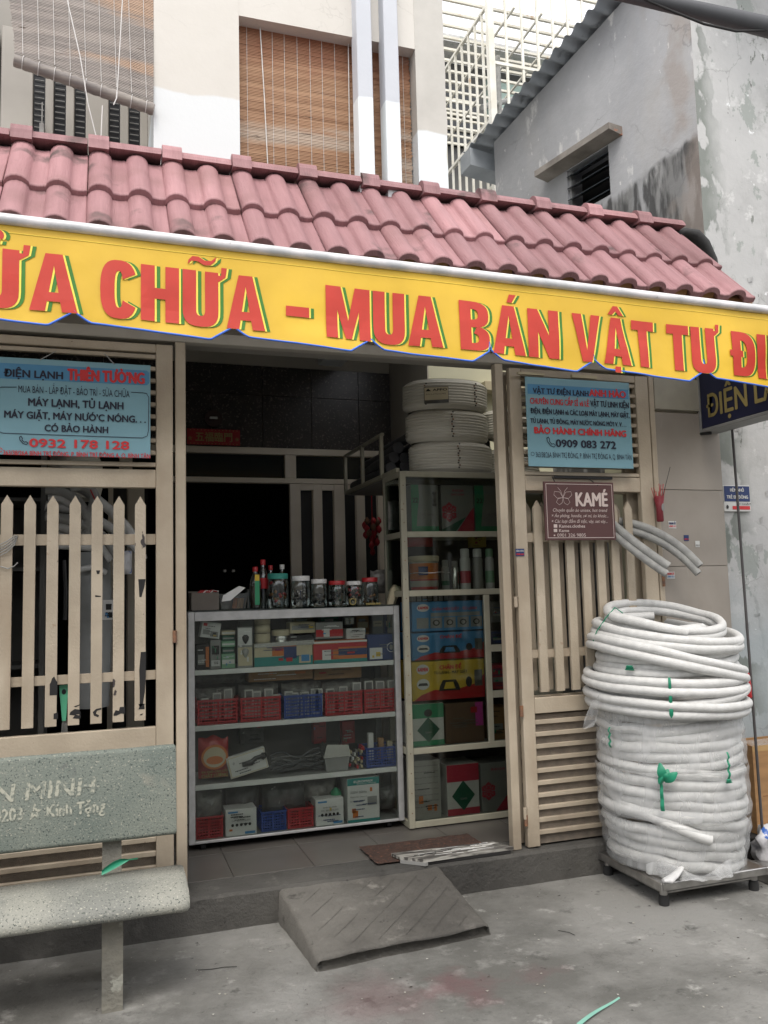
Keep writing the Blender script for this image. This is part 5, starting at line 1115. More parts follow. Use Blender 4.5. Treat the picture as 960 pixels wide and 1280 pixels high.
# ================================================================= COUNTER CABINET
KX0, KX1, KY, KZ0, KZ1 = .432, 1.640, 4.67, .198, 1.420; KD = .42
kc = thing('display_counter', 'aluminium and glass display counter across the shop entrance', 'display cabinet', (1.03, 4.88, .15))
fw_ = .034
for x in (KX0, KX1-fw_):
    for y in (KY, KY+KD-fw_): BX(x, x+fw_, y, y+fw_, KZ0, KZ1, c=.002).build('corner_post', 'alu', kc)
for y in (KY+.001, KY+KD-fw_): BX(KX0+fw_+.001, KX1-fw_-.001, y, y+fw_-.002, KZ1-.052, KZ1-.001, c=.002).build('top_rail', 'alu', kc); BX(KX0+fw_+.001, KX1-fw_-.001, y, y+.02, KZ0, KZ0+.014, c=.002).build('bottom_rail', 'alu', kc)
for x in (KX0, KX1-.02): BX(x+.001, x+.019, KY+fw_+.001, KY+KD-fw_-.001, KZ1-.052, KZ1-.001).build('side_rail', 'alu', kc); BX(x+.001, x+.019, KY+fw_+.001, KY+KD-fw_-.001, KZ0, KZ0+.03).build('side_rail', 'alu', kc)
SHZ = (1.103, .807, .497)
for z in SHZ: BX(KX0+fw_+.001, KX1-fw_-.001, KY+.016, KY+.030, z-.026, z+.001, c=.002).build('shelf_edge', M['inkwhite'], kc); BX(KX0+fw_, KX1-fw_, KY+.031, KY+KD-.04, z-.006, z-.001).build('shelf', 'greyp', kc)
BX(KX0+.02, KX1-.02, KY+.021, KY+KD-.02, KZ0+.001, KZ0+.012).build('bottom_board', 'greyp', kc); BX(KX0+.02, KX1-.02, KY+KD-.02, KY+KD-.012, KZ0+.02, KZ1-.05).build('rear_panel', flat('rear_board', (.10, .095, .085)), kc)
BX(KX0+fw_+.001, KX1-fw_-.001, KY+.008, KY+.011, KZ0+.015, KZ1-.053).build('glass_pane', 'glass', kc)
BX(KX0-.004, KX1+.004, KY-.004, KY+KD+.01, KZ1, KZ1+.006).build('glass_top', 'glassdark', kc)
for x in (KX0+.08, KX1-.08):
    for y in (KY+.06, KY+KD-.06): MB().tube([(x-.012, y, .152+.02), (x+.012, y, .152+.02)], .02, 14).box(x-.01, x+.01, y-.012, y+.012, .185, .197).build('castor', 'black', kc)
M['greybag'] = mat('grey_film_bag', (.13, .13, .125), (.075, .075, .072), .3, 14, bump=.9, bscale=25, spots=[((.4, .4, .38), 25, .70, .04)])
# ---- item builders
def item(name, label, cat, x0, x1, z0, z1, y, d, m, group=None, tilt=0, c=.002):
    s = thing(name, label, cat, ((x0+x1)/2, y, z0), 0, group); mb = BX(x0, x1, y, y+d, z0, z1, c=c)
    T_ = Matrix.Translation(((x0+x1)/2, 0, z0)) @ Matrix.Rotation(R(tilt), 4, 'Y') @ Matrix.Translation((-(x0+x1)/2, 0, -z0)) if tilt else None
    if T_: mb.xf(T_)
    mb.build('carton', m, s); s_T = T_; return s, T_
def prt(s, T_, pts, y, m, name='printed_area'):
    mb = MB().add([(p[0], y, p[1]) for p in pts], [tuple(range(len(pts)))])
    if T_: mb.xf(T_)
    return mb.build(name, m, s)
def rect(x0, x1, z0, z1): return [(x0, z0), (x1, z0), (x1, z1), (x0, z1)]
def pbox(name, label, cat, px0, px1, pyb, pyt, Y, d, m, prints=(), tilt=0, zfix=None, group=None, texts=()):
    x0, zb = at(px0, pyb, Y); x1 = ax(px1, pyb, Y); zt = az(px0, pyt, Y)
    if zfix is not None: zt = zt; zb = zfix
    s, T_ = item(name, label, cat, x0, x1, zb, zt, Y, d, m, group, tilt); w, h = x1-x0, zt-zb
    for i, (a, b, c_, e_, mm) in enumerate(prints): prt(s, T_, rect(x0+a*w, x0+b*w, zb+c_*h, zb+e_*h), Y-.0012-.0004*i, mm)
    for (t, a, b, c_, hh, mm, bo) in texts:
        mb = text(t, mm, s, x0+a*w, zb+c_*h, Y-.004, hh*h, (b-a)*w, bo, build=False)
        if T_: mb.xf(T_)
        mb.build('lettering', mm, s)
    if w > .05 and h > .04:                      # rows of fine print and small colour flashes
        rs = random.Random(int(px0*7+pyb)); mb = MB(); mb2 = MB()
        for r_ in range(rs.randint(3, 6)):
            zz = zb+h*rs.uniform(.10, .88); xa = x0+w*rs.uniform(.06, .5); q = xa
            while q < min(x1-.008, xa+w*rs.uniform(.25, .5)):
                l_ = rs.uniform(.003, .010); mb.box(q, min(q+l_, x1-.004), Y-.0044, Y-.0040, zz, zz+min(.005, h*.05)); q += l_+.002
        for r_ in range(rs.randint(1, 3)):
            xa = x0+w*rs.uniform(.05, .75); za = zb+h*rs.uniform(.08, .75); mb2.box(xa, xa+w*rs.uniform(.06, .18), Y-.0038, Y-.0035, za, za+h*rs.uniform(.06, .18))
        if T_: mb.xf(T_); mb2.xf(T_)
        mb.build('fine_print', rs.choice(['inkblack', 'greybag', 'inkwhite', 'navyp']), s); mb2.build('colour_flash', rs.choice(['redp', 'yellowp', 'skyp', 'greenp', 'whitep', 'orangep']), s)
    return s
YI = KY+.055
# shelf 1 (z 1.103)
zf = SHZ[0]+.001
pbox('small_carton', 'dark small parts carton at the left end of the upper counter shelf', 'box', 246, 262, 829, 806, YI, .12, 'dark', [(.1, .6, .2, .6, 'greyp'), (.7, .95, .1, .9, 'orangep')], zfix=zf)
pbox('small_carton', 'grey small parts carton beside the pale green box stack', 'box', 263, 276, 829, 800, YI, .12, 'greyp', [(.15, .85, .5, .8, 'inkblack'), (.1, .9, .1, .3, 'whitep')], zfix=zf)
pbox('picture_carton', 'white carton with a dark motor picture leaning on the small cartons', 'box', 250, 274, 798, 778, YI-.005, .1, 'whitep', [(.08, .28, .72, .9, 'inkred'), (.5, .9, .1, .42, 'greyp'), (.62, .8, .15, .36, 'inkblack'), (.1, .45, .2, .5, 'greyp')], tilt=9)
for i, (yb, yt, mm, lab) in enumerate(((829, 817, 'lgreen', 'pale green flat box at the bottom of the little stack'), (817, 809, 'darkgreenp', 'dark green flat box second in the little stack'), (809, 801, 'lgreen', 'pale green flat box third in the little stack'), (801, 794, 'darkgreenp', 'dark green flat box fourth in the little stack'), (794, 788, 'cream', 'cream lid box on top of the little stack'))):
    pbox('flat_box', lab, 'box', 277+(i % 2), 294-(i % 2), yb, yt+.6, YI, .12, mm, [(.05, .95, .3, .6, 'whitep' if i % 2 == 0 else 'greyp')], zfix=zf if i == 0 else None, group='flat boxes stacked on the upper counter shelf')
s = pbox('blister_pack', 'pale card pack with two dark plugs leaning upright on the shelf', 'package', 297, 316, 829, 784, YI-.02, .01, 'greyp', [(.04, .96, .55, .97, 'whitep'), (.04, .96, .05, .5, 'cream')], zfix=zf)
for pz in (798, 815): x, z = at(307, pz, YI-.025); MB().lathe(x, YI-.024, [(.004, z-.03), (.016, z-.01), (.02, z+.008), (.008, z+.02)], 10, sq=.5).build('plug', 'black' if pz == 798 else 'hosegrey', s)
for i, (yb, yt) in enumerate(((806, 792), (791, 780), (780, 770))):
    x, zb = at(328, yb, YI+.06); zt = az(328, yt, YI+.06); r_ = .045; 
    s = thing('tape_roll', ['cream tape roll at the bottom of the roll stack', 'cream tape roll in the middle of the roll stack', 'cream tape roll on top of the roll stack'][i], 'tape roll', (x, YI+.06, zb), 0, 'tape rolls on the upper counter shelf')
    MB().lathe(x, YI+.06, [(.02, zb), (r_, zb), (r_, zt), (.02, zt)], 22).build('tape', 'cream', s); MB().lathe(x, YI+.06, [(.019, zb-.0005), (.026, zb-.0005), (.026, zt+.001), (.019, zt+.001)], 16).build('core', 'carton', s)
x, zb = at(351, 800, YI+.08); s = thing('metal_tin', 'shiny round tin standing behind the long carton', 'tin', (x, YI+.08, zb)); MB().lathe(x, YI+.08, [(.045, zb-.06), (.047, zb-.05), (.047, zb+.02), (.045, zb+.025)], 22).build('tin_body', 'tinfoil', s); MB().lathe(x, YI+.08, [(.053, zb+.026), (.053, zb+.055), (.04, zb+.06)], 22).build('tin_lid', 'cream', s)
s = pbox('long_carton', 'long cream and green carton wrapped in film in the middle of the shelf', 'box', 318, 391, 829, 806, YI-.01, .14, 'cream', [(0, 1, 0, .42, 'tealp'), (.30, .72, .45, .9, 'orangep'), (.50, .72, .3, .85, 'navyp'), (.76, .96, .08, .8, 'cream'), (.80, .94, .15, .45, 'skyp')], zfix=zf)
x, zt = at(318, 805, YI-.012); MB().add([(x, YI-.014, zt), (x+.34, YI-.014, zt+.01), (x+.34, YI+.03, zt+.016), (x, YI+.03, zt+.008), (x+.34, YI-.014, zt-.016), (x, YI-.014, zt-.022)], [(0, 1, 2, 3), (0, 5, 4, 1)]).build('film_wrap', 'tinfoil', s)
pbox('small_carton', 'beige printed carton lying on the long carton by the tin', 'box', 363, 394, 792, 778, YI+.03, .12, 'cream', [(.06, .94, .3, .7, 'greyp')])
pbox('small_carton', 'dark block between the tin and the red cartons', 'box', 338, 392, 805, 795, YI+.05, .12, 'dark')
pbox('red_carton', 'red and grey carton with a round emblem standing on the red blue carton', 'box', 395, 429, 799, 778, YI+.01, .12, 'greyp', [(0, 1, .12, .55, 'redp'), (.28, .5, .12, .6, 'whitep')])
pbox('red_carton', 'wide red and blue patterned carton in front on the upper counter shelf', 'box', 392, 459, 826, 802, YI-.01, .14, 'orangep', [(0, .46, .18, .86, 'redp'), (.46, 1, .7, .9, 'redp'), (.46, 1, .32, .62, 'navyp'), (0, 1, 0, .16, 'tealp'), (.16, .32, .15, .6, 'whitep'), (.36, .46, .2, .6, 'orangep'), (0, 1, .9, .99, 'whitep')], zfix=zf)
pbox('white_carton', 'plain white carton above the patterned red carton', 'box', 433, 457, 799, 786, YI+.04, .08, 'whitep')
s = pbox('navy_carton', 'navy blue carton with a torn white label and round emblem', 'box', 460, 496, 822, 794, YI-.01, .14, 'navyp', [(.06, .5, .06, .5, 'whitep')], zfix=zf)
x, z = at(489, 809, YI-.012); stroke(arc(x, z, .026, 0, 360, 18), .003, YI-.0135, 'inkwhite', s, 'emblem_ring'); disc(x, z, .012, .015, YI-.0135, 'greyp', s, 'emblem')
pbox('glass_vial_box', 'small clear box of parts standing behind the navy carton', 'box', 431, 443, 781, 772, YI+.1, .05, 'greyp', [(.1, .4, .1, .9, 'whitep'), (.6, .9, .1, .9, 'whitep')])
for i, (a, b, yt, mm, lab) in enumerate(((300, 318, 776, 'greyp', 'grey parts pot at the back of the upper shelf, left of the tape rolls'), (366, 392, 770, 'trayc2', 'dull back row carton behind the beige printed carton'), (402, 424, 770, 'darkgreenp', 'dark green back row carton above the red emblem carton'), (446, 462, 770, 'carton', 'brown back row carton above the plain white carton'), (466, 480, 768, 'greyp', 'clear grey sachet hung behind the navy carton'), (482, 494, 768, 'navyp', 'tall navy packet at the far right back of the upper shelf'))):
    if mm == 'trayc2': mm = flat('dull_olive_card', (.16, .14, .09))
    pbox('back_row_pack', lab, 'packet', a, b, 815, yt, YI+.18, .08, mm, [(.1, .9, .72, .85, 'cream'), (.2, .7, .86, .93, 'greyp')], zfix=zf)
# under shelf 1: packs resting on the baskets' back row
def softpack(label, px0, px1, pyb, pyt, Y, d, m, cat='packet', seed=0, name='soft_packet', lump=.35):
    x0, zb = at(px0, pyb, Y); x1 = ax(px1, pyb, Y); zt = az((px0+px1)/2, pyt, Y); v = []; f = []; nx_, nz2 = 14, 8; o_ = MB()
    for side in (0, 1):
        for j in range(nz2+1):
            for i in range(nx_+1):
                a, b = i/nx_, j/nz2; e_ = (math.sin(PI*a)*math.sin(PI*b))**.45; yy = Y+d*.5+(d*.5*e_)*(1 if side else -1)*(1+lump*noise.noise(Vector((a*5+seed, b*4, side*3+seed))))
                zz = zb+(zt-zb)*b*(1+.10*noise.noise(Vector((a*3+seed, 0, 1)))); v.append((x0+(x1-x0)*a, yy, zz))
        o0 = side*(nx_+1)*(nz2+1)
        for j in range(nz2):
            for i in range(nx_): k = o0+j*(nx_+1)+i; q = (k, k+1, k+nx_+2, k+nx_+1); f.append(q if side == 0 else tuple(reversed(q)))
    return tag(o_.add(v, f, True).build(name, m), label, cat)
M['bagclear'] = mat('cloudy_film_bag', (.22, .21, .19), (.12, .115, .105), .3, 16, bump=1, bscale=30, spots=[((.42, .41, .37), 22, .66, .05)])
softpack('grey film covered packet hanging under the upper shelf on the left', 246, 308, 858, 836, YI+.05, .14, 'greybag', seed=1)
pbox('brown_carton', 'brown carton with tape tucked under the upper shelf centre left', 'box', 311, 391, 853, 834, YI+.06, .14, 'carton', [(.3, .6, .3, .6, 'tape')])
pbox('brown_carton', 'brown perforated carton tucked under the upper shelf centre right', 'box', 393, 452, 850, 831, YI+.06, .14, 'carton', [(.05, .95, .75, .8, 'inkblack')])
for i, (a, b, t) in enumerate(((246, 296, 860), (300, 350, 856), (354, 404, 853), (405, 452, 851), (454, 494, 848))):
    softpack(['leftmost', 'second from left', 'middle', 'fourth from left', 'rightmost'][i]+' cloudy bag of remote controls in the basket row', a, b, 892-4*i*.8, t, YI+.07, .10, 'bagclear', 'bag', seed=i*3.1, name='film_bag')
# baskets
def basket(label, px0, px1, pyb, pyt, Y, d, m, group, zfix=None, rows=6, cols=12):
    x0, zb = at(px0, pyb, Y); x1 = ax(px1, pyb, Y); zt = az(px0, pyt, Y); zb = zfix if zfix else zb
    s = thing('plastic_basket', label, 'basket', ((x0+x1)/2, Y, zb), 0, group); mb = MB(); h = zt-zb; t_ = .002
    for j in range(rows+1):
        z = zb+.006+(h-.016)*j/rows
        for (a, b, c_, e_) in ((x0, x1, Y, Y+t_), (x0, x1, Y+d-t_, Y+d)): mb.box(a, b, c_, e_, z, z+h*.062)
        for xx in (x0, x1-t_): mb.box(xx, xx+t_, Y+t_, Y+d-t_, z, z+h*.062)
    for i in range(cols+1):
        x = x0+(x1-x0-.003)*i/cols; wd = .0035 if i not in (0, cols//2, cols) else .010
        mb.box(min(x, x1-wd), min(x+wd, x1), Y-.0006, Y+t_-.0005, zb, zt); mb.box(min(x, x1-wd), min(x+wd, x1), Y+d-t_+.0005, Y+d+.0006, zb, zt)
    for i in range(5):
        y = Y+(d-.004)*i/4; mb.box(x0-.0006, x0+t_-.0005, y, y+.004, zb, zt); mb.box(x1-t_+.0005, x1+.0006, y, y+.004, zb, zt)
    mb.build('lattice_wall', m, s); BX(x0, x1, Y, Y+d, zb-.001, zb+.003).build('base', m, s)
    for a in ((x0-.003, x1+.003, Y-.004, Y+.002, zt-.006, zt+.003), (x0-.003, x1+.003, Y+d-.002, Y+d+.004, zt-.006, zt+.003), (x0-.003, x0+.002, Y+.0025, Y+d-.0025, zt-.006, zt+.003), (x1-.002, x1+.003, Y+.0025, Y+d-.0025, zt-.006, zt+.003)): BX(*a).build('rim', m, s)
    return s
G1 = 'baskets of remote controls on the second counter shelf'
YK = KY+.045
for i, (a, b, yb, yt, mm) in enumerate(((247, 297, 904, 876.5, 'redp'), (301, 351, 900, 873.5, 'redp'), (355.5, 403, 898, 870.5, 'bluep'), (407, 453, 894, 866.5, 'redp'), (456, 494, 890, 863, 'redp'))):
    basket(['red lattice basket at the left end of the remote control row', 'red lattice basket second from the left, next to the blue one', 'blue lattice basket in the middle of the remote control row', 'red lattice basket just right of the blue one', 'red lattice basket at the right end of the remote control row'][i], a, b, yb, yt, YK, .16, mm, G1, zfix=SHZ[1]+.002)
M['remote'] = flat('pale_remote_shell', (.50, .49, .46), .4)
ri = 0
for (px, top, h_) in ((256, 873, 14), (271, 866, 20), (285, 861, 26), (311, 862, 24), (321, 864, 22), (336, 861, 24), (345, 868, 16), (361, 864, 20), (368, 866, 18), (381, 865, 18), (394, 861, 22), (398, 861, 18), (413, 861, 22), (429, 858, 20), (446, 853, 24), (461, 851, 24), (475, 851, 22), (490, 850, 22)):
    w = 6.5 if h_ > 15 else 6; x, z = at(px, top, YK+.03); x1 = ax(px+w*1.7, top, YK+.03); hh = az(px, top, YK+.03)-az(px, top+h_, YK+.03)
    s = thing('remote_control', 'pale remote control poking out of the '+('leftmost red basket', 'second red basket from the left', 'blue basket in the middle', 'red basket right of the blue one', 'red basket at the right end')[0 if px < 298 else 1 if px < 352 else 2 if px < 404 else 3 if px < 454 else 4], 'remote control', (x, YK+.03, z-hh-.03), 0, 'remote controls in the counter baskets'); w2 = x1-x
    BX(x-w2/2, x+w2/2, YK+.03, YK+.045, z-hh-.05, z, c=.003).build('shell', 'remote', s); BX(x-w2*.34, x+w2*.34, YK+.0285, YK+.030, z-hh*.62, z-.008).build('screen', 'greyp' if ri % 3 else 'greybag', s)
    for q in range(3): BX(x-w2*.3+q*w2*.22, x-w2*.3+q*w2*.22+w2*.13, YK+.0283, YK+.03, z-hh*.85, z-hh*.72).build('button', 'inkblack', s)
    ri += 1
# shelf 3 (z .497)
zf = SHZ[2]+.001
s = softpack('red and orange snack style bag with a round picture on the third shelf', 249, 287, 976, 923, YI, .09, mat('red_foil_bag', (.40, .03, .025), (.32, .02, .02), .3, 6, bump=.5, bscale=20), 'bag', 4, 'snack_bag')
bgs = s; x, z = at(268, 946, YI-.001); z -= .0
for rx, rz, mm, dy in ((.072, .066, 'orangep', .012), (.060, .054, 'cream', .0135), (.045, .022, 'orangep', .015)): disc(x, z-(.016 if mm == 'orangep' and rx < .05 else 0), rx, rz, YI-dy, mm, bgs, 'printed_disc')
text('CHẤT LƯỢNG', 'gold', bgs, x-.07, az(268, 971, YI), YI-.012, .018, .14, .03); text('ĐÁ KHÔ CÁO CẤP', 'gold', bgs, x-.07, az(268, 965, YI), YI-.012, .010, .14, .03)
s = pbox('tool_box', 'tilted white window box holding a black clamp tool', 'box', 288, 337, 969, 942, YI-.02, .04, 'whitep', [(.02, .98, .03, .97, 'cream'), (.05, .96, .07, .93, 'whitep')], tilt=-13)
x0, z0 = at(303, 956, YI-.03); x1, z1 = at(331, 946, YI-.03)
MB().tube([(x0, YI-.03, z0), (x0+.05, YI-.03, z0+.008), (x0+.07, YI-.03, z0+.03), (x1, YI-.03, z1+.008)], [.012, .016, .010, .014], 10).build('clamp_body', 'black', s)
MB().tube([(x1-.01, YI-.034, z1-.01), (x1+.008, YI-.034, z1+.004), (x1+.004, YI-.034, z1+.02), (x1-.016, YI-.034, z1+.02), (x1-.02, YI-.034, z1)], .006, 8, closed=True).build('clamp_jaw', 'black', s); text('☼', 'inkblack', s, ax(291, 953, YI-.03), az(291, 957, YI-.03), YI-.024, .014, .012, 0)
cbn = thing('cable_bundle', 'tied bundle of shiny black cables lying on the third shelf', 'cable bundle', (1.1, YI+.05, zf))
xa, xb = ax(343, 955, YI), ax(405, 955, YI)
for i in range(22):
    a = random.random()*6.3; rr = random.uniform(.01, .06); pts = []
    for k in range(9):
        t = k/8; p_ = 1-.55*math.exp(-((t-.5)/.18)**2); pts.append((xa+(xb-xa)*t+.01*math.sin(i), YI+.06+rr*math.cos(a)*p_*.8, max(zf+.006, zf+.055+rr*math.sin(a)*p_+.012*math.sin(t*9+i))))
    MB().tube(pts, .0045, 6).build('cable', 'foamblack' if i % 4 else 'greybag', cbn)
x, z = at(421, 962, YI+.02); s = thing('foil_box', 'grey box with a shiny foil lid on the third shelf', 'box', (x, YI+.02, zf)); MB().prism([(x-.065, zf), (x+.06, zf), (x+.072, zf+.075), (x-.075, zf+.075)], YI, YI+.12).build('tray', 'greyp', s); MB().prism([(x-.082, zf+.076), (x+.078, zf+.076), (x+.065, zf+.14), (x-.06, zf+.15)], YI-.004, YI+.12).build('foil_lid', 'tinfoil', s)
s = thing('bag_of_bits', 'bag of small red and white plastic bits next to the foil box', 'bag', (1.44, YI, zf))
for i in range(26): x, z = at(random.uniform(437, 455), random.uniform(935, 962), YI+.02); BX(x-.006, x+.006, YI+random.uniform(0, .06), YI+.07, max(zf, z), max(zf, z)+.018, c=.002).build('plastic_bit', ('redp', 'cream', 'whitep', 'greyp')[i % 4], s)
basket('blue lattice basket at the right end of the third shelf', 458, 496, 958, 936, YK, .16, 'bluep', 'baskets lower in the counter', zfix=zf+.001)
for i, (px, pt, mm) in enumerate(((463, 916, 'whitep'), (476, 922, 'carton'), (487, 926, 'cream'))):
    x, z = at(px, pt, YK+.06); tag(BX(x-.016, x+.016, YK+.05, YK+.08, zf+.03, z, c=.003).build('spare_part', mm), ['white capped spare part', 'brown spare part', 'cream spare part'][i]+' standing in the blue basket on the right', 'spare part')
for i, (px0, px1, mm, lab) in enumerate(((392, 408, 'redp', 'small red pack at the back of the third shelf, left of the other red one'), (428, 444, 'redp', 'tall red pack at the back of the third shelf near the basket'), (300, 330, 'greybag', 'grey pack at the back of the third shelf behind the tool box'))):
    pbox('rear_pack', lab, 'packet', px0, px1, 930, 902, KY+.3, .05, mm)
# bottom (z .198)
zf = KZ0+.014
G2 = 'baskets on the bottom of the counter'
basket('red lattice basket at the bottom left of the counter under a clear bag', 245.5, 279, 1049, 1023, YK, .16, 'redp', G2, zfix=zf, cols=9)
basket('blue lattice basket on the counter bottom between white box and red basket', 327, 358, 1043, 1016, YK, .16, 'bluep', G2, zfix=zf, cols=9)
basket('red lattice basket on the counter bottom between the blue basket and a white box', 360, 392, 1039, 1012, YK, .16, 'redp', G2, zfix=zf, cols=9)
def ledbox(lab, a, b, yb, yt):
    s = pbox('white_carton', lab, 'box', a, b, yb, yt, YI-.03, .12, 'whitep', [(.62, .95, .05, .14, 'skyp'), (.08, .4, .86, .92, 'skyp')], zfix=zf, texts=(('Quạt tản nhiệt', .25, .75, .66, .05, 'inkblack', .01), ('DC BRUSHLESS', .2, .8, .54, .06, 'greyp', .02), ('● ● ● ● ●', .18, .82, .36, .10, 'inkblack', .02)))
ledbox('white carton with a row of five dots, left one on the counter bottom', 282, 321, 1046, 1013); ledbox('white carton with a row of five dots, right one beside the tall white box', 395, 430, 1033, 1000)
s = pbox('white_carton', 'tall white carton with teal bands at the bottom right of the counter', 'box', 435, 475, 1028, 974, YI-.03, .14, 'whitep', [(0, 1, .84, 1, 'tealp'), (.0, 1, .0, .06, 'tealp'), (.62, .92, .36, .56, 'greyp')], zfix=zf, texts=(('EUROMAX', .2, .8, .90, .05, 'inkwhite', .03), ('Electric Pump', .3, .9, .86, .03, 'inkwhite', .01), ('220V 50Hz', .08, .6, .66, .05, 'greyp', .02), ('Made for export', .08, .6, .56, .04, 'greyp', .0), ('N.W 2.5 kg', .08, .5, .46, .04, 'greyp', .0)))
softpack('clear bag of green grey parts over the bottom left basket', 246, 280, 1030, 990, YI+.02, .12, 'bagclear', 'bag', 8, 'film_bag')
softpack('dark bag of parts behind the left dotted carton', 284, 326, 1020, 985, YI+.08, .12, 'greybag', 'bag', 9, 'film_bag')
softpack('dark bag heaped over the blue and red baskets', 330, 385, 1020, 980, YI+.06, .12, 'greybag', 'bag', 10, 'film_bag')
softpack('white and grey bag of parts draped behind the right dotted carton', 382, 424, 1005, 974, YI+.05, .12, 'bagclear', 'bag', 12, 'film_bag')
x, z = at(421, 992, YI+.03); tag(MB().lathe(x, YI+.05, [(.01, z-.04), (.035, z-.02), (.03, z+.01), (.008, z+.03)], 10).build('green_pouch', 'greenp'), 'small green pouch tucked above the right dotted carton', 'pouch')
softpack('brown bag of parts at the right end of the counter bottom', 477, 497, 1015, 985, YI+.04, .1, 'greybag', 'bag', 14, 'film_bag')
# ---- on the counter top
ZT = KZ1+.007; YJ = KY+.17
s = thing('parts_tray', 'open cardboard tray of small parts with red strips on the counter', 'tray', (.55, YJ, ZT)); x0, x1 = ax(238, 750, YJ), ax(272, 750, YJ); zt = az(255, 741, YJ)
M['trayc'] = flat('dull_card', (.14, .12, .10))
BX(x0, x1, YJ-.06, YJ-.056, ZT, zt).build('tray_side', 'trayc', s); BX(x0, x1, YJ+.12, YJ+.124, ZT, zt+.01).build('tray_side', 'trayc', s); BX(x0, x0+.004, YJ-.0555, YJ+.1195, ZT, zt).build('tray_side', 'trayc', s); BX(x1-.004, x1, YJ-.0555, YJ+.1195, ZT, zt).build('tray_side', 'trayc', s)
for i in range(9): a = random.uniform(-.4, .4); x = random.uniform(x0+.02, x1-.05); tie([(x, YJ-.02, zt-.01), (x+.03, YJ+.0, zt+.012), (x+.06, YJ+.02*a, zt+.006)], .004, ('redp', 'whitep', 'redp')[i % 3], s, 'strip')
s = thing('paper_basket', 'clear basket holding a folded white paper and orange packets', 'basket', (.72, YJ, ZT)); x0, x1 = ax(272, 750, YJ), ax(308, 750, YJ); zt = az(290, 742, YJ)
MB().prism([(x0+.015, ZT), (x1-.015, ZT), (x1, zt), (x0, zt)], YJ-.05, YJ+.09).build('clear_box', 'clearp', s)
x, z = at(277, 752, YJ-.056); MB().add([(x, YJ-.055, z), (x+.05, YJ-.058, z+.005), (x+.135, YJ-.05, z+.075), (x+.10, YJ-.045, z+.085), (x+.01, YJ-.05, z+.035)], [(0, 1, 2, 3, 4)]).build('paper', 'inkwhite', s)
for i in range(5): x, z = at(298+random.uniform(-6, 6), 748, YJ); MB().tube([(x, YJ+.01*i-.02, ZT+.003), (x+.01, YJ+.01*i-.02, ZT+.06)], .010, 8).build('packet', 'orangep' if i % 2 else 'carton', s)
BX(ax(305, 750, YJ)+.01, ax(312, 750, YJ)+.012, YJ-.04, YJ+.02, ZT, ZT+.11, c=.003).build('grey_holder', 'clearp', s)
def bottle(label, px, top, w, cap, liquid, lab, Y):
    x, z = at(px, top, Y); r_ = (ax(px+w/2, top, Y)-ax(px-w/2, top, Y))/2; h = z-ZT
    s = thing('bottle', label, 'bottle', (x, Y, ZT), 0, 'bottles on the counter'); 
    MB().lathe(x, Y, [(r_*.9, ZT), (r_, ZT+.01), (r_, ZT+h*.58), (r_*.85, ZT+h*.7), (r_*.42, ZT+h*.84), (r_*.36, ZT+h*.9)], 20).build('bottle_body', 'clearp', s)
    MB().lathe(x, Y, [(r_*.46, ZT+h*.895), (r_*.48, ZT+h), (r_*.40, ZT+h+.002)], 14).build('cap', cap, s)
    if liquid: MB().lathe(x, Y, [(r_*.8, ZT+.004), (r_*.88, ZT+.012), (r_*.88, ZT+h*.55)], 16).build('liquid', liquid, s)
    if lab: MB().lathe(x, Y, [(r_*1.015, ZT+h*lab[1]), (r_*1.015, ZT+h*lab[2])], 20).build('label', lab[0], s)
    return s
b_ = bottle('bottle with red cap, green striped label and dark oil in front', 319, 709, 15, 'redp', mat('dark_oil', (.06, .03, .012), None, .2), None, YJ-.05)
x, z = at(320, 727, YJ-.05); MB().add([(x-.013, YJ-.088, ZT+.02), (x+.013, YJ-.088, ZT+.02), (x+.013, YJ-.088, ZT+.155), (x-.013, YJ-.088, ZT+.155)], [(0, 1, 2, 3)]).build('label', 'greenp', b_); MB().add([(x-.013, YJ-.0885, ZT+.155), (x+.013, YJ-.0885, ZT+.155), (x+.013, YJ-.0885, ZT+.19), (x-.013, YJ-.0885, ZT+.19)], [(0, 1, 2, 3)]).build('label', 'yellowp', b_)
bottle('tall clear bottle with red cap and red label behind the oil bottle', 328.5, 700, 14, 'redp', None, ('redp', .40, .62), YJ+.03)
bottle('shorter clear bottle with red cap beside the teal lidded jar', 338, 707, 12, 'redp', None, None, YJ+.08)
bottle('clear water bottle with a white cap behind the teal lidded jar', 352.5, 706, 13, 'inkwhite', None, None, YJ+.12)
def jarr(label, px, top, w, lid, cont, Y, oh=.7):
    x, z = at(px, top, Y); r_ = (ax(px+w/2, top, Y)-ax(px-w/2, top, Y))/2; h = z-ZT
    s = thing('plastic_jar', label, 'jar', (x, Y, ZT), 0, 'jars of small parts on the counter')
    MB().lathe(x, Y, [(r_*.92, ZT), (r_, ZT+.008), (r_, ZT+h*.72), (r_*.86, ZT+h*.84)], 22).build('jar_body', 'jar', s); MB().lathe(x, Y, [(r_*.93, ZT+h*.84), (r_*.95, ZT+h*.98), (r_*.9, ZT+h)], 22).build('lid', lid, s)
    rs = random.Random(px); hh = h*oh
    for i in range(26): a = rs.random()*6.3; q = r_*.78*rs.random()**.5; zz = ZT+.008+hh*rs.random(); MB().lathe(x+q*math.cos(a), Y+q*math.sin(a), [(.002, zz), (.009, zz+.005), (.009, zz+.013), (.002, zz+.018)], 7).build('small_part', cont[i % len(cont)], s)
    return s
jarr('wide jar with a teal lid and red brown contents', 347, 717, 27, flat('teal_lid', (.03, .25, .2)), ('carton', 'redp', 'dark'), YJ-.02, .7)
jarr('jar with a white lid holding shiny nuts, right of the teal lidded jar', 375.5, 720, 24, 'inkwhite', ('greyp', 'tinfoil', 'dark'), YJ, .5)
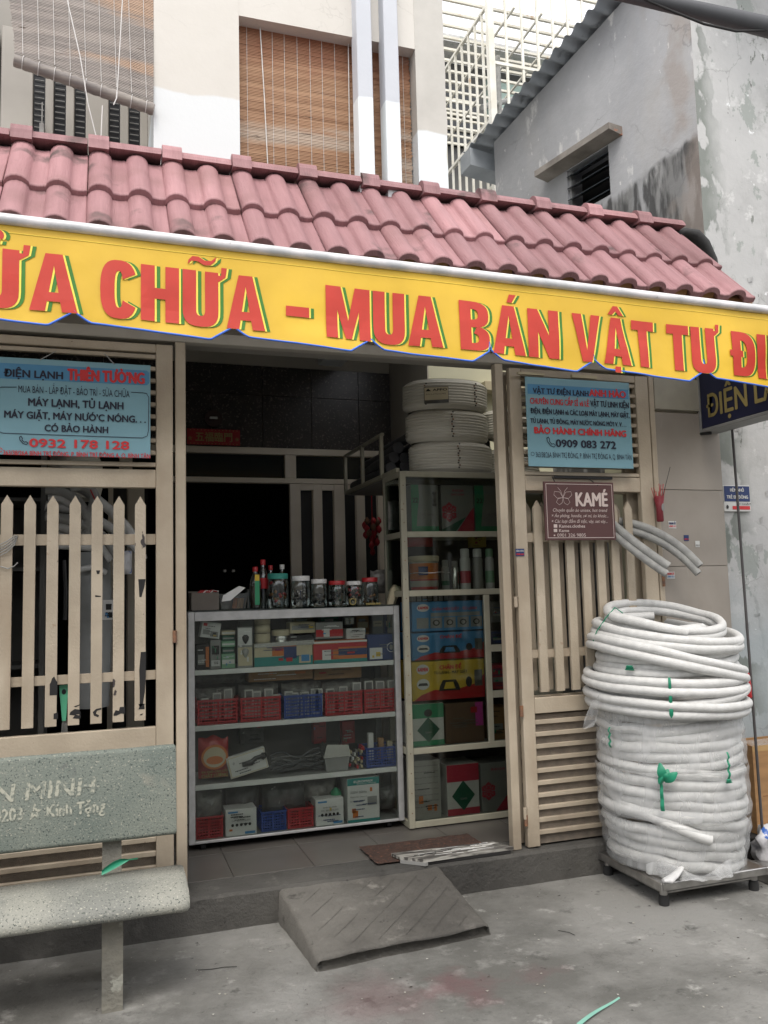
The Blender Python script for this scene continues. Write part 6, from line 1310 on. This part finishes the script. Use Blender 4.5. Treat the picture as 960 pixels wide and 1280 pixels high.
jarr('smaller white lidded jar of grey parts in the middle of the jar row', 398.5, 724, 20, 'inkwhite', ('greyp', 'dark'), YJ, .35)
jarr('red lidded jar of dark parts in the middle of the jar row', 421, 726, 21, 'redp', ('darkgreenp', 'dark', 'black'), YJ, .7)
jarr('white lidded jar full of red and white parts with a brass ring in front', 442, 726.5, 20, 'inkwhite', ('redp', 'cream', 'dark'), YJ, .7)
jarr('red lidded jar with brass bits at its foot, last of the row', 462, 722, 20, 'redp', ('dark', 'carton', 'greyp'), YJ, .25)
x, z = at(441, 752, YJ-.1); s = tag(MB().tube([(x+.018*math.cos(a*PI/8), YJ-.10-.0, ZT+.022+.018*math.sin(a*PI/8)) for a in range(16)], .004, 8, closed=True).build('brass_ring', 'gold'), 'brass ring leaning against the jar of red and white parts', 'ring')
s = thing('brass_fittings', 'scatter of brass fittings on the counter by the last jar', 'fittings', (1.42, YJ-.1, ZT))
for i in range(14): x = ax(456+random.random()*20, 752, YJ-.08); MB().lathe(x, YJ-.1+.03*random.random(), [(.005, ZT), (.007, ZT+.004), (.004, ZT+.012)], 6).build('fitting', 'gold', s)
x, z = at(487, 752, YJ-.06)
s = thing('wooden_block', 'pale wooden paddle blocks leaning at the right end of the counter', 'wood block', (x, YJ-.06, ZT))
MB().prism([(x-.018, ZT), (x+.014, ZT+.0), (x+.055, ZT+.10), (x+.03, ZT+.115), (x+.008, ZT+.09)], YJ-.08, YJ-.05).build('block', 'cream', s); MB().prism([(x+.018, ZT), (x+.045, ZT), (x+.095, ZT+.095), (x+.075, ZT+.105)], YJ-.03, YJ+.0).build('block', 'cream', s)
softpack('crumpled clear bag on the counter beside the tall cabinet', 466, 489, 742, 712, YJ+.14, .08, 'bagclear', 'bag', 21, 'film_bag')
# ================================================================= TALL CABINET
TX0, TX1, TYF, TYB, TZ0, TZ1 = 1.643, 2.62, 4.60, 4.93, .165, 2.205
tc = thing('tall_cabinet', 'tall cream framed glass cabinet right of the display counter', 'display cabinet', (2.1, 4.75, .15))
M['tframe'] = mat('cream_steel_angle', (.36, .345, .265), (.30, .285, .22), .5, 8, spots=[((.12, .08, .05), 20, .72, .03)])
def post(x, y, z0=TZ0, z1=TZ1, n='post'): return BX(x, x+.036, y, y+.028, z0, z1, c=.002).build(n, 'tframe', tc)
for y in (TYF, TYB-.028): post(TX0, y); post(TX1-.036, y)
post(2.155, TYF+.002, .605, 1.468, 'divider')
for y in (TYF+.0015, TYB-.0275):
    for z in (2.172, 1.815, 1.470, .572, .166): BX(TX0+.037, TX1-.037, y, y+.025, z, z+.034, c=.002).build('shelf_rail', 'tframe', tc)
for x in (TX0+.001, TX1-.020):
    for z in (2.172, 1.815, 1.470, .572, .166): BX(x, x+.018, TYF+.029, TYB-.029, z, z+.034).build('side_rail', 'tframe', tc)
for z in (2.198, 1.840, 1.495, .597, .188): BX(TX0+.037, TX1-.037, TYF+.028, TYB-.028, z, z+.008).build('shelf', 'greyp', tc)
BX(2.19, TX1-.037, TYF+.002, TYF+.022, .86, .90).build('shelf_rail', 'tframe', tc); BX(2.19, TX1-.037, TYF+.002, TYF+.022, 1.13, 1.17).build('shelf_rail', 'tframe', tc)
BX(TX0+.037, TX1-.037, TYF+.008, TYF+.011, 1.503, 2.17).build('glass_pane', 'glass2', tc); BX(TX0+.037, 2.154, TYF+.012, TYF+.015, .606, 1.468).build('glass_pane', 'glass2', tc); BX(TX0+.037, TX1-.037, TYF+.012, TYF+.015, .201, .571).build('glass_pane', 'glass2', tc); BX(2.192, TX1-.037, TYF+.023, TYF+.026, .606, 1.468).build('glass_pane', 'glass2', tc)
BX(TX0+.006, TX0+.009, TYF+.029, TYB-.029, 1.503, 2.17).build('glass_pane', 'glass', tc)
BX(TX0+.04, TX1-.04, TYB-.012, TYB-.006, .2, 2.17).build('rear_panel', flat('dark_rear_board', (.035, .03, .028)), tc)
for i in range(18): x = TX0+.018; z = .25+i*.11; disc(x, z, .0035, .0035, TYF-.0015, 'rust', tc, 'screw', 6)
for x in (TX0+.05, TX1-.1): MB().tube([(x-.012, TYF+.05, .165), (x+.012, TYF+.05, .165)], .0, 4) if False else None
MB().tube([(1.73, TYF+.06, .152+.012), (1.77, TYF+.06, .152+.012)], .012, 12).build('castor', 'black', tc)
YT = TYF+.05
zf = 1.849
def refr(lab, a, b, kind):
    x0, x1 = ax(a, 620, YT), ax(b, 620, YT); zt = az(530, 606, YT); h = zt-zf; w = x1-x0
    s, _ = item('refrigerant_carton', lab, 'box', x0, x1, zf, zt, YT, .2, 'greyp' if kind else 'greyp', 'gas cartons on the top shelf')
    if kind == 0:
        quad([(x0, zf), (x1, zf), (x1, zf+h*.12), (x0, zf+h*.12)], YT-.001, 'greenp', s); quad([(x0, zf+h*.12), (x0+w*.18, zf+h*.12), (x0+w*.24, zf+h*.5), (x0+w*.30, zf+h*.7), (x0+w*.28, zt), (x0, zt)], YT-.001, 'greenp', s)
        text('22', 'inkblack', s, x0+w*.05, zf+h*.62, YT-.0025, h*.10, w*.2, .02); text('GAS', 'inkblack', s, x0+w*.80, zf+h*.55, YT-.0025, h*.30, w*.10, .04); text('NET 13.6 KG', 'greybag', s, x0+w*.4, zf+h*.35, YT-.0025, h*.04, w*.4, 0)
    else:
        quad([(x0+w*.45, zf), (x1, zf), (x1, zf+h*.52), (x0+w*.9, zf+h*.45)], YT-.001, 'pinkp', s); quad([(x0, zf), (x0+w*.4, zf), (x0+w*.75, zf+h*.32), (x0, zf+h*.05)], YT-.0012, 'darkgreenp', s, 'green_flash'); text('❄', 'pinkp', s, x0+w*.02, zf+h*.28, YT-.0025, h*.28, w*.42, .02); text('R410A', 'pinkp', s, x0+w*.35, zf+h*.86, YT-.0025, h*.05, w*.35, .02); text('GAS LẠNH', 'pinkp', s, x0+w*.3, zf+h*.78, YT-.0025, h*.04, w*.4, .02)
refr('grey carton with green side numbered 22, left on the top shelf of the tall cabinet', 513.5, 547.5, 0); refr('grey carton with crimson snowflake and corner on the top shelf', 551.5, 591.5, 1); refr('grey carton with green side numbered 22, right on the top shelf by the gate', 593, 632, 0)
softpack('grey bundle seen through the side glass of the tall cabinet', 487, 502, 662, 625, TYF+.2, .05, 'bagclear', 'bag', 30, 'film_bag')
zf = 1.504
x, z = at(531, 737, YT+.08); s = thing('paint_bucket', 'red and yellow banded paint bucket on the second shelf', 'bucket', (x, YT+.08, zf)); r_ = .085
MB().lathe(x, YT+.085, [(r_*.93, zf), (r_, zf+.03), (r_*1.03, zf+.17)], 28).build('bucket_body', mat('bucket_white', (.4, .38, .33)), s); MB().lathe(x, YT+.085, [(r_*.965, zf+.004), (r_*1.012, zf+.065)], 28).build('red_band', 'redp', s); MB().lathe(x, YT+.085, [(r_*1.01, zf+.066), (r_*1.03, zf+.16)], 28).build('yellow_band', 'orangep', s)
MB().lathe(x, YT+.085, [(r_*1.08, zf+.171), (r_*1.1, zf+.20), (r_*1.02, zf+.205)], 28).build('lid', 'cream', s); BX(x-.07, x-.01, YT-.008, YT-.006, zf+.09, zf+.14).build('label', 'navyp', s); MB().tube(ring(.12, zf+.10, 0, 0, x-CXC, YT+.0-CYC+.0, 180, 330, 14), .0025, 6).build('wire_handle', 'steel', s)
softpack('red cloth bundle lying on the paint bucket', 513, 545, 683, 666, YT+.04, .1, 'redp', 'cloth', 31, 'red_cloth')
for i, (px, top, w, mm, cp_, lab) in enumerate(((556, 700, 9, 'greyp', 'greyp', 'green labelled spray can next to the paint bucket'), (568, 701, 8.5, 'greyp', 'greyp', 'plain grey spray can second in the row'), (580.5, 686, 12, 'whitep', 'inkwhite', 'tall white capped spray can, left of the tall pair'), (596, 686, 12, 'greyp', 'inkwhite', 'tall white capped spray can, right of the tall pair'), (611, 686, 10, 'whitep', 'lgreen', 'slim white and green spray can near the gate edge'))):
    x, z = at(px, top, YT+.03); r_ = (ax(px+w/2, top, YT)-ax(px-w/2, top, YT))/2; h = z-zf; s = thing('spray_can', lab, 'spray can', (x, YT+.03, zf), 0, 'spray cans on the second shelf')
    MB().lathe(x, YT+.03, [(r_*.95, zf), (r_, zf+.005), (r_, zf+h*.75), (r_*.7, zf+h*.8)], 18).build('can', 'tinfoil' if i == 1 else mm, s); MB().lathe(x, YT+.03, [(r_*.85, zf+h*.8), (r_*.85, zf+h*.98), (r_*.7, zf+h)], 16).build('cap', cp_, s)
    if i in (0, 2, 4): MB().lathe(x, YT+.03, [(r_*1.01, zf+h*.15), (r_*1.01, zf+h*(.45 if i else .3))], 18).build('label', ('darkgreenp', 0, 'pinkp', 0, 'lgreen')[i], s)
pbox('small_carton', 'yellow and navy carton above the spray cans', 'box', 590, 608, 684, 670, YT+.12, .06, 'yellowp')
# anti vibration pad cartons
def padbox(lab, yb, yt, base, low, zfix=None, kind=0):
    a, b = 515.5, 606.5; x0, zb = at(a, yb, YT); x1 = ax(b, yb, YT); zt = az(a, yt, YT); zb = zfix or zb; w, h = x1-x0, zt-zb
    s, _ = item('pad_carton', lab, 'box', x0, x1, zb, zt, YT, .2, base, 'cartons of washer feet pads')
    if low: prt(s, None, [(x0+w*.02, zb), (x1, zb), (x1, zb+h*.62), (x0+w*.9, zb+h*.38), (x0+w*.6, zb+h*.24), (x0+w*.3, zb+h*.26), (x0+w*.12, zb+h*.14)], YT-.001, 'redp')
    disc(x0+w*.15, zb+h*.80, w*.085, h*.13, YT-.002, 'whitep', s, 'emblem_oval', 24); text('KAEMEN', 'inkred', s, x0+w*.15, zb+h*.755, YT-.003, h*.09, w*.13, .05, 'C')
    if kind == 0:
        text('CHÂN MÁY GIẶT - TỦ LẠNH', 'pinkp', s, x0+w*.27, zb+h*.70, YT-.003, h*.09, w*.62, .03); prt(s, None, rect(x0+w*.25, x0+w*.93, zb+h*.49, zb+h*.62), YT-.0015, 'greyp'); 
        for i in range(5):
            q = x0+w*(.06+.185*i); prt(s, None, rect(q, q+w*.16, zb+h*.10, zb+h*.46), YT-.0015, 'greyp'); 
            if i: disc(q+w*.08, zb+h*.28, w*.05, h*.11, YT-.002, 'inkblack', s, 'pad_picture', 8); disc(q+w*.08, zb+h*.28, w*.03, h*.07, YT-.0025, 'greyp', s, 'pad_picture', 8)
    else:
        text('CHÂN ĐẾ', 'inkred', s, x0+w*.38, zb+h*.78, YT-.003, h*.10, w*.3, .04); text('TỦ LẠNH - MÁY GIẶT', 'inkblack' if kind == 2 else 'skyp', s, x0+w*.30, zb+h*.66, YT-.003, h*.07, w*.46, .02)
        disc(x0+w*.15, zb+h*.42, w*.085, h*.14, YT-.002, 'whitep', s, 'emblem_oval', 24); prt(s, None, [(x0+w*.08, zb+h*.38), (x0+w*.22, zb+h*.38), (x0+w*.20, zb+h*.45), (x0+w*.10, zb+h*.45)], YT-.0025, 'inkblack', 'pad_picture')
        prt(s, None, [(x0+w*.36, zb+h*.22), (x0+w*.66, zb+h*.22), (x0+w*.64, zb+h*.36), (x0+w*.60, zb+h*.50), (x0+w*.42, zb+h*.50), (x0+w*.38, zb+h*.36)], YT-.0018, 'inkblack', 'stand_picture'); prt(s, None, [(x0+w*.43, zb+h*.27), (x0+w*.59, zb+h*.27), (x0+w*.56, zb+h*.44), (x0+w*.46, zb+h*.44)], YT-.0024, base, 'stand_picture')
        disc(x0+w*.78, zb+h*.42, w*.045, h*.14, YT-.0019, 'inkblack', s, 'motor_picture', 14); prt(s, None, rect(x0+w*.86, x0+w*.97, zb+h*.30, zb+h*.72), YT-.0019, 'greybag', 'machine_picture')
padbox('yellow washer pad carton with red wave, lowest of the three', 877, 828, 'yellowp', True, kind=2); padbox('sky blue washer pad carton with red wave, middle of the three', 826, 792, 'skyp', True, kind=1); padbox('sky blue washer pad carton with a row of pictures, topmost of the three', 790, 753, 'skyp', False, kind=0)
zf = .606
def diam(lab, a, b, yb, yt, m, zfix, y=YT):
    x0, zb = at(a, yb, y); x1 = ax(b, yb, y); zt = az(a, yt, y); zb = zfix; w, h = x1-x0, zt-zb
    s, _ = item('gas_carton', lab, 'box', x0, x1, zb, zt, y, .2, 'whitep'); prt(s, None, rect(x0, x1, zb+h*.66, zt), y-.001, m); prt(s, None, rect(x0, x1, zb, zb+h*.13), y-.001, m)
    cx = (x0+x1)/2; cz = zb+h*.38; prt(s, None, [(cx-w*.36, cz), (cx, cz-h*.30), (cx+w*.36, cz), (cx, cz+h*.30)], y-.002, 'darkgreenp', 'hazard_diamond'); disc(cx, zb+h*.78, w*.13, h*.09, y-.002, 'inkblack' if m == 'greenp' else 'pinkp', s, 'emblem'); text('GAS', 'greyp', s, cx, cz-h*.08, y-.003, h*.04, w*.2, .02, 'C')
diam('green and white carton with a dark green diamond under the yellow carton', 516.5, 556, 939, 881, 'greenp', zf); 
pbox('brown_carton', 'brown carton with a magenta flap beside the diamond carton', 'box', 558, 606, 934, 880, YT, .2, flat('dark_carton', (.13, .075, .045)), [(.78, .98, .4, 1, 'pink')], zfix=zf)
zf = .197
pbox('white_carton', 'tall greyish white carton with fine print on the bottom shelf', 'box', 517, 552, 1020, 952, YT, .2, flat('dull_white_card', (.36, .35, .33)), zfix=zf, texts=tuple(('fine print text line', .06, .9, .9-.1*i, .025, 'greybag', 0) for i in range(8)))
diam('crimson and white carton with a dark green diamond on the bottom shelf', 560, 600, 1018, 957, 'pinkp', zf)
x0, x1 = ax(601.5, 980, YT), ax(645, 980, YT); zt = az(601, 955, YT); h = zt-zf; w = x1-x0; s, _ = item('refrigerant_carton', 'grey carton with crimson snowflake at the right end of the bottom shelf', 'box', x0, x1, zf, zt, YT, .2, 'greyp')
quad([(x0+w*.4, zf), (x1, zf), (x1, zf+h*.55)], YT-.001, 'pinkp', s); text('❄', 'pinkp', s, x0+w*.02, zf+h*.3, YT-.0025, h*.25, w*.36, .02); text('R410A', 'pinkp', s, x0+w*.3, zf+h*.84, YT-.0025, h*.05, w*.4, .02)
for i, (yb, yt, mm, lab) in enumerate(((862, 832, 'pinkp', 'dark red pack in the narrow right bay of the tall cabinet'), (820, 790, 'navyp', 'navy pack in the narrow right bay of the tall cabinet'), (778, 752, 'greybag', 'grey pack at the top of the narrow right bay'), (935, 885, 'carton', 'brown carton at the foot of the narrow right bay'))):
    pbox('bay_pack', lab, 'packet', 614, 640, yb, yt, YT, .15, mm, [(.1, .6, .3, .5, 'greyp')], zfix=(.902, 1.172, 1.30, .606)[i])
pbox('bay_pack', 'row of thin packets lying under the spray can shelf', 'packet', 515, 560, 752, 741, YT+.02, .12, 'greyp', [(.1+.15*i, .14+.15*i, 0, 1, 'inkblack') for i in range(6)])
# ---- overhead rack with black foam tubes
rk = thing('overhead_rack', 'cream metal railed rack running back from the tall cabinet top', 'rack', (1.9, 5.3, 2.2))
RX = 1.642
for z, zb in ((2.475, 2.495), (2.206, 2.232)): BX(RX, RX+.022, 4.66 if z < 2.3 else 4.93, 5.80, z, zb, c=.002).build('rail', 'tframe', rk)
for y in (4.95, 5.36, 5.78): BX(RX-.004, RX+.018, y-.012, y+.012, 2.21, 2.49, c=.002).build('rack_post', 'tframe', rk)
BX(RX, 3.2, 5.78, 5.80, 2.206, 2.232).build('rail', 'tframe', rk); BX(RX+.023, 3.2, 4.935, 5.779, 2.2, 2.206).build('rack_deck', 'greyp', rk)
for i, (lx, z, rr, y1_) in enumerate(((1.72, 2.262, .036, 5.74), (1.80, 2.266, .036, 5.70), (1.90, 2.262, .036, 5.74), (1.74, 2.328, .036, 5.66), (1.83, 2.333, .036, 5.68), (1.93, 2.328, .036, 5.6), (1.78, 2.395, .036, 5.69), (1.88, 2.40, .036, 5.6), (1.83, 2.455, .032, 5.5))):
    pts = [(lx+.02*math.sin(t*.9+i), 4.98+(y1_-4.98)*t/6, z+.02*(1-t/6)+.008*math.sin(t+i)) for t in range(7)]
    tag(MB().tube(pts, rr, 12).build('foam_tube', 'foamblack'), 'black foam insulation tube in the pile on the overhead rack', 'foam tube', 'black foam tubes on the overhead rack')
# woven wrapped pipe rolls
def roll(lab, cx, cy, zb, r_, h, seed, skew=0):
    s = thing('pipe_roll', lab, 'pipe roll', (cx, cy, zb), 0, 'wrapped pipe rolls on the tall cabinet'); prof = []; n = 60
    for i in range(n+1):
        t = i/n; a = PI*t; e_ = min(1, math.sin(PI*min(max(t, .02), .98))*2.2)**.5; prof.append((r_*(.80+.20*e_)+.0022*math.sin(t*n*1.15), zb+h*t))
    v = []; f = []; m_ = 40
    for (rr, z) in prof:
        for j in range(m_): a = 2*PI*j/m_; q = rr*(1+.02*noise.noise(Vector((math.cos(a)*2+seed, math.sin(a)*2, z*4)))); v.append((cx+q*math.cos(a)+skew*(z-zb), cy+q*math.sin(a)*.62, z+.03*skew*math.cos(a)))
    for i in range(n):
        for j in range(m_): f.append((i*m_+j, i*m_+(j+1) % m_, (i+1)*m_+(j+1) % m_, (i+1)*m_+j))
    mb = MB().add(v, f, True); mb.add(v[-m_:], [tuple(range(m_))]); mb.build('woven_wrap', 'woven', s); return s
cyr = 4.80; cxr = 2.035
def stitch(s, x, y, z0, z1, k=.0, m='redp'):
    for i in range(11): z = z0+(z1-z0)*(i+.3)/11; BX(x-.004+.006*math.sin(i*2), x+.004+.006*math.sin(i*2), y-.006, y-.001, z, z+(z1-z0)*.045).build('stitch', 'rust' if i % 2 else 'dark', s)
r3 = roll('woven wrapped white pipe roll at the bottom of the three stacked rolls', cxr+.02, cyr, 2.213, .272, .19, 1); stitch(r3, cxr+.0, cyr-.172, 2.23, 2.39)
r2 = roll('woven wrapped white pipe roll in the middle of the three stacked rolls', cxr, cyr, 2.405, .272, .195, 2, .02); stitch(r2, cxr-.035, cyr-.172, 2.42, 2.585)
r1 = roll('woven wrapped white pipe roll on top with a printed label', cxr-.005, cyr, 2.602, .278, .19, 3, .03); stitch(r1, cxr+.13, cyr-.158, 2.62, 2.77); stitch(r1, cxr-.19, cyr-.135, 2.62, 2.76)
YLb = cyr-.182; x0, z0 = at(530, 505, YLb); x1, z1 = at(560, 482, YLb); 
sh = lambda a, b: (a, b+.10*(a-x0))
quad([sh(x0, z0), sh(x1, z0), sh(x1, z1-.02), sh(x0, z1-.02)], YLb-.004, 'greybag', r1, 'label_border'); e_ = .003
quad([sh(x0+e_, z0+e_+.018), sh(x1-e_, z0+e_+.018), sh(x1-e_, z1-.02-e_), sh(x0+e_, z1-.02-e_)], YLb-.005, 'cream', r1, 'label'); text('▲ APPO', 'inkblack', r1, x0+.01, z1-.045, YLb-.006, .014, x1-x0-.02, .03, slope=.1); text('INSULATION PIPE', 'greybag', r1, x0+.012, z1-.068, YLb-.006, .008, x1-x0-.03, .0, slope=.1)
roll('woven wrapped pipe roll half hidden behind the gate post on the cabinet', 2.52, 4.88, 2.47, .19, .18, 5); roll('lower woven pipe roll hidden behind the gate post on the cabinet', 2.53, 4.88, 2.213, .18, .18, 6)
for i in range(8):
    x = 2.30+.012*i; tag(MB().tube([(x+.02*math.sin(i), 4.95+.02*i, 2.215), (x+.03*math.sin(i*3), 4.97, 2.35), (x+.01, 4.95+.02*math.cos(i), 2.50), (x+.03, 4.97, 2.56)], .012, 7).build('dark_cable_coil', 'foamblack'), 'dark hanging cable loop in the tangle between the pipe rolls', 'cable', 'dark cables between the pipe rolls')
# hanging red charms by the back door
ch = thing('red_decoration', 'hanging cluster of dark red festive charms by the back door', 'decoration', (2.1, 6.1, 2.0))
for i in range(26): x, z = at(random.uniform(459, 475), random.uniform(650, 690), 6.0); MB().lathe(x, 6.0+random.random()*.1, [(.004, z-.03), (.022, z-.01), (.02, z+.01), (.004, z+.03)], 8).build('charm', 'redp' if i % 3 else 'rust', ch)
tie([(ax(464, 600, 6.0), 6.0, 2.5), (ax(466, 690, 6.0), 6.0, 1.8)], .004, 'redp', ch, 'cord')
# ================================================================= BEHIND THE LEFT GATE
sc_ = thing('dark_cabinet', 'dark glass cabinet standing behind the left gate', 'cabinet', (-.5, 5.0, .15))
for a in ((-.95, -.93, 4.80, 5.2, .16, 2.05), (-.32, -.30, 4.80, 5.2, .16, 2.05), (-.929, -.321, 4.81, 5.19, 2.03, 2.05), (-.929, -.321, 4.81, 5.19, 1.66, 1.68), (-.929, -.321, 4.81, 5.19, 1.15, 1.17), (-.929, -.321, 4.81, 5.19, .5, .52)): BX(*a).build('frame', flat('dull_metal_frame', (.10, .10, .095)) if 'dull_metal_frame' not in bpy.data.materials else bpy.data.materials['dull_metal_frame'], sc_)
BX(-.928, -.322, 5.17, 5.18, .17, 2.02).build('rear_panel', flat('dull_rear_panel', (.09, .088, .08)), sc_)
pbox('pink_packet', 'dark red packet low behind the left gate', 'packet', -8, 4, 780, 690, 4.9, .1, flat('dull_red_card', (.16, .02, .03)))
pr_ = thing('hose_bundle', 'big loose bundle of white hoses arching behind the left gate pickets', 'hose coil', (-.1, 4.6, 1.6))
def curve3(P, n=20):
    out = []
    for i in range(len(P)-1):
        p0_, p1_, p2_, p3_ = P[max(0, i-1)], P[i], P[i+1], P[min(len(P)-1, i+2)]
        for k in range(n//2): t = k/(n//2); out.append(Vector([.5*((2*b)+(-a+c)*t+(2*a-5*b+4*c-d)*t*t+(-a+3*b-3*c+d)*t**3) for a, b, c, d in zip(p0_, p1_, p2_, p3_)]))
    return out+[Vector(P[-1])]
YH = 4.55
for i, L_ in enumerate(([(57, 612), (80, 615), (100, 630), (112, 655), (105, 672)], [(60, 622), (75, 622), (92, 632), (97, 650), (90, 665)], [(57, 632), (90, 638), (130, 655), (170, 685), (178, 700)], [(57, 645), (95, 652), (130, 672), (150, 700)], [(60, 655), (100, 664), (125, 680), (140, 700)], [(62, 668), (100, 675), (128, 690)], [(88, 610), (105, 608), (118, 620), (112, 645), (108, 655)], [(62, 680), (100, 682), (140, 686)], [(60, 608), (84, 606), (110, 616), (150, 650), (172, 680)])):
    P = [Vector(ap(a, b, YH+.03*(i % 3))) for a, b in L_]; MB().tube(curve3(P), .026, 10).build('hose_length', 'hose' if i % 3 else 'hosegrey', pr_)
tie([ap(113, 612, YH-.04), ap(128, 645, YH-.04)], .004, 'redp', pr_, 'red_tie')
wr2 = thing('insulation_roll', 'tall ribbed grey insulation roll standing behind the left gate', 'roll', (-.02, 4.65, .6)); x0, z0 = at(84, 850, 4.6); x1 = ax(140, 850, 4.6); zt = az(110, 690, 4.6); prof = []
for i in range(70): t = i/69; prof.append(((x1-x0)/2*(.86+.12*math.sin(t*3)+.025*abs(math.sin(t*40))), z0-.15+(zt-z0+.15)*t))
MB().lathe((x0+x1)/2, 4.68, prof, 26).build('ribbed_foam', flat('grey_ribbed_foam', (.26, .27, .265)), wr2); MB().tube([ap(100, 712, 4.56), ap(118, 708, 4.54), ap(132, 716, 4.57)], .016, 8).build('loose_hose', 'hose', wr2)
softpack('crumpled clear bag high behind the left gate right of the insulation roll', 141, 165, 718, 688, 4.5, .08, 'bagw', 'bag', 40, 'film_bag')
pbox('white_carton', 'white notice card with dark marks behind the left gate', 'card', 128, 142, 775, 750, 4.5, .01, 'whitep', [(.3, .8, .5, .8, 'inkblack'), (.4, .9, .1, .35, 'inkblack')])
rl2 = thing('wrapped_roll', 'pale wrapped pipe roll behind the blue sign on the left gate', 'pipe roll', (-.12, 4.9, 2.0)); x0 = ax(57, 590, 4.8); x1 = ax(128, 590, 4.8); MB().lathe((x0+x1)/2, 4.98, [((x1-x0)/2*.9, 2.06), ((x1-x0)/2, 2.12), ((x1-x0)/2, 2.25), ((x1-x0)/2*.85, 2.32)], 26).build('woven_wrap', 'woven', rl2)
tag(BX(ax(50, 700, 4.75), ax(57, 700, 4.75), 4.75, 4.78, .16, 2.35).build('standing_pipe', flat('dull_pipe', (.12, .12, .11))), 'grey upright pole beside the hose bundle behind the left gate', 'pole')
tag(MB().tube([ap(80, 700, 4.45), ap(82, 740, 4.45), ap(81, 775, 4.45)], .010, 7).build('hanging_strap', 'black'), 'black strap hanging behind the left gate pickets', 'strap')
# ================================================================= THRESHOLD MATS
M['matred'] = mat('red_brown_mat', (.06, .028, .018), (.03, .018, .014), .95, 40, bump=1, bscale=90, spots=[((.14, .06, .035), 60, .6, .05)])
dm = MB(); v = []; f = []; n, k = 26, 12
for j in range(k+1):
    for i in range(n+1):
        x = 1.28+.62*i/n; y = 4.08+.30*j/k; v.append((x+.01*noise.noise(Vector((y*20, i*.3, 0))), y+.01*noise.noise(Vector((x*20, 1, 0))), .170+.004*noise.noise(Vector((x*22, y*22, 0)))))
for j in range(k):
    for i in range(n): q = j*(n+1)+i; f.append((q, q+1, q+n+2, q+n+1))
tag(dm.add(v, f, True).build('door_mat', 'matred'), 'worn red brown door mat on the shop floor under the cabinet corner', 'mat')
M['driftw'] = mat('scratched_metal_plank', (.33, .32, .29), (.06, .055, .05), .6, 9, fac=(.42, .55), stretch=(.8, 7, 4), bump=.5, bscale=20)
pk2 = thing('scraped_plank', 'scraped grey plank lying on the door sill beside the gate post', 'plank', (1.75, 4.0, .17))
MB().prism([(1.50, 3.99), (1.99, 4.005), (1.93, 4.13), (1.38, 4.15), (1.40, 4.08)], .176, .190, axis='z').build('board', 'driftw', pk2); MB().prism([(1.40, 4.075), (1.50, 3.985), (1.515, 3.99), (1.42, 4.085)], .160, .176, axis='z').build('bent_lip', 'greyp', pk2); BX(1.52, 1.97, 4.0, 4.05, .161, .1755).build('batten', 'dark', pk2)
for i in range(26):
    x = random.uniform(1.46, 1.86); y = random.uniform(4.02, 4.12); BX(x, x+random.uniform(.03, .12), y, y+.003, .1895, .1915).build('scrape', 'inkwhite' if i % 3 else 'dark', pk2)
